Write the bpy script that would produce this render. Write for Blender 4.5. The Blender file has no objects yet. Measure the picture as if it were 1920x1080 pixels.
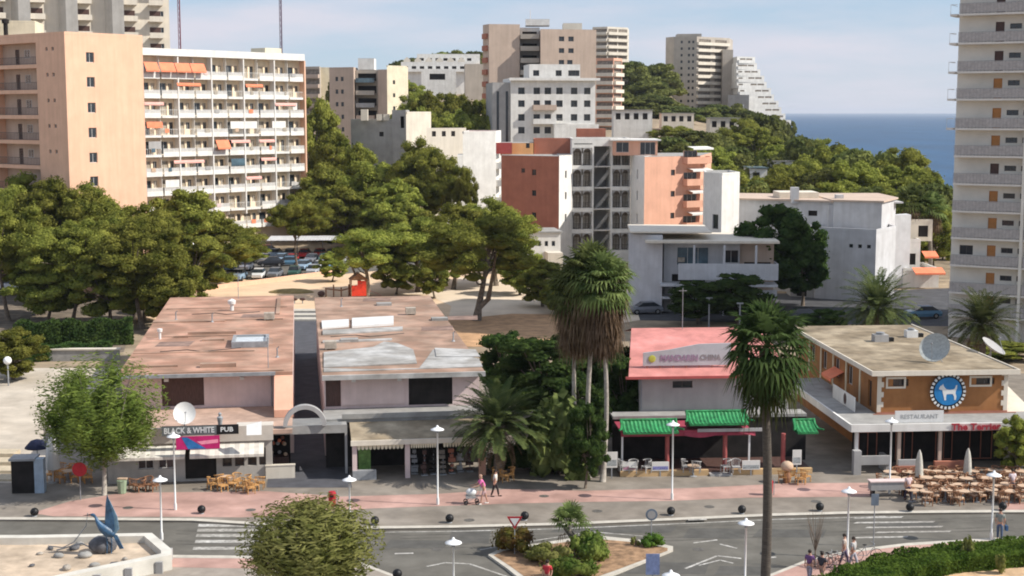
import bpy, math, random
import numpy as np
from mathutils import Vector, Matrix
R=math.radians
random.seed(7); rng=np.random.default_rng(7)
sc=bpy.context.scene
# ---------------------------------------------------------------- camera
HC=24.0; F=2700.0; TH=math.atan(328/2700); CT,ST=math.cos(TH),math.sin(TH)
cam=bpy.data.cameras.new('camera'); co=bpy.data.objects.new('camera',cam); sc.collection.objects.link(co)
co.location=(0,0,HC); co.rotation_euler=(math.pi/2-TH,0,0); cam.sensor_width=36; cam.lens=F/1920*36
cam.clip_start=.5; cam.clip_end=90000; sc.camera=co
# ---------------------------------------------------------------- light
SUN_EL,SUN_AZ=R(41),R(100)      # azimuth clockwise from +Y
w=bpy.data.worlds.new('World'); sc.world=w; w.use_nodes=True
nt=w.node_tree; nt.nodes.clear(); N=nt.nodes.new; L=nt.links.new
sky=N('ShaderNodeTexSky'); sky.sky_type='NISHITA'; sky.sun_disc=False; sky.sun_elevation=SUN_EL; sky.sun_rotation=SUN_AZ
sky.air_density=1.0; sky.dust_density=.15; sky.ozone_density=3.5
tc=N('ShaderNodeTexCoord'); mp=N('ShaderNodeMapping'); mp.inputs['Scale'].default_value=(1.6,1.6,9); mp.inputs['Location'].default_value=(.35,.2,.1)
cn=N('ShaderNodeTexNoise'); cn.inputs['Scale'].default_value=2.2; cn.inputs['Detail'].default_value=6; cn.inputs['Roughness'].default_value=.55
cr=N('ShaderNodeValToRGB'); cr.color_ramp.elements[0].position=.42; cr.color_ramp.elements[1].position=.64
cr.color_ramp.elements[1].color=(.8,.8,.8,1)
mx=N('ShaderNodeMix'); mx.data_type='RGBA'; mx.inputs[7].default_value=(5.7,5.5,6.1,1)
bg=N('ShaderNodeBackground'); bg.inputs['Strength'].default_value=.115; wo=N('ShaderNodeOutputWorld')
L(tc.outputs['Generated'],mp.inputs['Vector']); L(mp.outputs[0],cn.inputs['Vector']); L(cn.outputs['Fac'],cr.inputs['Fac'])
m0=N('ShaderNodeMix'); m0.data_type='RGBA'; m0.inputs[0].default_value=.75; m0.inputs[7].default_value=(3.4,4.35,5.7,1); L(sky.outputs[0],m0.inputs[6])
L(cr.outputs['Color'],mx.inputs[0]); L(m0.outputs[2],mx.inputs[6]); L(mx.outputs[2],bg.inputs['Color']); L(bg.outputs[0],wo.inputs['Surface'])
sl=bpy.data.lights.new('sun','SUN'); sl.energy=4.9; sl.angle=R(.5); sl.color=(1,.95,.87)
so=bpy.data.objects.new('sun',sl); sc.collection.objects.link(so)
sd=Vector((math.sin(SUN_AZ)*math.cos(SUN_EL),math.cos(SUN_AZ)*math.cos(SUN_EL),math.sin(SUN_EL)))
so.rotation_euler=sd.to_track_quat('Z','Y').to_euler(); so.location=(60,-60,120)
sc.cycles.filter_width=1.9
sc.view_settings.view_transform='Standard'; sc.view_settings.look='None'; sc.view_settings.exposure=.25; sc.view_settings.gamma=1
# ---------------------------------------------------------------- helpers
def ray(px,py):
    a=(px-960)/F; v=(540-py)/F
    return a, CT+v*ST, -ST+v*CT
def at(px,py,D):                 # point seen at a pixel at ground distance D
    a,dy,dz=ray(px,py); t=D/dy
    return Vector((a*t,D,HC+dz*t))
def gp(px,py,z=0):               # point at height z seen at a pixel
    a,dy,dz=ray(px,py); t=(z-HC)/dz
    return Vector((a*t,dy*t,z))
def X(px,D,z=0): return (px-960)/F*(D*CT+(HC-z)*ST)
def P(px,D,z=0): return Vector((X(px,D,z),D,0))
def Z(py,D): return at(960,py,D).z
def link(o): sc.collection.objects.link(o); return o
def tagp(o,label=None,cat=None,group=None,kind=None):
    if label: o['label']=label
    if cat: o['category']=cat
    if group: o['group']=group
    if kind: o['kind']=kind
    return o
def thing(name,label,cat,loc=(0,0,0),rz=0,group=None,scale=None):
    o=link(bpy.data.objects.new(name,None)); o.location=loc; o.rotation_euler=(0,0,rz); o.empty_display_size=.3
    if scale: o.scale=scale
    return tagp(o,label,cat,group)
def dup(o,parent=None,loc=None,rz=None,label=None,group=None,scale=None):
    c=o.copy(); link(c)
    if parent: c.parent=parent
    if loc is not None: c.location=loc
    if rz is not None: c.rotation_euler=(0,0,rz)
    if scale: c.scale=scale
    if label: c['label']=label
    if group: c['group']=group
    for ch in list(o.children): dup(ch,c)
    return c
class MB:
    def __init__(s): s.v=[]; s.f=[]; s.m=[]; s.M=None; s.mi=0; s.sm=False
    def add(s,vs,fs):
        b=len(s.v)
        if s.M is not None: vs=[s.M@Vector(p) for p in vs]
        s.v+= [tuple(p) for p in vs]; s.f+=[tuple(i+b for i in f) for f in fs]; s.m+=[s.mi]*len(fs); return s
    def box(s,x0,x1,y0,y1,z0,z1):
        return s.add([(x0,y0,z0),(x1,y0,z0),(x1,y1,z0),(x0,y1,z0),(x0,y0,z1),(x1,y0,z1),(x1,y1,z1),(x0,y1,z1)],
          [(0,3,2,1),(4,5,6,7),(0,1,5,4),(1,2,6,5),(2,3,7,6),(3,0,4,7)])
    def poly(s,pts): return s.add(pts,[tuple(range(len(pts)))])
    def prism(s,pts,z0,z1):
        n=len(pts); vs=[(p[0],p[1],z0) for p in pts]+[(p[0],p[1],z1) for p in pts]
        return s.add(vs,[tuple(range(n-1,-1,-1)),tuple(range(n,2*n))]+[(i,(i+1)%n,n+(i+1)%n,n+i) for i in range(n)])
    def tube(s,pts,rs,n=8,cap=True):
        pts=[Vector(p) for p in pts]
        if not hasattr(rs,'__len__'): rs=[rs]*len(pts)
        vs=[];fs=[]
        for i,p in enumerate(pts):
            d=(pts[min(i+1,len(pts)-1)]-pts[max(i-1,0)]).normalized()
            a=d.cross(Vector((0,0,1)) if abs(d.z)<.9 else Vector((1,0,0))).normalized(); b=d.cross(a)
            for k in range(n):
                t=2*math.pi*k/n; vs.append(p+(a*math.cos(t)+b*math.sin(t))*rs[i])
        for i in range(len(pts)-1):
            for k in range(n): fs.append((i*n+k,i*n+(k+1)%n,(i+1)*n+(k+1)%n,(i+1)*n+k))
        if cap: fs+=[tuple(range(n)),tuple(range(len(pts)*n-1,len(pts)*n-n-1,-1))]
        return s.add(vs,fs)
    def lathe(s,prof,c=(0,0,0),n=16):
        vs=[];fs=[];m=len(prof)
        for k in range(n):
            t=2*math.pi*k/n
            for r,z in prof: vs.append((c[0]+r*math.cos(t),c[1]+r*math.sin(t),c[2]+z))
        for k in range(n):
            for i in range(m-1):
                a=k*m+i;b=((k+1)%n)*m+i; fs.append((a,b,b+1,a+1))
        return s.add(vs,fs)
    def ell(s,c,r,n=10,m=6,j=0):
        if not hasattr(r,'__len__'): r=(r,r,r)
        vs=[];fs=[]
        for i in range(m+1):
            ph=math.pi*i/m
            for k in range(n):
                t=2*math.pi*k/n; q=1+random.uniform(-j,j)
                vs.append((c[0]+r[0]*q*math.sin(ph)*math.cos(t),c[1]+r[1]*q*math.sin(ph)*math.sin(t),c[2]+r[2]*q*math.cos(ph)))
        for i in range(m):
            for k in range(n): fs.append((i*n+k,(i+1)*n+k,(i+1)*n+(k+1)%n,i*n+(k+1)%n))
        return s.add(vs,fs)
    def wall(s,W,H,holes,d=.2):
        """wall in the local plane y=0 (seen from -y) with openings (u0,u1,v0,v1) and reveals going to y=+d"""
        xs=sorted({0,W}|{min(max(h[i],0),W) for h in holes for i in (0,1)}); zs=sorted({0,H}|{min(max(h[i],0),H) for h in holes for i in (2,3)})
        # merge rows into strips
        for j in range(len(zs)-1):
            zc=(zs[j]+zs[j+1])/2; start=None
            for i in range(len(xs)-1):
                xc=(xs[i]+xs[i+1])/2
                inside=any(h[0]<xc<h[1] and h[2]<zc<h[3] for h in holes)
                if not inside and start is None: start=xs[i]
                if (inside or i==len(xs)-2) and start is not None:
                    e=xs[i] if inside else xs[i+1]
                    s.add([(start,0,zs[j]),(e,0,zs[j]),(e,0,zs[j+1]),(start,0,zs[j+1])],[(0,1,2,3)]); start=None
        for h in holes:
            a,b,c,e=h[:4]; dd=h[5] if len(h)>5 else d
            s.add([(a,0,c),(b,0,c),(b,0,e),(a,0,e),(a,dd,c),(b,dd,c),(b,dd,e),(a,dd,e)],[(0,4,5,1),(1,5,6,2),(2,6,7,3),(3,7,4,0)])
        return s
    def mesh(s,name,mats):
        me=bpy.data.meshes.new(name); me.from_pydata(s.v,[],s.f)
        for m in (mats if isinstance(mats,(list,tuple)) else [mats]): me.materials.append(m)
        if any(s.m): me.polygons.foreach_set('material_index',s.m)
        if s.sm: me.polygons.foreach_set('use_smooth',[True]*len(s.f))
        me.update(); return me
    def obj(s,name,mats,parent=None,**k):
        o=link(bpy.data.objects.new(name,s.mesh(name,mats)))
        if parent: o.parent=parent
        return tagp(o,**k)
def put(me,name,parent,M=None,**k):
    o=link(bpy.data.objects.new(name,me)); o.parent=parent
    if M is not None: o.matrix_local=M
    return tagp(o,**k)
# ---------------------------------------------------------------- materials
MT={}
def mat(name,col,rough=.8,var=.12,scale=1.5,bump=0,spec=.3,metal=0,col2=None,coord='Object',stretch=(1,1,1),big=.0,dirt=0,streak=0):
    if name.endswith('_wall') and not streak: streak=.10
    if name in MT: return MT[name]
    m=bpy.data.materials.new(name); m.use_nodes=True; t=m.node_tree; b=t.nodes['Principled BSDF']
    n=t.nodes.new; l=t.links.new
    b.inputs['Roughness'].default_value=rough; b.inputs['Metallic'].default_value=metal; b.inputs['Specular IOR Level'].default_value=spec
    c=n('ShaderNodeTexCoord'); mpn=n('ShaderNodeMapping'); mpn.inputs['Scale'].default_value=stretch
    no=n('ShaderNodeTexNoise'); no.inputs['Scale'].default_value=scale; no.inputs['Detail'].default_value=8; no.inputs['Roughness'].default_value=.62
    l(c.outputs[coord],mpn.inputs['Vector']); l(mpn.outputs[0],no.inputs['Vector'])
    cr=n('ShaderNodeValToRGB'); e=cr.color_ramp.elements; e[0].position=.3; e[1].position=.7
    c2=col2 or tuple(x*(1-2*var) for x in col)
    e[0].color=(*c2,1); e[1].color=(*col,1) if col2 else (*[min(1,x*(1+var)) for x in col],1)
    l(no.outputs['Fac'],cr.inputs['Fac']); out=cr.outputs['Color']
    if dirt:
        n2=n('ShaderNodeTexNoise'); n2.inputs['Scale'].default_value=.35; n2.inputs['Detail'].default_value=5
        r2=n('ShaderNodeValToRGB'); r2.color_ramp.elements[0].position=.42; r2.color_ramp.elements[1].position=.62
        l(c.outputs[coord],n2.inputs['Vector']); l(n2.outputs['Fac'],r2.inputs['Fac'])
        mm=n('ShaderNodeMix'); mm.data_type='RGBA'; mm.blend_type='MULTIPLY'; mm.inputs[0].default_value=dirt
        l(out,mm.inputs[6]); l(r2.outputs['Color'],mm.inputs[7]); out=mm.outputs[2]
        r2.color_ramp.elements[0].color=(.5,.47,.43,1)
    if streak:
        m3=n('ShaderNodeMapping'); m3.inputs['Scale'].default_value=(1.6,1.6,.09); n3=n('ShaderNodeTexNoise'); n3.inputs['Scale'].default_value=1.0; n3.inputs['Detail'].default_value=7; n3.inputs['Roughness'].default_value=.7
        r3=n('ShaderNodeValToRGB'); r3.color_ramp.elements[0].position=.36; r3.color_ramp.elements[1].position=.6; r3.color_ramp.elements[0].color=(1-streak,1-streak*1.05,1-streak*1.15,1)
        l(c.outputs[coord],m3.inputs['Vector']); l(m3.outputs[0],n3.inputs['Vector']); l(n3.outputs['Fac'],r3.inputs['Fac'])
        mm=n('ShaderNodeMix'); mm.data_type='RGBA'; mm.blend_type='MULTIPLY'; mm.inputs[0].default_value=1; l(out,mm.inputs[6]); l(r3.outputs['Color'],mm.inputs[7]); out=mm.outputs[2]
    l(out,b.inputs['Base Color'])
    if bump:
        bp=n('ShaderNodeBump'); bp.inputs['Strength'].default_value=bump; bp.inputs['Distance'].default_value=.05
        l(no.outputs['Fac'],bp.inputs['Height']); l(bp.outputs[0],b.inputs['Normal'])
    MT[name]=m; return m
def leafmat(name,c1,c2,scale=.5,rnd=.36,trans=.38):
    m=bpy.data.materials.new(name); m.use_nodes=True; t=m.node_tree; t.nodes.clear(); n=t.nodes.new; l=t.links.new
    c=n('ShaderNodeTexCoord'); no=n('ShaderNodeTexNoise'); no.inputs['Scale'].default_value=scale; no.inputs['Detail'].default_value=4
    l(c.outputs['Object'],no.inputs['Vector'])
    cr=n('ShaderNodeValToRGB'); cr.color_ramp.elements[0].position=.35; cr.color_ramp.elements[1].position=.65
    cr.color_ramp.elements[0].color=(*c1,1); cr.color_ramp.elements[1].color=(*c2,1); l(no.outputs['Fac'],cr.inputs['Fac'])
    oi=n('ShaderNodeObjectInfo'); mr=n('ShaderNodeMapRange'); mr.inputs[3].default_value=1-rnd; mr.inputs[4].default_value=1+rnd*.6
    l(oi.outputs['Random'],mr.inputs[0]); hs=n('ShaderNodeHueSaturation'); l(mr.outputs[0],hs.inputs['Value']); l(cr.outputs[0],hs.inputs['Color'])
    mh=n('ShaderNodeMapRange'); mh.inputs[3].default_value=.485; mh.inputs[4].default_value=.512; l(oi.outputs['Random'],mh.inputs[0]); l(mh.outputs[0],hs.inputs['Hue'])
    d=n('ShaderNodeBsdfDiffuse'); tr=n('ShaderNodeBsdfTranslucent'); ms=n('ShaderNodeMixShader'); ms.inputs[0].default_value=trans
    l(hs.outputs[0],d.inputs[0]); l(hs.outputs[0],tr.inputs[0]); l(d.outputs[0],ms.inputs[1]); l(tr.outputs[0],ms.inputs[2])
    o=n('ShaderNodeOutputMaterial'); l(ms.outputs[0],o.inputs[0]); return m
M_pine=leafmat('pine_leaf',(.12,.145,.030),(.36,.37,.08),.5)
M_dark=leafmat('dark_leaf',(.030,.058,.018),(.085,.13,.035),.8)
M_olive=leafmat('olive_leaf',(.13,.15,.04),(.30,.30,.10),.9,.2)
M_shrub=leafmat('shrub_leaf',(.07,.12,.025),(.22,.25,.06),1.2)
M_hedge=leafmat('hedge_leaf',(.05,.10,.018),(.14,.22,.04),1.0)
M_far=leafmat('far_leaf',(.10,.125,.04),(.27,.28,.085),.12)
M_palm=leafmat('palm_leaf',(.045,.065,.024),(.14,.16,.055),1.0)
M_fan=leafmat('fan_leaf',(.07,.10,.03),(.21,.25,.085),1.0)
M_pdead=leafmat('dead_palm_leaf',(.13,.09,.05),(.30,.22,.14),1.5)
M_bark=mat('bark',(.20,.155,.115),.9,.3,3,.6)
M_barkp=mat('palm_bark',(.22,.19,.155),.9,.3,4,.5,stretch=(1,1,3))
M_barkpale=mat('pale_bark',(.38,.34,.29),.9,.2,4,.5)
M_white=mat('white_wall',(.80,.78,.735),.85,.05,.7,dirt=.12)
M_shadew=mat('shade_greyed_white_wall',(.60,.60,.615),.85,.05,.7,dirt=.15)  # white lowered in the colour to deepen shade on the villa and long building
M_cream=mat('cream_wall',(.78,.70,.52),.85,.05,.7,dirt=.1)
M_peach=mat('peach_wall',(.80,.50,.345),.85,.04,.5,dirt=.08)
M_salmon=mat('salmon_wall',(.78,.43,.30),.85,.05,.5,dirt=.1)
M_terra=mat('terracotta_wall',(.43,.17,.11),.85,.08,.6,dirt=.1)
M_beige=mat('beige_wall',(.58,.45,.36),.85,.06,.3,dirt=.1)
M_beige2=mat('beige_grey_wall',(.50,.44,.37),.85,.06,.3,dirt=.1)
M_ivory=mat('ivory_wall',(.74,.67,.56),.85,.05,.4,dirt=.08)
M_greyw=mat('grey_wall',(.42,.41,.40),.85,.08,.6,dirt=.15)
M_pinkw=mat('pinkish_wall',(.74,.59,.56),.85,.06,.8,dirt=.15)
M_glass=mat('window_glass',(.035,.042,.05),.12,.3,.6,spec=.6)
M_glassb=mat('blue_glass',(.10,.16,.20),.15,.3,.6,spec=.6)
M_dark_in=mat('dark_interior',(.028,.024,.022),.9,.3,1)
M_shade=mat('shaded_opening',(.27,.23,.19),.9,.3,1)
M_brownd=mat('brown_door',(.10,.055,.045),.6,.2,2,stretch=(6,1,1))
M_curtain=mat('curtain',(.45,.40,.33),.9,.2,3)
M_frame=mat('window_frame',(.62,.60,.57),.6,.05,2)
M_conc=mat('concrete',(.36,.35,.33),.9,.14,1.2,.3,dirt=.25)
M_slab=mat('balcony_slab',(.70,.66,.60),.85,.06,1)
M_railm=mat('mid_grey_railing',(.34,.32,.31),.6,.1,2)
M_rail=mat('railing_metal',(.55,.53,.50),.5,.1,2)
M_raild=mat('dark_railing',(.10,.09,.085),.5,.2,2)
M_orange=mat('orange_awning',(.85,.25,.13),.8,.08,1)
M_metalw=mat('white_metal',(.72,.72,.70),.4,.05,2)
M_metalg=mat('grey_metal',(.30,.31,.32),.45,.15,2)
M_black=mat('black_paint',(.012,.012,.013),.5,.2,3)
M_red=mat('red_paint',(.42,.02,.03),.45,.15,3)
M_wood=mat('wicker',(.55,.30,.11),.8,.3,14)
M_wood2=mat('brown_wicker',(.30,.15,.08),.8,.3,14)
M_cush=mat('cream_cushion',(.56,.40,.28),.9,.1,6)
M_skin=mat('skin',(.50,.28,.20),.6,.1,5)
M_hair=mat('hair',(.03,.02,.015),.7,.2,9)
M_tyre=mat('tyre',(.02,.02,.02),.8,.2,5)
M_chrome=mat('rim_metal',(.5,.5,.5),.3,.1,4,metal=.8)
# ---------------------------------------------------------------- numpy leaves
def npmesh(name,V,Q,mats,mi=None):
    me=bpy.data.meshes.new(name); nq=len(Q); me.vertices.add(len(V)); me.vertices.foreach_set('co',np.asarray(V,np.float32).ravel())
    me.loops.add(nq*4); me.loops.foreach_set('vertex_index',np.asarray(Q,np.int32).ravel())
    me.polygons.add(nq); me.polygons.foreach_set('loop_start',np.arange(0,nq*4,4,dtype=np.int32))
    for m in mats: me.materials.append(m)
    if mi is not None: me.polygons.foreach_set('material_index',np.asarray(mi,np.int32))
    me.update(calc_edges=True); me.validate(); return me
def unit(a): return a/np.maximum(np.linalg.norm(a,axis=1,keepdims=True),1e-6)
def leafquads(C,Nn,size,asp=1.0,jit=.8,up=0):
    n=len(C); nn=unit(Nn+rng.normal(0,jit,(n,3))*.6); t=unit(np.cross(nn,rng.normal(0,1,(n,3))+np.array([0,0,up]))); b=np.cross(nn,t)
    s=size*rng.uniform(.6,1.3,(n,1)); t=t*s; b=b*s*asp
    if up: t,b=b,t
    V=np.stack([C-t*.5,C+b*.5,C+t*.5,C-b*.5],1).reshape(-1,3)   # diamond leaf
    return V,np.arange(4*n).reshape(n,4)
def clumpset(cl,nl,size,asp=1,jit=.8,core=.72,lo=-.35,up=0):
    """leaf quads on the shells of ellipsoid clumps; every clump has a rough core so that it hides what lies behind"""
    Vs=[];Qs=[];off=0
    for (c,r) in cl:
        r=np.array(r); n=max(12,int(nl*(r.prod())**(2/3)))
        d=unit(rng.normal(0,1,(n*2,3))); d=d[d[:,2]>lo][:n]; n=len(d)
        lump=1+.13*np.sin(d[:,[0]]*7+c[0])*np.cos(d[:,[1]]*6+c[2]*3)
        k=rng.uniform(.72,1.08,(n,1))*lump*(1+.35*(rng.random((n,1))<.10)*rng.random((n,1)))
        V,Q=leafquads(np.array(c)+d*r*k,d/r,size,asp,jit,up); Vs.append(V); Qs.append(Q+off); off+=len(V)
        if core:
            b=MB(); b.ell((0,0,0),1,8,6,.12); V=np.array(b.v)*r*core+np.array(c); Q=np.array([f for f in b.f]); Vs.append(V); Qs.append(Q+off); off+=len(V)
    return np.concatenate(Vs),np.concatenate(Qs)
# ---------------------------------------------------------------- vegetation builders (each returns the meshes; trees share them by copies)
def pine_meshes(name,H=16,Rr=6,base=.42,ncl=46,leaf=.24,nl=150,lm=None,seed=1,dome=.75,lean=.6,trunkr=.28,fork=False,tm=None,core=.72,cs=(.17,.30)):
    global rng; rng=np.random.default_rng(seed); random.seed(seed)
    zb=H*base; cl=[]; hh=H-zb
    while len(cl)<ncl:
        x,y,z=rng.uniform(-1,1,3)
        rr=math.hypot(x,y)
        if rr>1: continue
        zz=(z+1)/2
        lim=math.sqrt(max(0,1-((zz-.35)/(.65 if zz>.35 else .42))**2))
        if rr>lim or (rr<lim*.45 and zz<dome and rng.random()<.8): continue
        r=Rr*rng.uniform(*cs); ang=math.atan2(y,x); wob=1+.16*math.sin(3*ang+seed)+.10*math.sin(5*ang+seed*2)
        cl.append(((x*(Rr-r*.8)*wob,y*(Rr-r*.8)*wob,zb+r*.6+zz*(hh-1.5*r)),(r,r,r*.8)))
    V,Q=clumpset(cl,nl,leaf,core=core)
    crown=npmesh(name+'_crown',V,Q,[lm or M_pine])
    t=MB(); t.sm=True
    top=zb+hh*.45; n=7; pts=[];rs=[]; ph=rng.uniform(0,6)
    for i in range(n):
        k=i/(n-1); pts.append((lean*math.sin(k*2.2+ph)-lean*math.sin(ph),lean*math.cos(k*2.6+ph)-lean*math.cos(ph),k*top)); rs.append(trunkr*(1-.68*k)*(1.35 if i==0 else 1))
    t.tube(pts,rs,9)
    if fork: t.tube([pts[1],(pts[1][0]-1.0,pts[1][1],zb*.55),(pts[1][0]-1.5,pts[1][1]+.5,zb*.8),(-2.6,1,zb+hh*.4)],[trunkr*.9,trunkr*.7,trunkr*.55,.07],8)
    for c,r in random.sample(cl,min(len(cl),16)):
        k=random.uniform(.45,.85); i=min(int(k*(n-1)),n-2); s=Vector(pts[i]).lerp(Vector(pts[i+1]),k*(n-1)-i); e=Vector(c)
        mid=s.lerp(e,.5)+Vector((0,0,-.4)); t.tube([s,mid,e],[trunkr*.42,trunkr*.28,.04],6)
    return crown,t.mesh(name+'_trunk',tm or M_bark),H,Rr
def tree(lib,name,label,D,px,topy=None,H=None,r=None,z0=0,rz=None,group=None,cat='tree'):
    crown,trunk,H0,R0=lib
    if H is None: H=Z(topy,D)-z0
    s=(r or R0*H/H0)/R0; sz=H/H0
    o=thing(name,label,cat,(X(px,D,z0+H*.7),D,z0),rz if rz is not None else random.uniform(0,6.28),group,(s,s,sz))
    put(crown,'crown',o); put(trunk,'trunk',o); return o
def fan_frond(V,Q,base,az,el,Lp,Rb,seg=15,droop=.5,w=.055):
    """petiole plus a fan blade of narrow folded segments"""
    d=np.array([math.cos(az)*math.cos(el),math.sin(az)*math.cos(el),math.sin(el)]); side=np.array([-math.sin(az),math.cos(az),0]); upv=np.cross(d,side)
    if upv[2]<0: upv=-upv
    e=base+d*Lp; e[2]-=droop*.12*Lp
    def quad(a,b,c,dd):
        n=len(V); V.extend([a,b,c,dd]); Q.append((n,n+1,n+2,n+3))
    quad(base-side*.03,base+side*.03,e+side*.02,e-side*.02)
    for i in range(seg):
        a=(i/(seg-1)-.5)*math.radians(230); rr=Rb*(1-.25*abs(a)/2)*random.uniform(.9,1.05)
        v=d*math.cos(a)+side*math.sin(a); pv=-d*math.sin(a)+side*math.cos(a)
        p1=e+v*rr*.55+upv*.10*rr; p2=e+v*rr; p2=p2-np.array([0,0,1])*droop*rr*random.uniform(.3,.8)+upv*.02
        ww=w*Rb*1.25
        quad(e,p1-pv*ww+upv*.02,p1,p1+pv*ww); quad(p1-pv*ww,p2,p2+pv*.01,p1+pv*ww)
def pinnate(V,Q,base,az,el,L,droop=1.0,nl=34,lw=.06,ll=.5):
    p=np.array(base,float); n=14; pts=[]; e=el
    for i in range(n):
        pts.append(p.copy()); d=np.array([math.cos(az)*math.cos(e),math.sin(az)*math.cos(e),math.sin(e)]); p=p+d*L/n; e-=droop*(.35+i/n)*1.5/n
    side=np.array([-math.sin(az),math.cos(az),0])
    def quad(a,b,c,dd):
        m=len(V); V.extend([a,b,c,dd]); Q.append((m,m+1,m+2,m+3))
    for i in range(n-1):
        k=.03*(1-i/n)+.008; quad(pts[i]-side*k,pts[i]+side*k,pts[i+1]+side*k,pts[i+1]-side*k)
    for j in range(nl):
        k=.14+.86*j/nl; f=k*(n-1); i=min(int(f),n-2); q=pts[i]+(pts[i+1]-pts[i])*(f-i); d=pts[i+1]-pts[i]; d=d/np.linalg.norm(d)
        l=ll*math.sin(math.pi*min(1,.25+k*.72))**.7*random.uniform(.85,1.1)
        for s in (-1,1):
            v=d*.62+side*s*.8+np.array([0,0,.18-.5*random.random()*.6]); v=v/np.linalg.norm(v)
            quad(q,q+v*l*.5+d*lw,q+v*l,q+v*l*.5-d*lw)
def date_palm(H,L,nf,seed,dead=10,tr=.32):
    random.seed(seed); V=[];Q=[]
    for i in range(nf):
        k=i/nf; az=i*2.39996+random.uniform(-.15,.15); el=math.radians(84-100*k**.85+random.uniform(-6,6)); pinnate(V,Q,(0,0,H),az,el,L*random.uniform(.85,1.05)*(1-.08*k),droop=random.uniform(.75,1.2),ll=.13*L)
    crown=npmesh('date_palm_crown',V,Q,[M_palm]); V=[];Q=[]
    for i in range(dead): pinnate(V,Q,(0,0,H-.15),i*2.39996,math.radians(-38+random.uniform(-10,10)),L*.7,droop=.9,nl=16,ll=.09*L)
    dd=npmesh('date_palm_dead',V,Q,[M_pdead]) if dead else None
    t=MB(); m=max(4,int(H/.35)); pts=[];rs=[]
    for i in range(m+1): pts.append((.15*math.sin(i*.4),0,H*i/m)); rs.append(tr*(1.15-.2*i/m)*(1.08 if i%2 else .94)*(1.25 if i==m-1 else 1))
    t.tube(pts,rs,12); return crown,t.mesh('date_palm_trunk',M_barkp),dd
def fan_palm(H,Rb,nf,seed,skirt=3.0,nd=70,tr=.2,lp=1.0,base_el=82,span=112,tm=None,dm=None,lm=None):
    random.seed(seed); V=[];Q=[]
    for i in range(nf):
        k=i/nf; az=i*2.39996; el=math.radians(base_el-span*k+random.uniform(-8,8)); fan_frond(V,Q,np.array([0,0,H]),az,el,lp*random.uniform(.8,1.15),Rb*random.uniform(.8,1.05),droop=.25+.5*k)
    crown=npmesh('fan_palm_crown',V,Q,[lm or M_fan]); V=[];Q=[]
    for i in range(nd):
        k=i/nd; az=i*2.39996; fan_frond(V,Q,np.array([math.cos(az)*.1,math.sin(az)*.1,H-.2-skirt*.62*k]),az,math.radians(-34-42*k+random.uniform(-16,14)),lp*random.uniform(.5,1.0),Rb*random.uniform(.6,.95),seg=11,droop=1.1,w=.045)
    dd=npmesh('fan_palm_dead',V,Q,[dm or M_pdead]) if nd else None
    t=MB(); t.sm=True; m=12; t.tube([(.25*math.sin(i*.35),.1*math.sin(i*.5),H*i/m) for i in range(m+1)],[tr*(1.5 if i==0 else 1.15-.35*i/m) for i in range(m+1)],12)
    return crown,t.mesh('fan_palm_trunk',tm or M_barkp),dd
def palm(lib,name,label,loc,rz=0,scale=1,group=None):
    o=thing(name,label,'palm tree',loc,rz,group,(scale,)*3)
    put(lib[0],'crown',o); put(lib[1],'trunk',o)
    if lib[2]: put(lib[2],'dead_leaf_skirt',o)
    return o
def bush(name,label,loc,rx,ry,rz,seed,lm=None,leaf=.16,nl=330,ncl=16,cat='shrub',group=None,asp=1.,up=0,rot=0):
    global rng; rng=np.random.default_rng(seed); random.seed(seed); cl=[]
    for i in range(ncl):
        a=rng.uniform(0,6.28); q=math.sqrt(rng.random())*.72; k=rng.uniform(.25,.42); zz=rng.uniform(.25,.72)*(1-.45*q)
        cl.append(((math.cos(a)*q*rx,math.sin(a)*q*ry,zz*rz),(k*rx,k*ry,k*rz*.9)))
    V,Q=clumpset(cl,nl,leaf,asp=asp,lo=-.6,up=up)
    o=thing(name,label,cat,loc,rot,group); put(npmesh(name+'_foliage',V,Q,[lm or M_shrub]),'foliage',o)
    b=MB()
    for i in range(5):
        a=i*1.26; b.tube([(0,0,0),(math.cos(a)*rx*.3,math.sin(a)*ry*.3,rz*.55)],[.05,.02],6)
    b.obj('stem',M_bark,o); return o
# ---------------------------------------------------------------- building helper
WC={}
def winmesh(w,h,far,fm=None,gm=None,bars=1):
    k=(round(w,2),round(h,2),far,(fm or M_frame).name,(gm or M_glass).name,bars)
    if k in WC: return WC[k]
    t=.05 if h<2.4 else .06; f=MB()
    f.box(0,w,0,.06,0,t); f.box(0,w,0,.06,h-t,h); f.box(0,t,.001,.059,t,h-t); f.box(w-t,w,.001,.059,t,h-t)
    for i in range(bars): x=w*(i+1)/(bars+1); f.box(x-t*.5,x+t*.5,.002,.058,t,h-t)
    if far:
        f.mi=1; f.add([(t,.03,t),(w-t,.03,t),(w-t,.03,h-t),(t,.03,h-t)],[(0,1,2,3)]); WC[k]=(f.mesh('window',[fm or M_frame,gm or M_glass]),None); return WC[k]
    g=MB(); g.box(t*.9,w-t*.9,.025,.035,t*.9,h-t*.9)
    WC[k]=(f.mesh('window',[fm or M_frame]),g.mesh('pane',[gm or M_glass])); return WC[k]
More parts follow.
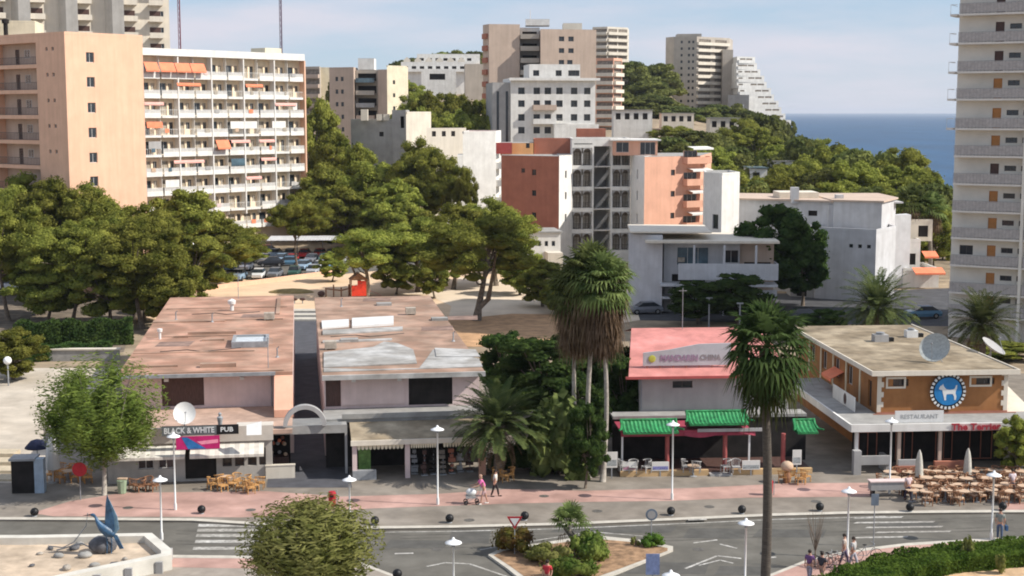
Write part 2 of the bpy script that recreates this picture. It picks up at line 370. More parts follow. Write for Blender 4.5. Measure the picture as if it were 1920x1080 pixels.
class Bld:
    def __init__(s,name,label,loc,rz=0,cat='building',far=False,group=None):
        s.o=thing(name,label,cat,loc,rz,group); s.far=far; s.base=Vector(loc); s.rz=rz; s.frames=[]
    def loc(s,p): # world -> local xy
        return Matrix.Rotation(-s.rz,4,'Z')@(Vector((p[0],p[1],0))-Vector((s.base.x,s.base.y,0)))
    def walls(s,pts,z0,z1,m,holes={},name='wall',closed=True,d=.2,roof=None,parapet=.0,ptk=.22,over=0,roofname='roof',label=None):
        """pts: footprint in local xy, counter-clockwise; holes: {segment: [(u0,u1,v0,v1,style),...]}, v above z0"""
        mb=MB(); n=len(pts); fr={}
        for i in range(n if closed else n-1):
            a=Vector((pts[i][0],pts[i][1],0)); b=Vector((pts[(i+1)%n][0],pts[(i+1)%n][1],0)); W=(b-a).length; ang=math.atan2(b.y-a.y,b.x-a.x)
            T=Matrix.Translation((a.x,a.y,z0))@Matrix.Rotation(ang,4,'Z'); mb.M=T; fr[i]=(T,W)
            hs=[h for h in holes.get(i,[]) if h[0]<W]
            mb.wall(W,z1-z0,hs,d)
            for h in hs: s.fill(T,h,d)
            if parapet: mb.box(0,W,0.003,ptk,z1-z0+.003,z1-z0+parapet)
        mb.M=None; o=mb.obj(name,m,s.o,label=label)
        if roof:
            rb=MB(); rb.prism([(p[0],p[1]) for p in pts] if not over else [(p[0],p[1]) for p in grow(pts,over)],z1-.02 if not over else z1+.003,z1-.004 if not over else z1+.22)
            rb.obj(roofname,roof,s.o)
        s.fr=fr; return fr
    def fill(s,T,h,d):
        st=h[4] if len(h)>4 else 'win'; w=h[1]-h[0]; hh=h[3]-h[2]; dd=h[5] if len(h)>5 else d
        if st=='none': return
        A=T@Matrix.Translation((h[0],dd*.75 if st!='loggia' else dd,h[2]))
        if st in('win','win2','winb','wind','door','cur'):
            fm={'win':M_frame,'win2':M_frame,'winb':M_metalw,'wind':M_raild,'door':M_raild,'cur':M_frame}[st]; gm={'winb':M_glassb,'cur':M_curt2}.get(st,M_glass)
            a,b=winmesh(w,hh,s.far,fm,gm,2 if w>2 else (0 if w<.7 else 1)); o=put(a,'window' if st!='door' else 'door',s.o,A)
            if b: put(b,'pane',o)
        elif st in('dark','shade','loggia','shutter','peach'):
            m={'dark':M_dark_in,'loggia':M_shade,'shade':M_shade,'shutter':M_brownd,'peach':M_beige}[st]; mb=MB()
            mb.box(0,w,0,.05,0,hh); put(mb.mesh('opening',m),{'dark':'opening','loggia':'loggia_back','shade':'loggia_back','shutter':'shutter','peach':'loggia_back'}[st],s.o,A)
    def part(s,mb,name,m,**k): return mb.obj(name,m,s.o,**k)
    def balc(s,T,u0,u1,v,depth=1.2,style='rail',ph=1.0,m=None,rm=None,slab=.18,name='balcony',sides=True):
        mb=MB(); mb.M=T@Matrix.Translation((u0,0,v)); W=u1-u0; D=depth
        mb.box(0,W,-D,-.003,-slab,0); mb.mi=1
        if style=='solid':
            mb.mi=0; mb.box(0,W,-D-.08,-D-.002,-slab-.003,ph)
            if sides: mb.box(0,.1,-D,-.005,.002,ph); mb.box(W-.1,W,-D,-.005,.002,ph)
        elif style=='rail':
            mb.box(0,W,-D,-D+.05,ph-.05,ph); mb.box(0,W,-D,-D+.04,.08,.12); n=max(3,int(W/.35))
            for i in range(n+1): x=W*i/n; mb.box(max(0,x-.02),min(W,x+.02),-D+.005,-D+.035,.003,ph-.052)
        elif style=='half':
            mb.mi=0; mb.box(0,W,-D-.08,-D-.002,-slab-.003,ph*.42); mb.mi=1; mb.box(0,W,-D-.06,-D-.01,ph-.06,ph); n=max(3,int(W/.9))
            for i in range(n+1): x=W*i/n; mb.box(max(0,x-.025),min(W,x+.025),-D-.055,-D-.015,ph*.42,ph-.062)
            mb.mi=2; mb.box(0.01,W-.01,-D-.04,-D-.03,ph*.42,ph-.1)
        return mb.obj(name,[m or M_slab,rm or M_rail,M_rail2],s.o)
def grow(pts,o):
    n=len(pts); out=[]
    for i in range(n):
        a=Vector(pts[i-1][:2]);b=Vector(pts[i][:2]);c=Vector(pts[(i+1)%n][:2]); d1=(b-a).normalized(); d2=(c-b).normalized()
        n1=Vector((d1.y,-d1.x)); n2=Vector((d2.y,-d2.x)); k=(n1+n2); k=k/max(.3,k.length_squared)*2
        out.append(b+k*o)
    return out
M_curt2=mat('curtained_glass',(.42,.36,.28),.4,.35,2.5)
M_rail2=mat('frosted_panel',(.55,.53,.50),.4,.1,2)
def grid(us,vs,w,h,st='win'): return [(u,u+w,v,v+h,st) for u in us for v in vs]
def box_pts(x0,x1,y0,y1): return [(x0,y0),(x1,y0),(x1,y1),(x0,y1)]
def text(s,size,m,parent,M,name='lettering',ext=.01,bold=0,sx=1,align='CENTER'):
    c=bpy.data.curves.new(name,'FONT'); c.body=s; c.size=size; c.extrude=ext; c.align_x=align; c.align_y='CENTER'; c.offset=bold; c.resolution_u=2
    o=bpy.data.objects.new(name,c); link(o); bpy.context.view_layer.update()
    me=bpy.data.meshes.new_from_object(o.evaluated_get(bpy.context.evaluated_depsgraph_get())); bpy.data.objects.remove(o); me.materials.clear(); me.materials.append(m)
    return put(me,name,parent,M@Matrix.Rotation(math.pi/2,4,'X')@Matrix.Diagonal((sx,1,1,1)))
# ---------------------------------------------------------------- terrain, sea, roads
TC=[-9000,-3000,-600,300,560,600,900,1000,1250,1300,1400,1450,1500,1560,1800,2400,6000,9000]
TR={-400:[0]*18,250:[0]*18,
 320:[0,0,0,0,3,6,6,6,4,3,1,0,0,0,0,0,0,0],
 400:[0,0,0,2,12,14,14,14,13,12,7,5,1,-3,-4,-4,-4,-4],
 550:[0,0,5,15,28,30,30,24,22,20,15,12,4,-7,-7,-7,-7,-7],
 650:[0,5,15,30,40,42,42,38,36,26,22,16,0,-7,-7,-7,-7,-7],
 800:[0,5,15,30,40,40,40,34,30,20,14,10,-7,-7,-7,-7,-7,-7],
 1200:[0,5,15,20,20,20,18,10,-7,-7,-7,-7,-7,-7,-7,-7,-7,-7],
 6000:[0,5,5,0,0,0,-7,-7,-7,-7,-7,-7,-7,-7,-7,-7,-7,-7],60000:[-7]*18}
TD=sorted(TR)
def ground(px,D):
    i=max(0,min(len(TD)-2,np.searchsorted(TD,D)-1)); k=min(1,max(0,(D-TD[i])/(TD[i+1]-TD[i]))); k=k*k*(3-2*k)
    return float(np.interp(px,TC,TR[TD[i]])*(1-k)+np.interp(px,TC,TR[TD[i+1]])*k)
vs=[];fs=[]
cols=sorted(set(TC+list(range(500,1700,50)))); rows=[-400,-50,20,60,120,180,230,250,270,290,310,330,355,380,400,440,480,520,550,590,630,650,700,750,800,900,1000,1200,2000,6000,60000]
for D in rows:
    for px in cols:
        De=max(D,30); vs.append(((px-960)/F*De*1.0 if D>0 else (px-960)/F*30*3,D,ground(px,D)))
nc=len(cols)
for j in range(len(rows)-1):
    for i in range(nc-1): a=j*nc+i; fs.append((a,a+1,a+nc+1,a+nc))
mb=MB(); mb.sm=True; mb.add(vs,fs)
M_ground=mat('dry_ground',(.36,.28,.19),.95,.25,.25,.2,coord='Object',dirt=.35)
mb.obj('ground',M_ground,kind='structure')
ms=mat('sea_water',(.008,.062,.145),.35,.2,.02,0,spec=.12,stretch=(1,.25,1)); b=ms.node_tree.nodes['Principled BSDF']
n=ms.node_tree.nodes.new; l=ms.node_tree.links.new
wv=n('ShaderNodeTexNoise'); wv.inputs['Scale'].default_value=.22; wv.inputs['Detail'].default_value=9; tcn=n('ShaderNodeTexCoord'); bp=n('ShaderNodeBump'); bp.inputs['Strength'].default_value=.8; bp.inputs['Distance'].default_value=1.5
l(tcn.outputs['Object'],wv.inputs['Vector']); l(wv.outputs['Fac'],bp.inputs['Height']); l(bp.outputs[0],b.inputs['Normal'])
mb=MB(); mb.poly([(-60000,330,-2.2),(60000,330,-2.2),(80000,70000,-2.2),(-60000,70000,-2.2)]); mb.obj('sea',ms,kind='structure')
def gpoly(pts,z): return [gp(x,y,z) for x,y in pts]
def sheet(name,pts,z,m,h=0,**k):
    mb=MB(); q=gpoly(pts,z)
    if h: mb.prism(q,z-h,z)
    else: mb.poly(q)
    return mb.obj(name,m,kind=k.pop('kind','structure'),**k)
M_asph=mat('asphalt',(.145,.135,.115),.9,.16,.5,.3,dirt=.22)
M_pave=mat('grey_pavement',(.27,.235,.195),.9,.14,.6,.2,dirt=.4)
M_pink=mat('pink_paving',(.50,.31,.26),.9,.14,.5,.2,dirt=.4)
M_sand=mat('park_sand',(.68,.49,.32),.95,.08,.3,.2)
M_sand2=mat('pale_sand',(.70,.57,.43),.95,.08,.3,.2)
M_paint=mat('road_paint',(.52,.50,.46),.8,.3,4,dirt=.6)
M_kerb=mat('kerb_stone',(.52,.48,.41),.85,.1,2)
M_soil=mat('brown_soil',(.34,.21,.12),.95,.3,2,.5)
sheet('road',[(-600,1400),(-300,930),(2300,900),(2600,1400)],.006,M_asph)
KERB=[(-700,975),(0,974),(360,976),(520,986),(700,991),(860,989),(1060,984),(1270,975),(1450,967),(1600,963),(1800,961),(2300,958)]
sheet('pavement',KERB+[(2600,700),(-900,700)],.13,M_pave,.125)
sheet('kerb',KERB+[(x,y-4.5) for x,y in KERB[::-1]],.135,M_kerb)
UP=[(-60,985),(60,962),(130,940),(230,924),(500,921),(640,931),(820,926),(950,917),(1100,920),(1300,915),(1480,906),(1640,905)]
LO=[(1640,931),(1400,933),(1260,939),(1100,941),(960,944),(820,949),(700,953),(640,957),(560,966),(450,970),(360,969),(100,968)]
sheet('pink_path',UP[1:]+LO,.1345,M_pink)
sheet('pink_path',[(1880,943),(2300,930),(2300,956),(1870,957)],.1345,M_pink)
# near side pavement, lower left
NK=[(-700,1300),(-300,1050),(300,1040),(470,1042),(560,1048),(680,1055),(740,1078),(800,1140),(900,1400)]
sheet('pavement',NK[::-1],.13,mat('pale_pavement',(.38,.33,.28),.9,.12,1.2,.2,dirt=.35),.125)
sheet('kerb',[(x,y) for x,y in NK[1:7]]+[(x,y+5) for x,y in NK[1:7][::-1]],.135,M_kerb)
sheet('pink_path',[(250,1046),(470,1047),(600,1055),(600,1072),(470,1066),(250,1062)],.1345,M_pink)
# near side pavement, lower right, and planted bed
RK=[(1380,1110),(1440,1078),(1520,1046),(1610,1029),(1700,1018),(1850,1009),(2000,1003),(2400,995)]
sheet('pavement',RK[::-1]+[(1300,1300),(2600,1300)],.13,M_pink,.125)
sheet('kerb',RK+[(x,y+5) for x,y in RK[::-1]],.135,M_kerb)
BK=[(1500,1105),(1560,1081),(1640,1053),(1700,1038),(1800,1024),(1930,1015),(2300,1000)]
sheet('kerb',BK+[(x,y+7) for x,y in BK[::-1]],.30,mat('pale_kerb',(.70,.66,.55),.85,.08,3),.17)
sheet('planting_soil',[(x,y+7.5) for x,y in BK[1:]][::-1]+[(1500,1200),(2400,1200)],.26,mat('sandy_soil',(.62,.42,.25),.95,.2,1.2,.4),.12)
# traffic island
IS=[(915,1040),(935,1030),(1110,1003),(1200,1012),(1262,1024),(1262,1030),(1160,1072),(1060,1110),(1000,1105),(950,1065)]
sheet('traffic_island',IS[::-1],.14,M_kerb,.13); c=(1090,1048)
sheet('island_soil',[(c[0]+(x-c[0])*.94,c[1]+(y-c[1])*.86) for x,y in IS][::-1],.15,M_soil)
def line(pts,w,z=.011,closed=False,name='road_marking'):
    q=[gp(x,y,z) for x,y in pts]; mb=MB()
    for a,b in zip(q,q[1:]):
        d=(b-a).normalized(); n_=Vector((-d.y,d.x,0))*w/2; mb.poly([a-n_,b-n_,b+n_,a+n_])
    mb.obj(name,M_paint if name!='tyre_track' else mat('tyre_dirt',(.115,.105,.09),.9,.3,.8),kind='structure')
for y,x0,x1 in [(985,372,510),(994,370,505),(1004,368,500),(1015,366,500),(1028,362,500)]:
    sheet('crossing_stripe',[(x0-1,y+2.6),(x1,y+2.6),(x1,y-2.6),(x0+1,y-2.6)],.011,M_paint)
for y,x0,x1 in [(970,1600,1690),(979,1600,1750),(988,1620,1765),(997,1640,1780),(1007,1600,1700)]:
    sheet('crossing_stripe',[(x0,y+2.4),(x1,y+.6),(x1+4,y-2),(x0+6,y-.3)],.011,M_paint)
line([(700,998),(860,996),(1060,991),(1270,982),(1450,974),(1600,970),(1660,968)],.14)
line([(1290,974.5),(1325,973.5)],.3,.1395)
line([(800,1062),(835,1055),(880,1057),(960,1084),(1010,1110)],.16)
line([(740,1038),(775,1037)],.2)
line([(1285,1066),(1345,1042),(1390,1047)],.16); line([(1300,1018),(1345,1012)],.16); line([(1350,1020),(1382,1028)],.16); line([(1310,1060),(1350,1050),(1375,1056)],.12)
line([(1430,1047),(1455,1044)],.2); line([(900,1031),(935,1024),(1110,997),(1205,1005)],.12)
random.seed(31)
M_patch=mat('asphalt_patch',(.10,.095,.085),.9,.15,1,.2); M_iron=mat('cast_iron',(.13,.12,.105),.6,.3,8)
for px,py,w_,d_ in ((600,1008,90,9),(1150,992,120,7),(1340,1000,60,10),(780,1020,60,8),(1250,1065,80,12),(1480,1000,70,8),(1700,985,60,6),(880,1005,40,14),(1390,1070,50,9)):
    sheet('road_patch',[(px-w_,py+d_*.9),(px+w_*.9,py+d_),(px+w_,py-d_*.8),(px-w_*.8,py-d_)],.0085,M_patch)
for px,py,z_ in ((820,1030,.012),(1310,1030,.012),(640,1000,.012),(1120,958,.1385),(470,956,.1385),(1530,940,.1385),(1330,950,.1385),(240,952,.1385),(1020,930,.1385),(880,975,.1385)):
    p=gp(px,py,z_); mb=MB(); mb.lathe([(0,z_),(.32,z_)],(p.x,p.y,0),16); mb.obj('manhole_cover',M_iron,kind='structure')
for y0,dx in ((1003,0),(1009,5),(1022,10),(1028,15)): line([(330,y0-8),(700,y0+2),(1060,y0-6),(1400,y0-20),(1900,y0-34)],.16,.0075,name='tyre_track')
# access road at the far left, alley, park
sheet('road',[(-500,905),(95,905),(80,800),(230,705),(230,690),(-200,690),(-500,700)],.136,mat('pale_concrete',(.55,.48,.39),.95,.1,.5,.2,dirt=.3))
sheet('park_ground',[(250,600),(250,560),(380,519),(620,511),(760,500),(1000,500),(1040,560),(1000,640),(900,640),(600,620)],.02,M_sand)
sheet('park_path',[(640,549),(740,551),(830,541),(990,557),(1030,578),(930,596),(870,585),(800,552)],.03,M_sand2)
sheet('park_ground',[(830,640),(850,560),(860,520),(1180,535),(1200,600),(960,640)],.026,M_sand2)
sheet('ochre_soil',[(840,600),(960,588),(1060,590),(1080,600),(1060,650),(850,650)],.034,mat('ochre_soil_ground',(.50,.30,.16),.95,.2,.7,.3))
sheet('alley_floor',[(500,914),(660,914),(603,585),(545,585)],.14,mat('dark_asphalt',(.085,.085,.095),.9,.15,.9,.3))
for i,y in enumerate((584,592,600)): mb=MB(); a=gp(540,y,.14); mb.box(a.x,a.x+4.6,a.y-.8,a.y+1.0,.141,.34+.0*i); mb.obj('alley_step',M_kerb,kind='structure')
sheet('road',[(340,528),(640,514),(900,490),(900,452),(300,470),(-200,520),(-200,560)],.03,M_asph)
sheet('shade_toned_yard',[(-300,600),(-300,562),(330,535),(262,560),(250,600),(232,660),(-100,672)],.02,mat('shade_toned_soil',(.20,.16,.12),.95,.3,.6,.3))  # soil darkened in its colour to stand in for shade under the pines
sheet('shade_toned_yard',[(1180,600),(1790,612),(1790,540),(1180,560)],.02,mat('shade_toned_asphalt',(.075,.075,.08),.9,.2,.5,.2))  # asphalt colour darkened to paint in the shade beneath the tower
# ---------------------------------------------------------------- tall buildings
def sub(a,b): return (a[0]-b[0],a[1]-b[1])
U=Vector((.64,.768,0)).normalized(); V2=Vector((-U.y,U.x,0)); YAW=math.atan2(U.y,U.x)
# A1 near peach block
c0=P(128,186,20)
b=Bld('apartment_building','tall peach apartment block with sunlit end wall and dark galleries on its left',(c0.x,c0.y,0),YAW)
Hh=Z(64,186); fl=3.3; W1=11.9
rows=[Hh-(yy-64)/148*(Hh-24)for yy in (105,152,201,249,297,343)]
hs=[(3.1,4.3,z-.7,z+.6,'win') for z in rows]
left=[]
for z in [Hh-.2-fl*(i+1) for i in range(11)]:
    left+=[(L0,L0+.5,z+1.5,z+2.0,'win') for L0 in (39.6,41.0)]
LL=44
lg=[]
for z in [Hh-.5-fl*(i+1) for i in range(10)]:
    lg+=[(37.4-11*k-10.6,37.4-11*k,z+.15,z+2.95,'none',1.6) for k in range(3)]
b.walls(box_pts(0,W1,0,LL),0,Hh,M_peach,{0:hs,3:left+lg},roof=M_conc,parapet=.35)
T,_=b.fr[3]
mb=MB(); mb.M=T; mb.box(3,38,1.61,1.75,0,Hh-.6); b.part(mb,'gallery_wall',M_beige)
for z in [Hh-.5-fl*(i+1) for i in range(10)]:
    for k in range(3):
        b.balc(T@Matrix.Translation((0,.5,0)),37.4-11*k-10.6,37.4-11*k,z+.15,.45,'rail',1.0,m=M_slab,rm=M_raild,slab=.15,name='gallery_rail')
        A=T@Matrix.Translation((37.4-11*k-2.2,1.58,z+.16)); put(winmesh(.9,2.1,True,M_brownd,M_brownd)[0],'door',b.o,A)
        A=T@Matrix.Translation((37.4-11*k-7.5,1.58,z+.16)); put(winmesh(.9,2.1,True,M_brownd,M_brownd)[0],'door',b.o,A)
        A=T@Matrix.Translation((37.4-11*k-5.3,1.58,z+1.1)); put(winmesh(1.3,1.1,True,M_frame,M_glass)[0],'window',b.o,A)
# A2 balcony hotel wing
c0=P(272,243,20); H2=Z(92,243); W2=35.8
b=Bld('hotel_building','long white hotel front covered in eight rows of railed balconies with orange awnings',(c0.x,c0.y,0),YAW)
T0=Matrix.Identity(4); nb=10; bw=W2/nb
rowz=[H2-1.15-3.3*(i+1) for i in range(9)]
wh=[]
for z in rowz:
    for k in range(nb):
        u=k*bw
        q_=(k*7+int(z)*3)%5; wh+=[(u+.35,u+1.95,z+.05,z+2.25,('win','cur','cur','wind','cur')[q_]),(u+2.35,u+3.2,z+.95 if (k+int(z))%3 else z+.05,z+2.2,('cur','win2','wind','cur','win2')[q_])]
b.walls(box_pts(0,W2,1.25,14),0,H2,mat('hotel_back_wall',(.86,.70,.50),.85,.06,.5),{0:wh},roof=M_conc,parapet=0)
mb=MB()
mb.box(-.1,W2+.1,-.15,1.23,H2-.95,H2+.25); b.part(mb,'fascia',M_white)
mb=MB(); mb.box(W2+.003,W2+.32,-.12,1.24,0,H2-.96); b.part(mb,'end_wall',M_peach)
random.seed(3)
mb=MB(); 
for k in range(1,nb): 
    w=.06 if k%2 else .24; mb.box(k*bw-w/2,k*bw+w/2,(-.02 if k%2==0 else .5),1.23,6,H2-.96)
b.part(mb,'dividing_fin',M_white)
for z in rowz:
    for k in range(nb):
        o=b.balc(Matrix.Translation((0,1.24,0)),k*bw+.16,(k+1)*bw-.16,z,1.1,'half' if random.random()<.85 else 'rail',1.05,m=M_white,rm=M_metalw,slab=.36)
        if random.random()<.4:
            mb=MB(); u_=k*bw+random.uniform(.4,2.6); mb.box(u_,u_+random.uniform(.4,1.1),.0,.03,z+.45,z+1.12); b.part(mb,'towel',random.choice([M_orange,M_glassb,M_curtain,M_greyw,M_pinkw,M_cush]))
def awning(b,T,u0,u1,z,dep,drop,m,name='awning'):
    mb=MB(); mb.M=T; mb.add([(u0,0,z),(u1,0,z),(u1,-dep,z-drop),(u0,-dep,z-drop),(u0,-dep,z-drop-.25),(u1,-dep,z-drop-.25)],[(0,3,2,1),(3,4,5,2)])
    mb.add([(u0,.02,z-.03),(u1,.02,z-.03),(u1,-dep+.02,z-drop-.03),(u0,-dep+.02,z-drop-.03)],[(0,1,2,3)]); return mb.obj(name,m,b.o)
Tz=Matrix.Translation((0,-.2,0))
for (r,k0,k1,d) in [(0,0,.75,1.5),(0,.85,1.7,1.5),(0,1.75,2.6,1.5),(0,2.65,3.5,1.5),(4,4.1,4.9,1.5)]: awning(b,Tz,k0*bw,k1*bw,rowz[r]+2.35,.7,1.35,M_orange)
Tz=Matrix.Translation((0,-.03,0))
for (r,k0,k1) in [(1,1.9,3.3),(1,6.1,7.2),(2,0,1.1),(2,8,9.4),(3,0.1,1),(4,5.1,6.3),(4,6.9,7.9),(5,1.6,3.4),(5,7,8),(6,6,7)]: awning(b,Tz,k0*bw,k1*bw,rowz[r]+2.3,.12,.28+.5*(r==3),M_orange if r in (3,1) else mat('faded_awning',(.80,.42,.36),.8,.08,1),'rolled_awning')
for (r,k0,k1,m) in [(3,5.1,6.8,M_white),(3,7.8,8.7,M_white),(5,5.1,6,M_glassb),(4,.2,.9,M_greyw),(6,1.1,1.9,M_white),(2,9.2,9.5,M_white)]:
    mb=MB(); mb.box(k0*bw,k1*bw,.02,.08,rowz[r]+1.0,rowz[r]+2.3); b.part(mb,'balcony_screen',m)
for u in (2,): 
    mb=MB(); mb.box(W2-5,W2-1,5,9,H2+.01,H2+1.4); b.part(mb,'stair_head',M_cream)
# two tall masts behind
for px,D,lab in ((337,300,'tall dark red lattice mast rising left behind the balcony hotel'),(527,300,'tall dark mast rising behind the right end of the balcony hotel roof')):
    o=thing('antenna_mast',lab,'mast',P(px,D,40)); h=62
    for sx,sy in ((-.22,-.2),(.22,-.2),(0,.25)):
        mb=MB(); mb.tube([(sx,sy,0),(sx,sy,h)],.07,6); mb.obj('mast_leg',mat('mast_red' if px<400 else 'mast_grey',(.22,.05,.07) if px<400 else (.14,.09,.13),.6,.1,2),o)
    mb=MB()
    for i in range(50): z=i*1.2+.5; mb.tube([(-.22,-.2,z),(.22,-.2,z+.6)],.03,4); mb.tube([(.22,-.2,z+.6),(0,.25,z+1.2)],.03,4); mb.tube([(0,.25,z),(-.22,-.2,z+1.2)],.03,4)
    mb.obj('lattice',mat('mast_grey',(.14,.09,.13),.6,.1,2),o)
# B2 cream saw-tooth tower, upper left
c0=P(-60,300,40); b=Bld('apartment_tower','cream saw-tooth apartment tower with balcony stacks coloured shade-grey, cut off at upper left',(c0.x,c0.y,0),R(22),far=True)
H3=62; fl=3.45; zz=[Z(96,300)-fl*k for k in range(-6,5)]
wt=X(318,315,40)-c0.x; wt=wt/math.cos(R(22)); 
b.walls(box_pts(0,wt,0,12),0,H3,M_ivory,{0:[(wt*f-.9,wt*f+.2,z+.9,z+2.2,'win') for f in (.28,.52,.76,.965) for z in zz]},roof=M_conc)
for f in (.02,.21,.44,.67,.89):
    x=wt*f; cx=3.6 if f<.8 else .0
    if cx: mb=MB(); mb.prism([(x,-.01),(x+cx*.35,-2.6),(x+cx,-3.1),(x+cx,-.01)],0,H3); b.part(mb,'balcony_stack',mat('shade_grey_wall',(.56,.53,.48),.85,.06,.6,dirt=.1))  # cream stacks greyed in the colour for their shaded left faces
    for z in zz:
        mb=MB(); x2=x+cx+.02; mb.box(x2,x2+3.0,-1.7,-.02,z-.15,z); mb.box(x2,x2+3.0,-1.8,-1.705,z-.15,z+1.0); mb.box(x2+2.9,x2+3.0,-1.7,-.03,z+.005,z+1.0); b.part(mb,'balcony',M_ivory)
        mb=MB(); mb.box(x2+.3,x2+2.6,-.06,-.012,z+.03,z+2.2); b.part(mb,'balcony_door',M_brownd)
c0=P(-40,235,38); b=Bld('building_annex','pale yellow rooftop block between the peach block and the cream tower',(c0.x,c0.y,0),R(10),far=True)
b.walls(box_pts(0,X(80,240,38)-c0.x,0,10),0,Z(42,236),M_cream,{},roof=M_conc,parapet=.3)
mb=MB(); mb.tube([(4.3,-1,35.5),(4.3,-1,38.3)],.35,10); mb.lathe([(0,.8),(.6,.6),(.55,.0),(.35,0)],(4.3,-1,38.3)); b.part(mb,'chimney',M_dark_in)
# C white hotel
D=330; b=Bld('hotel_building','white hotel with small dark square windows in front of the beige towers',(X(925,D,25),D,10),R(7),far=True)
x=lambda px: (px-925)/F*D*1.0*.995; z0=10
zt=Z(150,D); fl=3.05; rws=[Z(yy,D)-10 for yy in (169,193,219,243)]
hs=[]
for zr in rws:
    for q in (978,1007,1028,1050,1078,1103): hs.append((x(q)-.75-x(958),x(q)+.75-x(958),zr-.9,zr+.6,'wind'))
b.walls([(x(958),0),(x(1118),0),(x(1118),16),(x(958),16)],0,zt-10,M_white,{0:hs},roof=M_conc,parapet=.5,name='wall')
mb=MB(); mb.box(x(954),x(1126),-1.0,-.003,zt-10-.1,zt-10+.5); b.part(mb,'cornice',M_white)
b.walls([(x(925),1.5),(x(957.7),1.5),(x(957.7),15.9),(x(925),15.9)],0,zt-10-.5,M_greyw,{0:[(.9+2.1*k,1.5+2.1*k,2,zt-12.5,'wind') for k in range(2)]},roof=M_conc,name='side_wing')  # wing of the white hotel greyed in colour for its shade
mb0=[(x(993)+1.2+q,x(993)+0,0) for q in (0,)]
z1=Z(122,D)-10
b.walls([(x(995),2),(x(1092),2),(x(1092),12),(x(995),12)],zt-10,z1,M_white,{0:[(x(q)-x(995)-.7,x(q)-x(995)+.7+w_,1.0,2.3,'wind') for q,w_ in ((1008,0),(1051,0),(1075,1.2))]},roof=M_conc,parapet=.3,name='penthouse_wall')
for yy in (205,231): b.balc(Matrix.Identity(4),x(999),x(1043),Z(yy,D)-10,1.3,'solid',1.0,m=M_beige if yy==205 else M_white)
for yy in (231,): b.balc(Matrix.Identity(4),x(1045),x(1062),Z(yy,D)-10,1.1,'rail',1.0,m=M_white)
b.walls([(x(1036),-3.5),(x(1120),-3.5),(x(1120),-.01),(x(1036),-.01)],0,Z(238,D)-10,M_white,{0:[(u,u+1.1,4.0,5.2,'wind') for u in (.8,2.4,5.2,7.4)]},roof=M_conc,name='lower_wing',parapet=.6)
# D big beige complex
D=368; z0=12; b=Bld('apartment_tower','broad beige apartment tower with a red-edged left corner rising behind the white hotel',(X(905,D,30),D,z0),0,far=True)
x=lambda px,DD=D: (px-905)/F*DD; H=Z(45,D)-z0
b.walls([(x(905),4),(x(917),0),(x(974),1.5),(x(974),20),(x(905),22)],0,H,M_beige,{},roof=M_conc)
T,_w=b.fr[0]
for k in range(10): 
    mb=MB(); mb.M=T; mb.box(.5,3.6,-.5,-.01,H-3.6-3*k,H-2.3-3*k); b.part(mb,'balcony',M_terra)
hs=[(x(q)-x(1012)-.7,x(q)-x(1012)+.7,Z(yy,D)-z0-.6,Z(yy,D)-z0+.6,'wind') for q,yy in ((1052,73),(1070,73),(1052,95),(1070,95),(1052,117),(1068,117))]
b.walls([(x(1012),-1.5),(x(1116),1.5),(x(1116),16),(x(1012),16)],0,Z(55,D)-z0,M_beige,{0:hs},roof=M_conc,name='right_wall')
b.walls([(x(974.5),5),(x(1011.5),5),(x(1011.5),15),(x(974.5),15)],0,H-.6,M_greyw,{0:[(.6,x(1011)-x(975)-.6,H-3.4-3*k,H-1.6-3*k,'dark',1.2) for k in range(9)]},roof=M_conc,name='recess_wall')
for k in range(9):
    b.balc(Matrix.Translation((0,5,0)),x(975.2),x(1010.5),H-3.45-3*k,4.2,'solid',1.0,m=M_beige2)
b.walls([(x(1055),3),(x(1090),3),(x(1090),10),(x(1055),10)],Z(55,D)-z0+.02,Z(42,D)-z0,M_ivory,{},roof=M_conc,name='stair_head')
b.walls([(x(985),6),(x(1030),6),(x(1030),12),(x(985),12)],H+.0,H+1.6,M_white,{},roof=M_terra,name='roof_room')
mb=MB(); mb.tube([(x(994),8,H),(x(994),8,H+4)],.08,5); b.part(mb,'antenna',M_metalw)
# E far balconied tower
def striped(name,label,pts,z0,z1,fl,segs,m,dark,slab,cat='building',depth=.8,roof=M_conc,ph=1.15,upper=None):
    a=pts[0]; b=Bld(name,label,(a[0],a[1],z0),0,cat,far=True); q=[(p[0]-a[0],p[1]-a[1]) for p in pts]
    n=int((z1-z0)/fl); hs={}
    for s_ in segs:
        L_=(Vector(q[(s_+1)%len(q)])-Vector(q[s_])).length; hs[s_]=[]; nb=max(1,int(L_/4.2)); bw=L_/nb
        for k in range(n):
            for i in range(nb): hs[s_].append((i*bw+.4,(i+1)*bw-.3,z1-z0-fl*(k+1)+ph,z1-z0-fl*(k)-.35,'shade'))
    b.walls(q,0,z1-z0,m,hs,roof=roof,parapet=.5)
    for s_ in segs:
        T,L_=b.fr[s_]
        for k in range(n): b.balc(T,.1,L_-.1,z1-z0-fl*(k+1)+.12,depth,'solid',ph*.85,m=slab)
    return b
D=600
b=striped('apartment_tower','slim pink and cream tower of stacked balconies far behind the beige tower',[P(1110,D,30),P(1138,D-3,30),P(1176,D+4,30),P(1178,D+20,30),P(1110,D+20,30)],20,Z(53,D),2.72,[0,1],M_ivory,M_dark_in,M_ivory)
b=striped('apartment_tower','lower stepped pink balcony stack at the right foot of the beige tower',[P(1117,480,30),P(1150,478,30),P(1166,484,30),P(1166,492,30),P(1117,492,30)],16,Z(112,480),2.7,[0,1],M_salmon,M_dark_in,M_ivory)
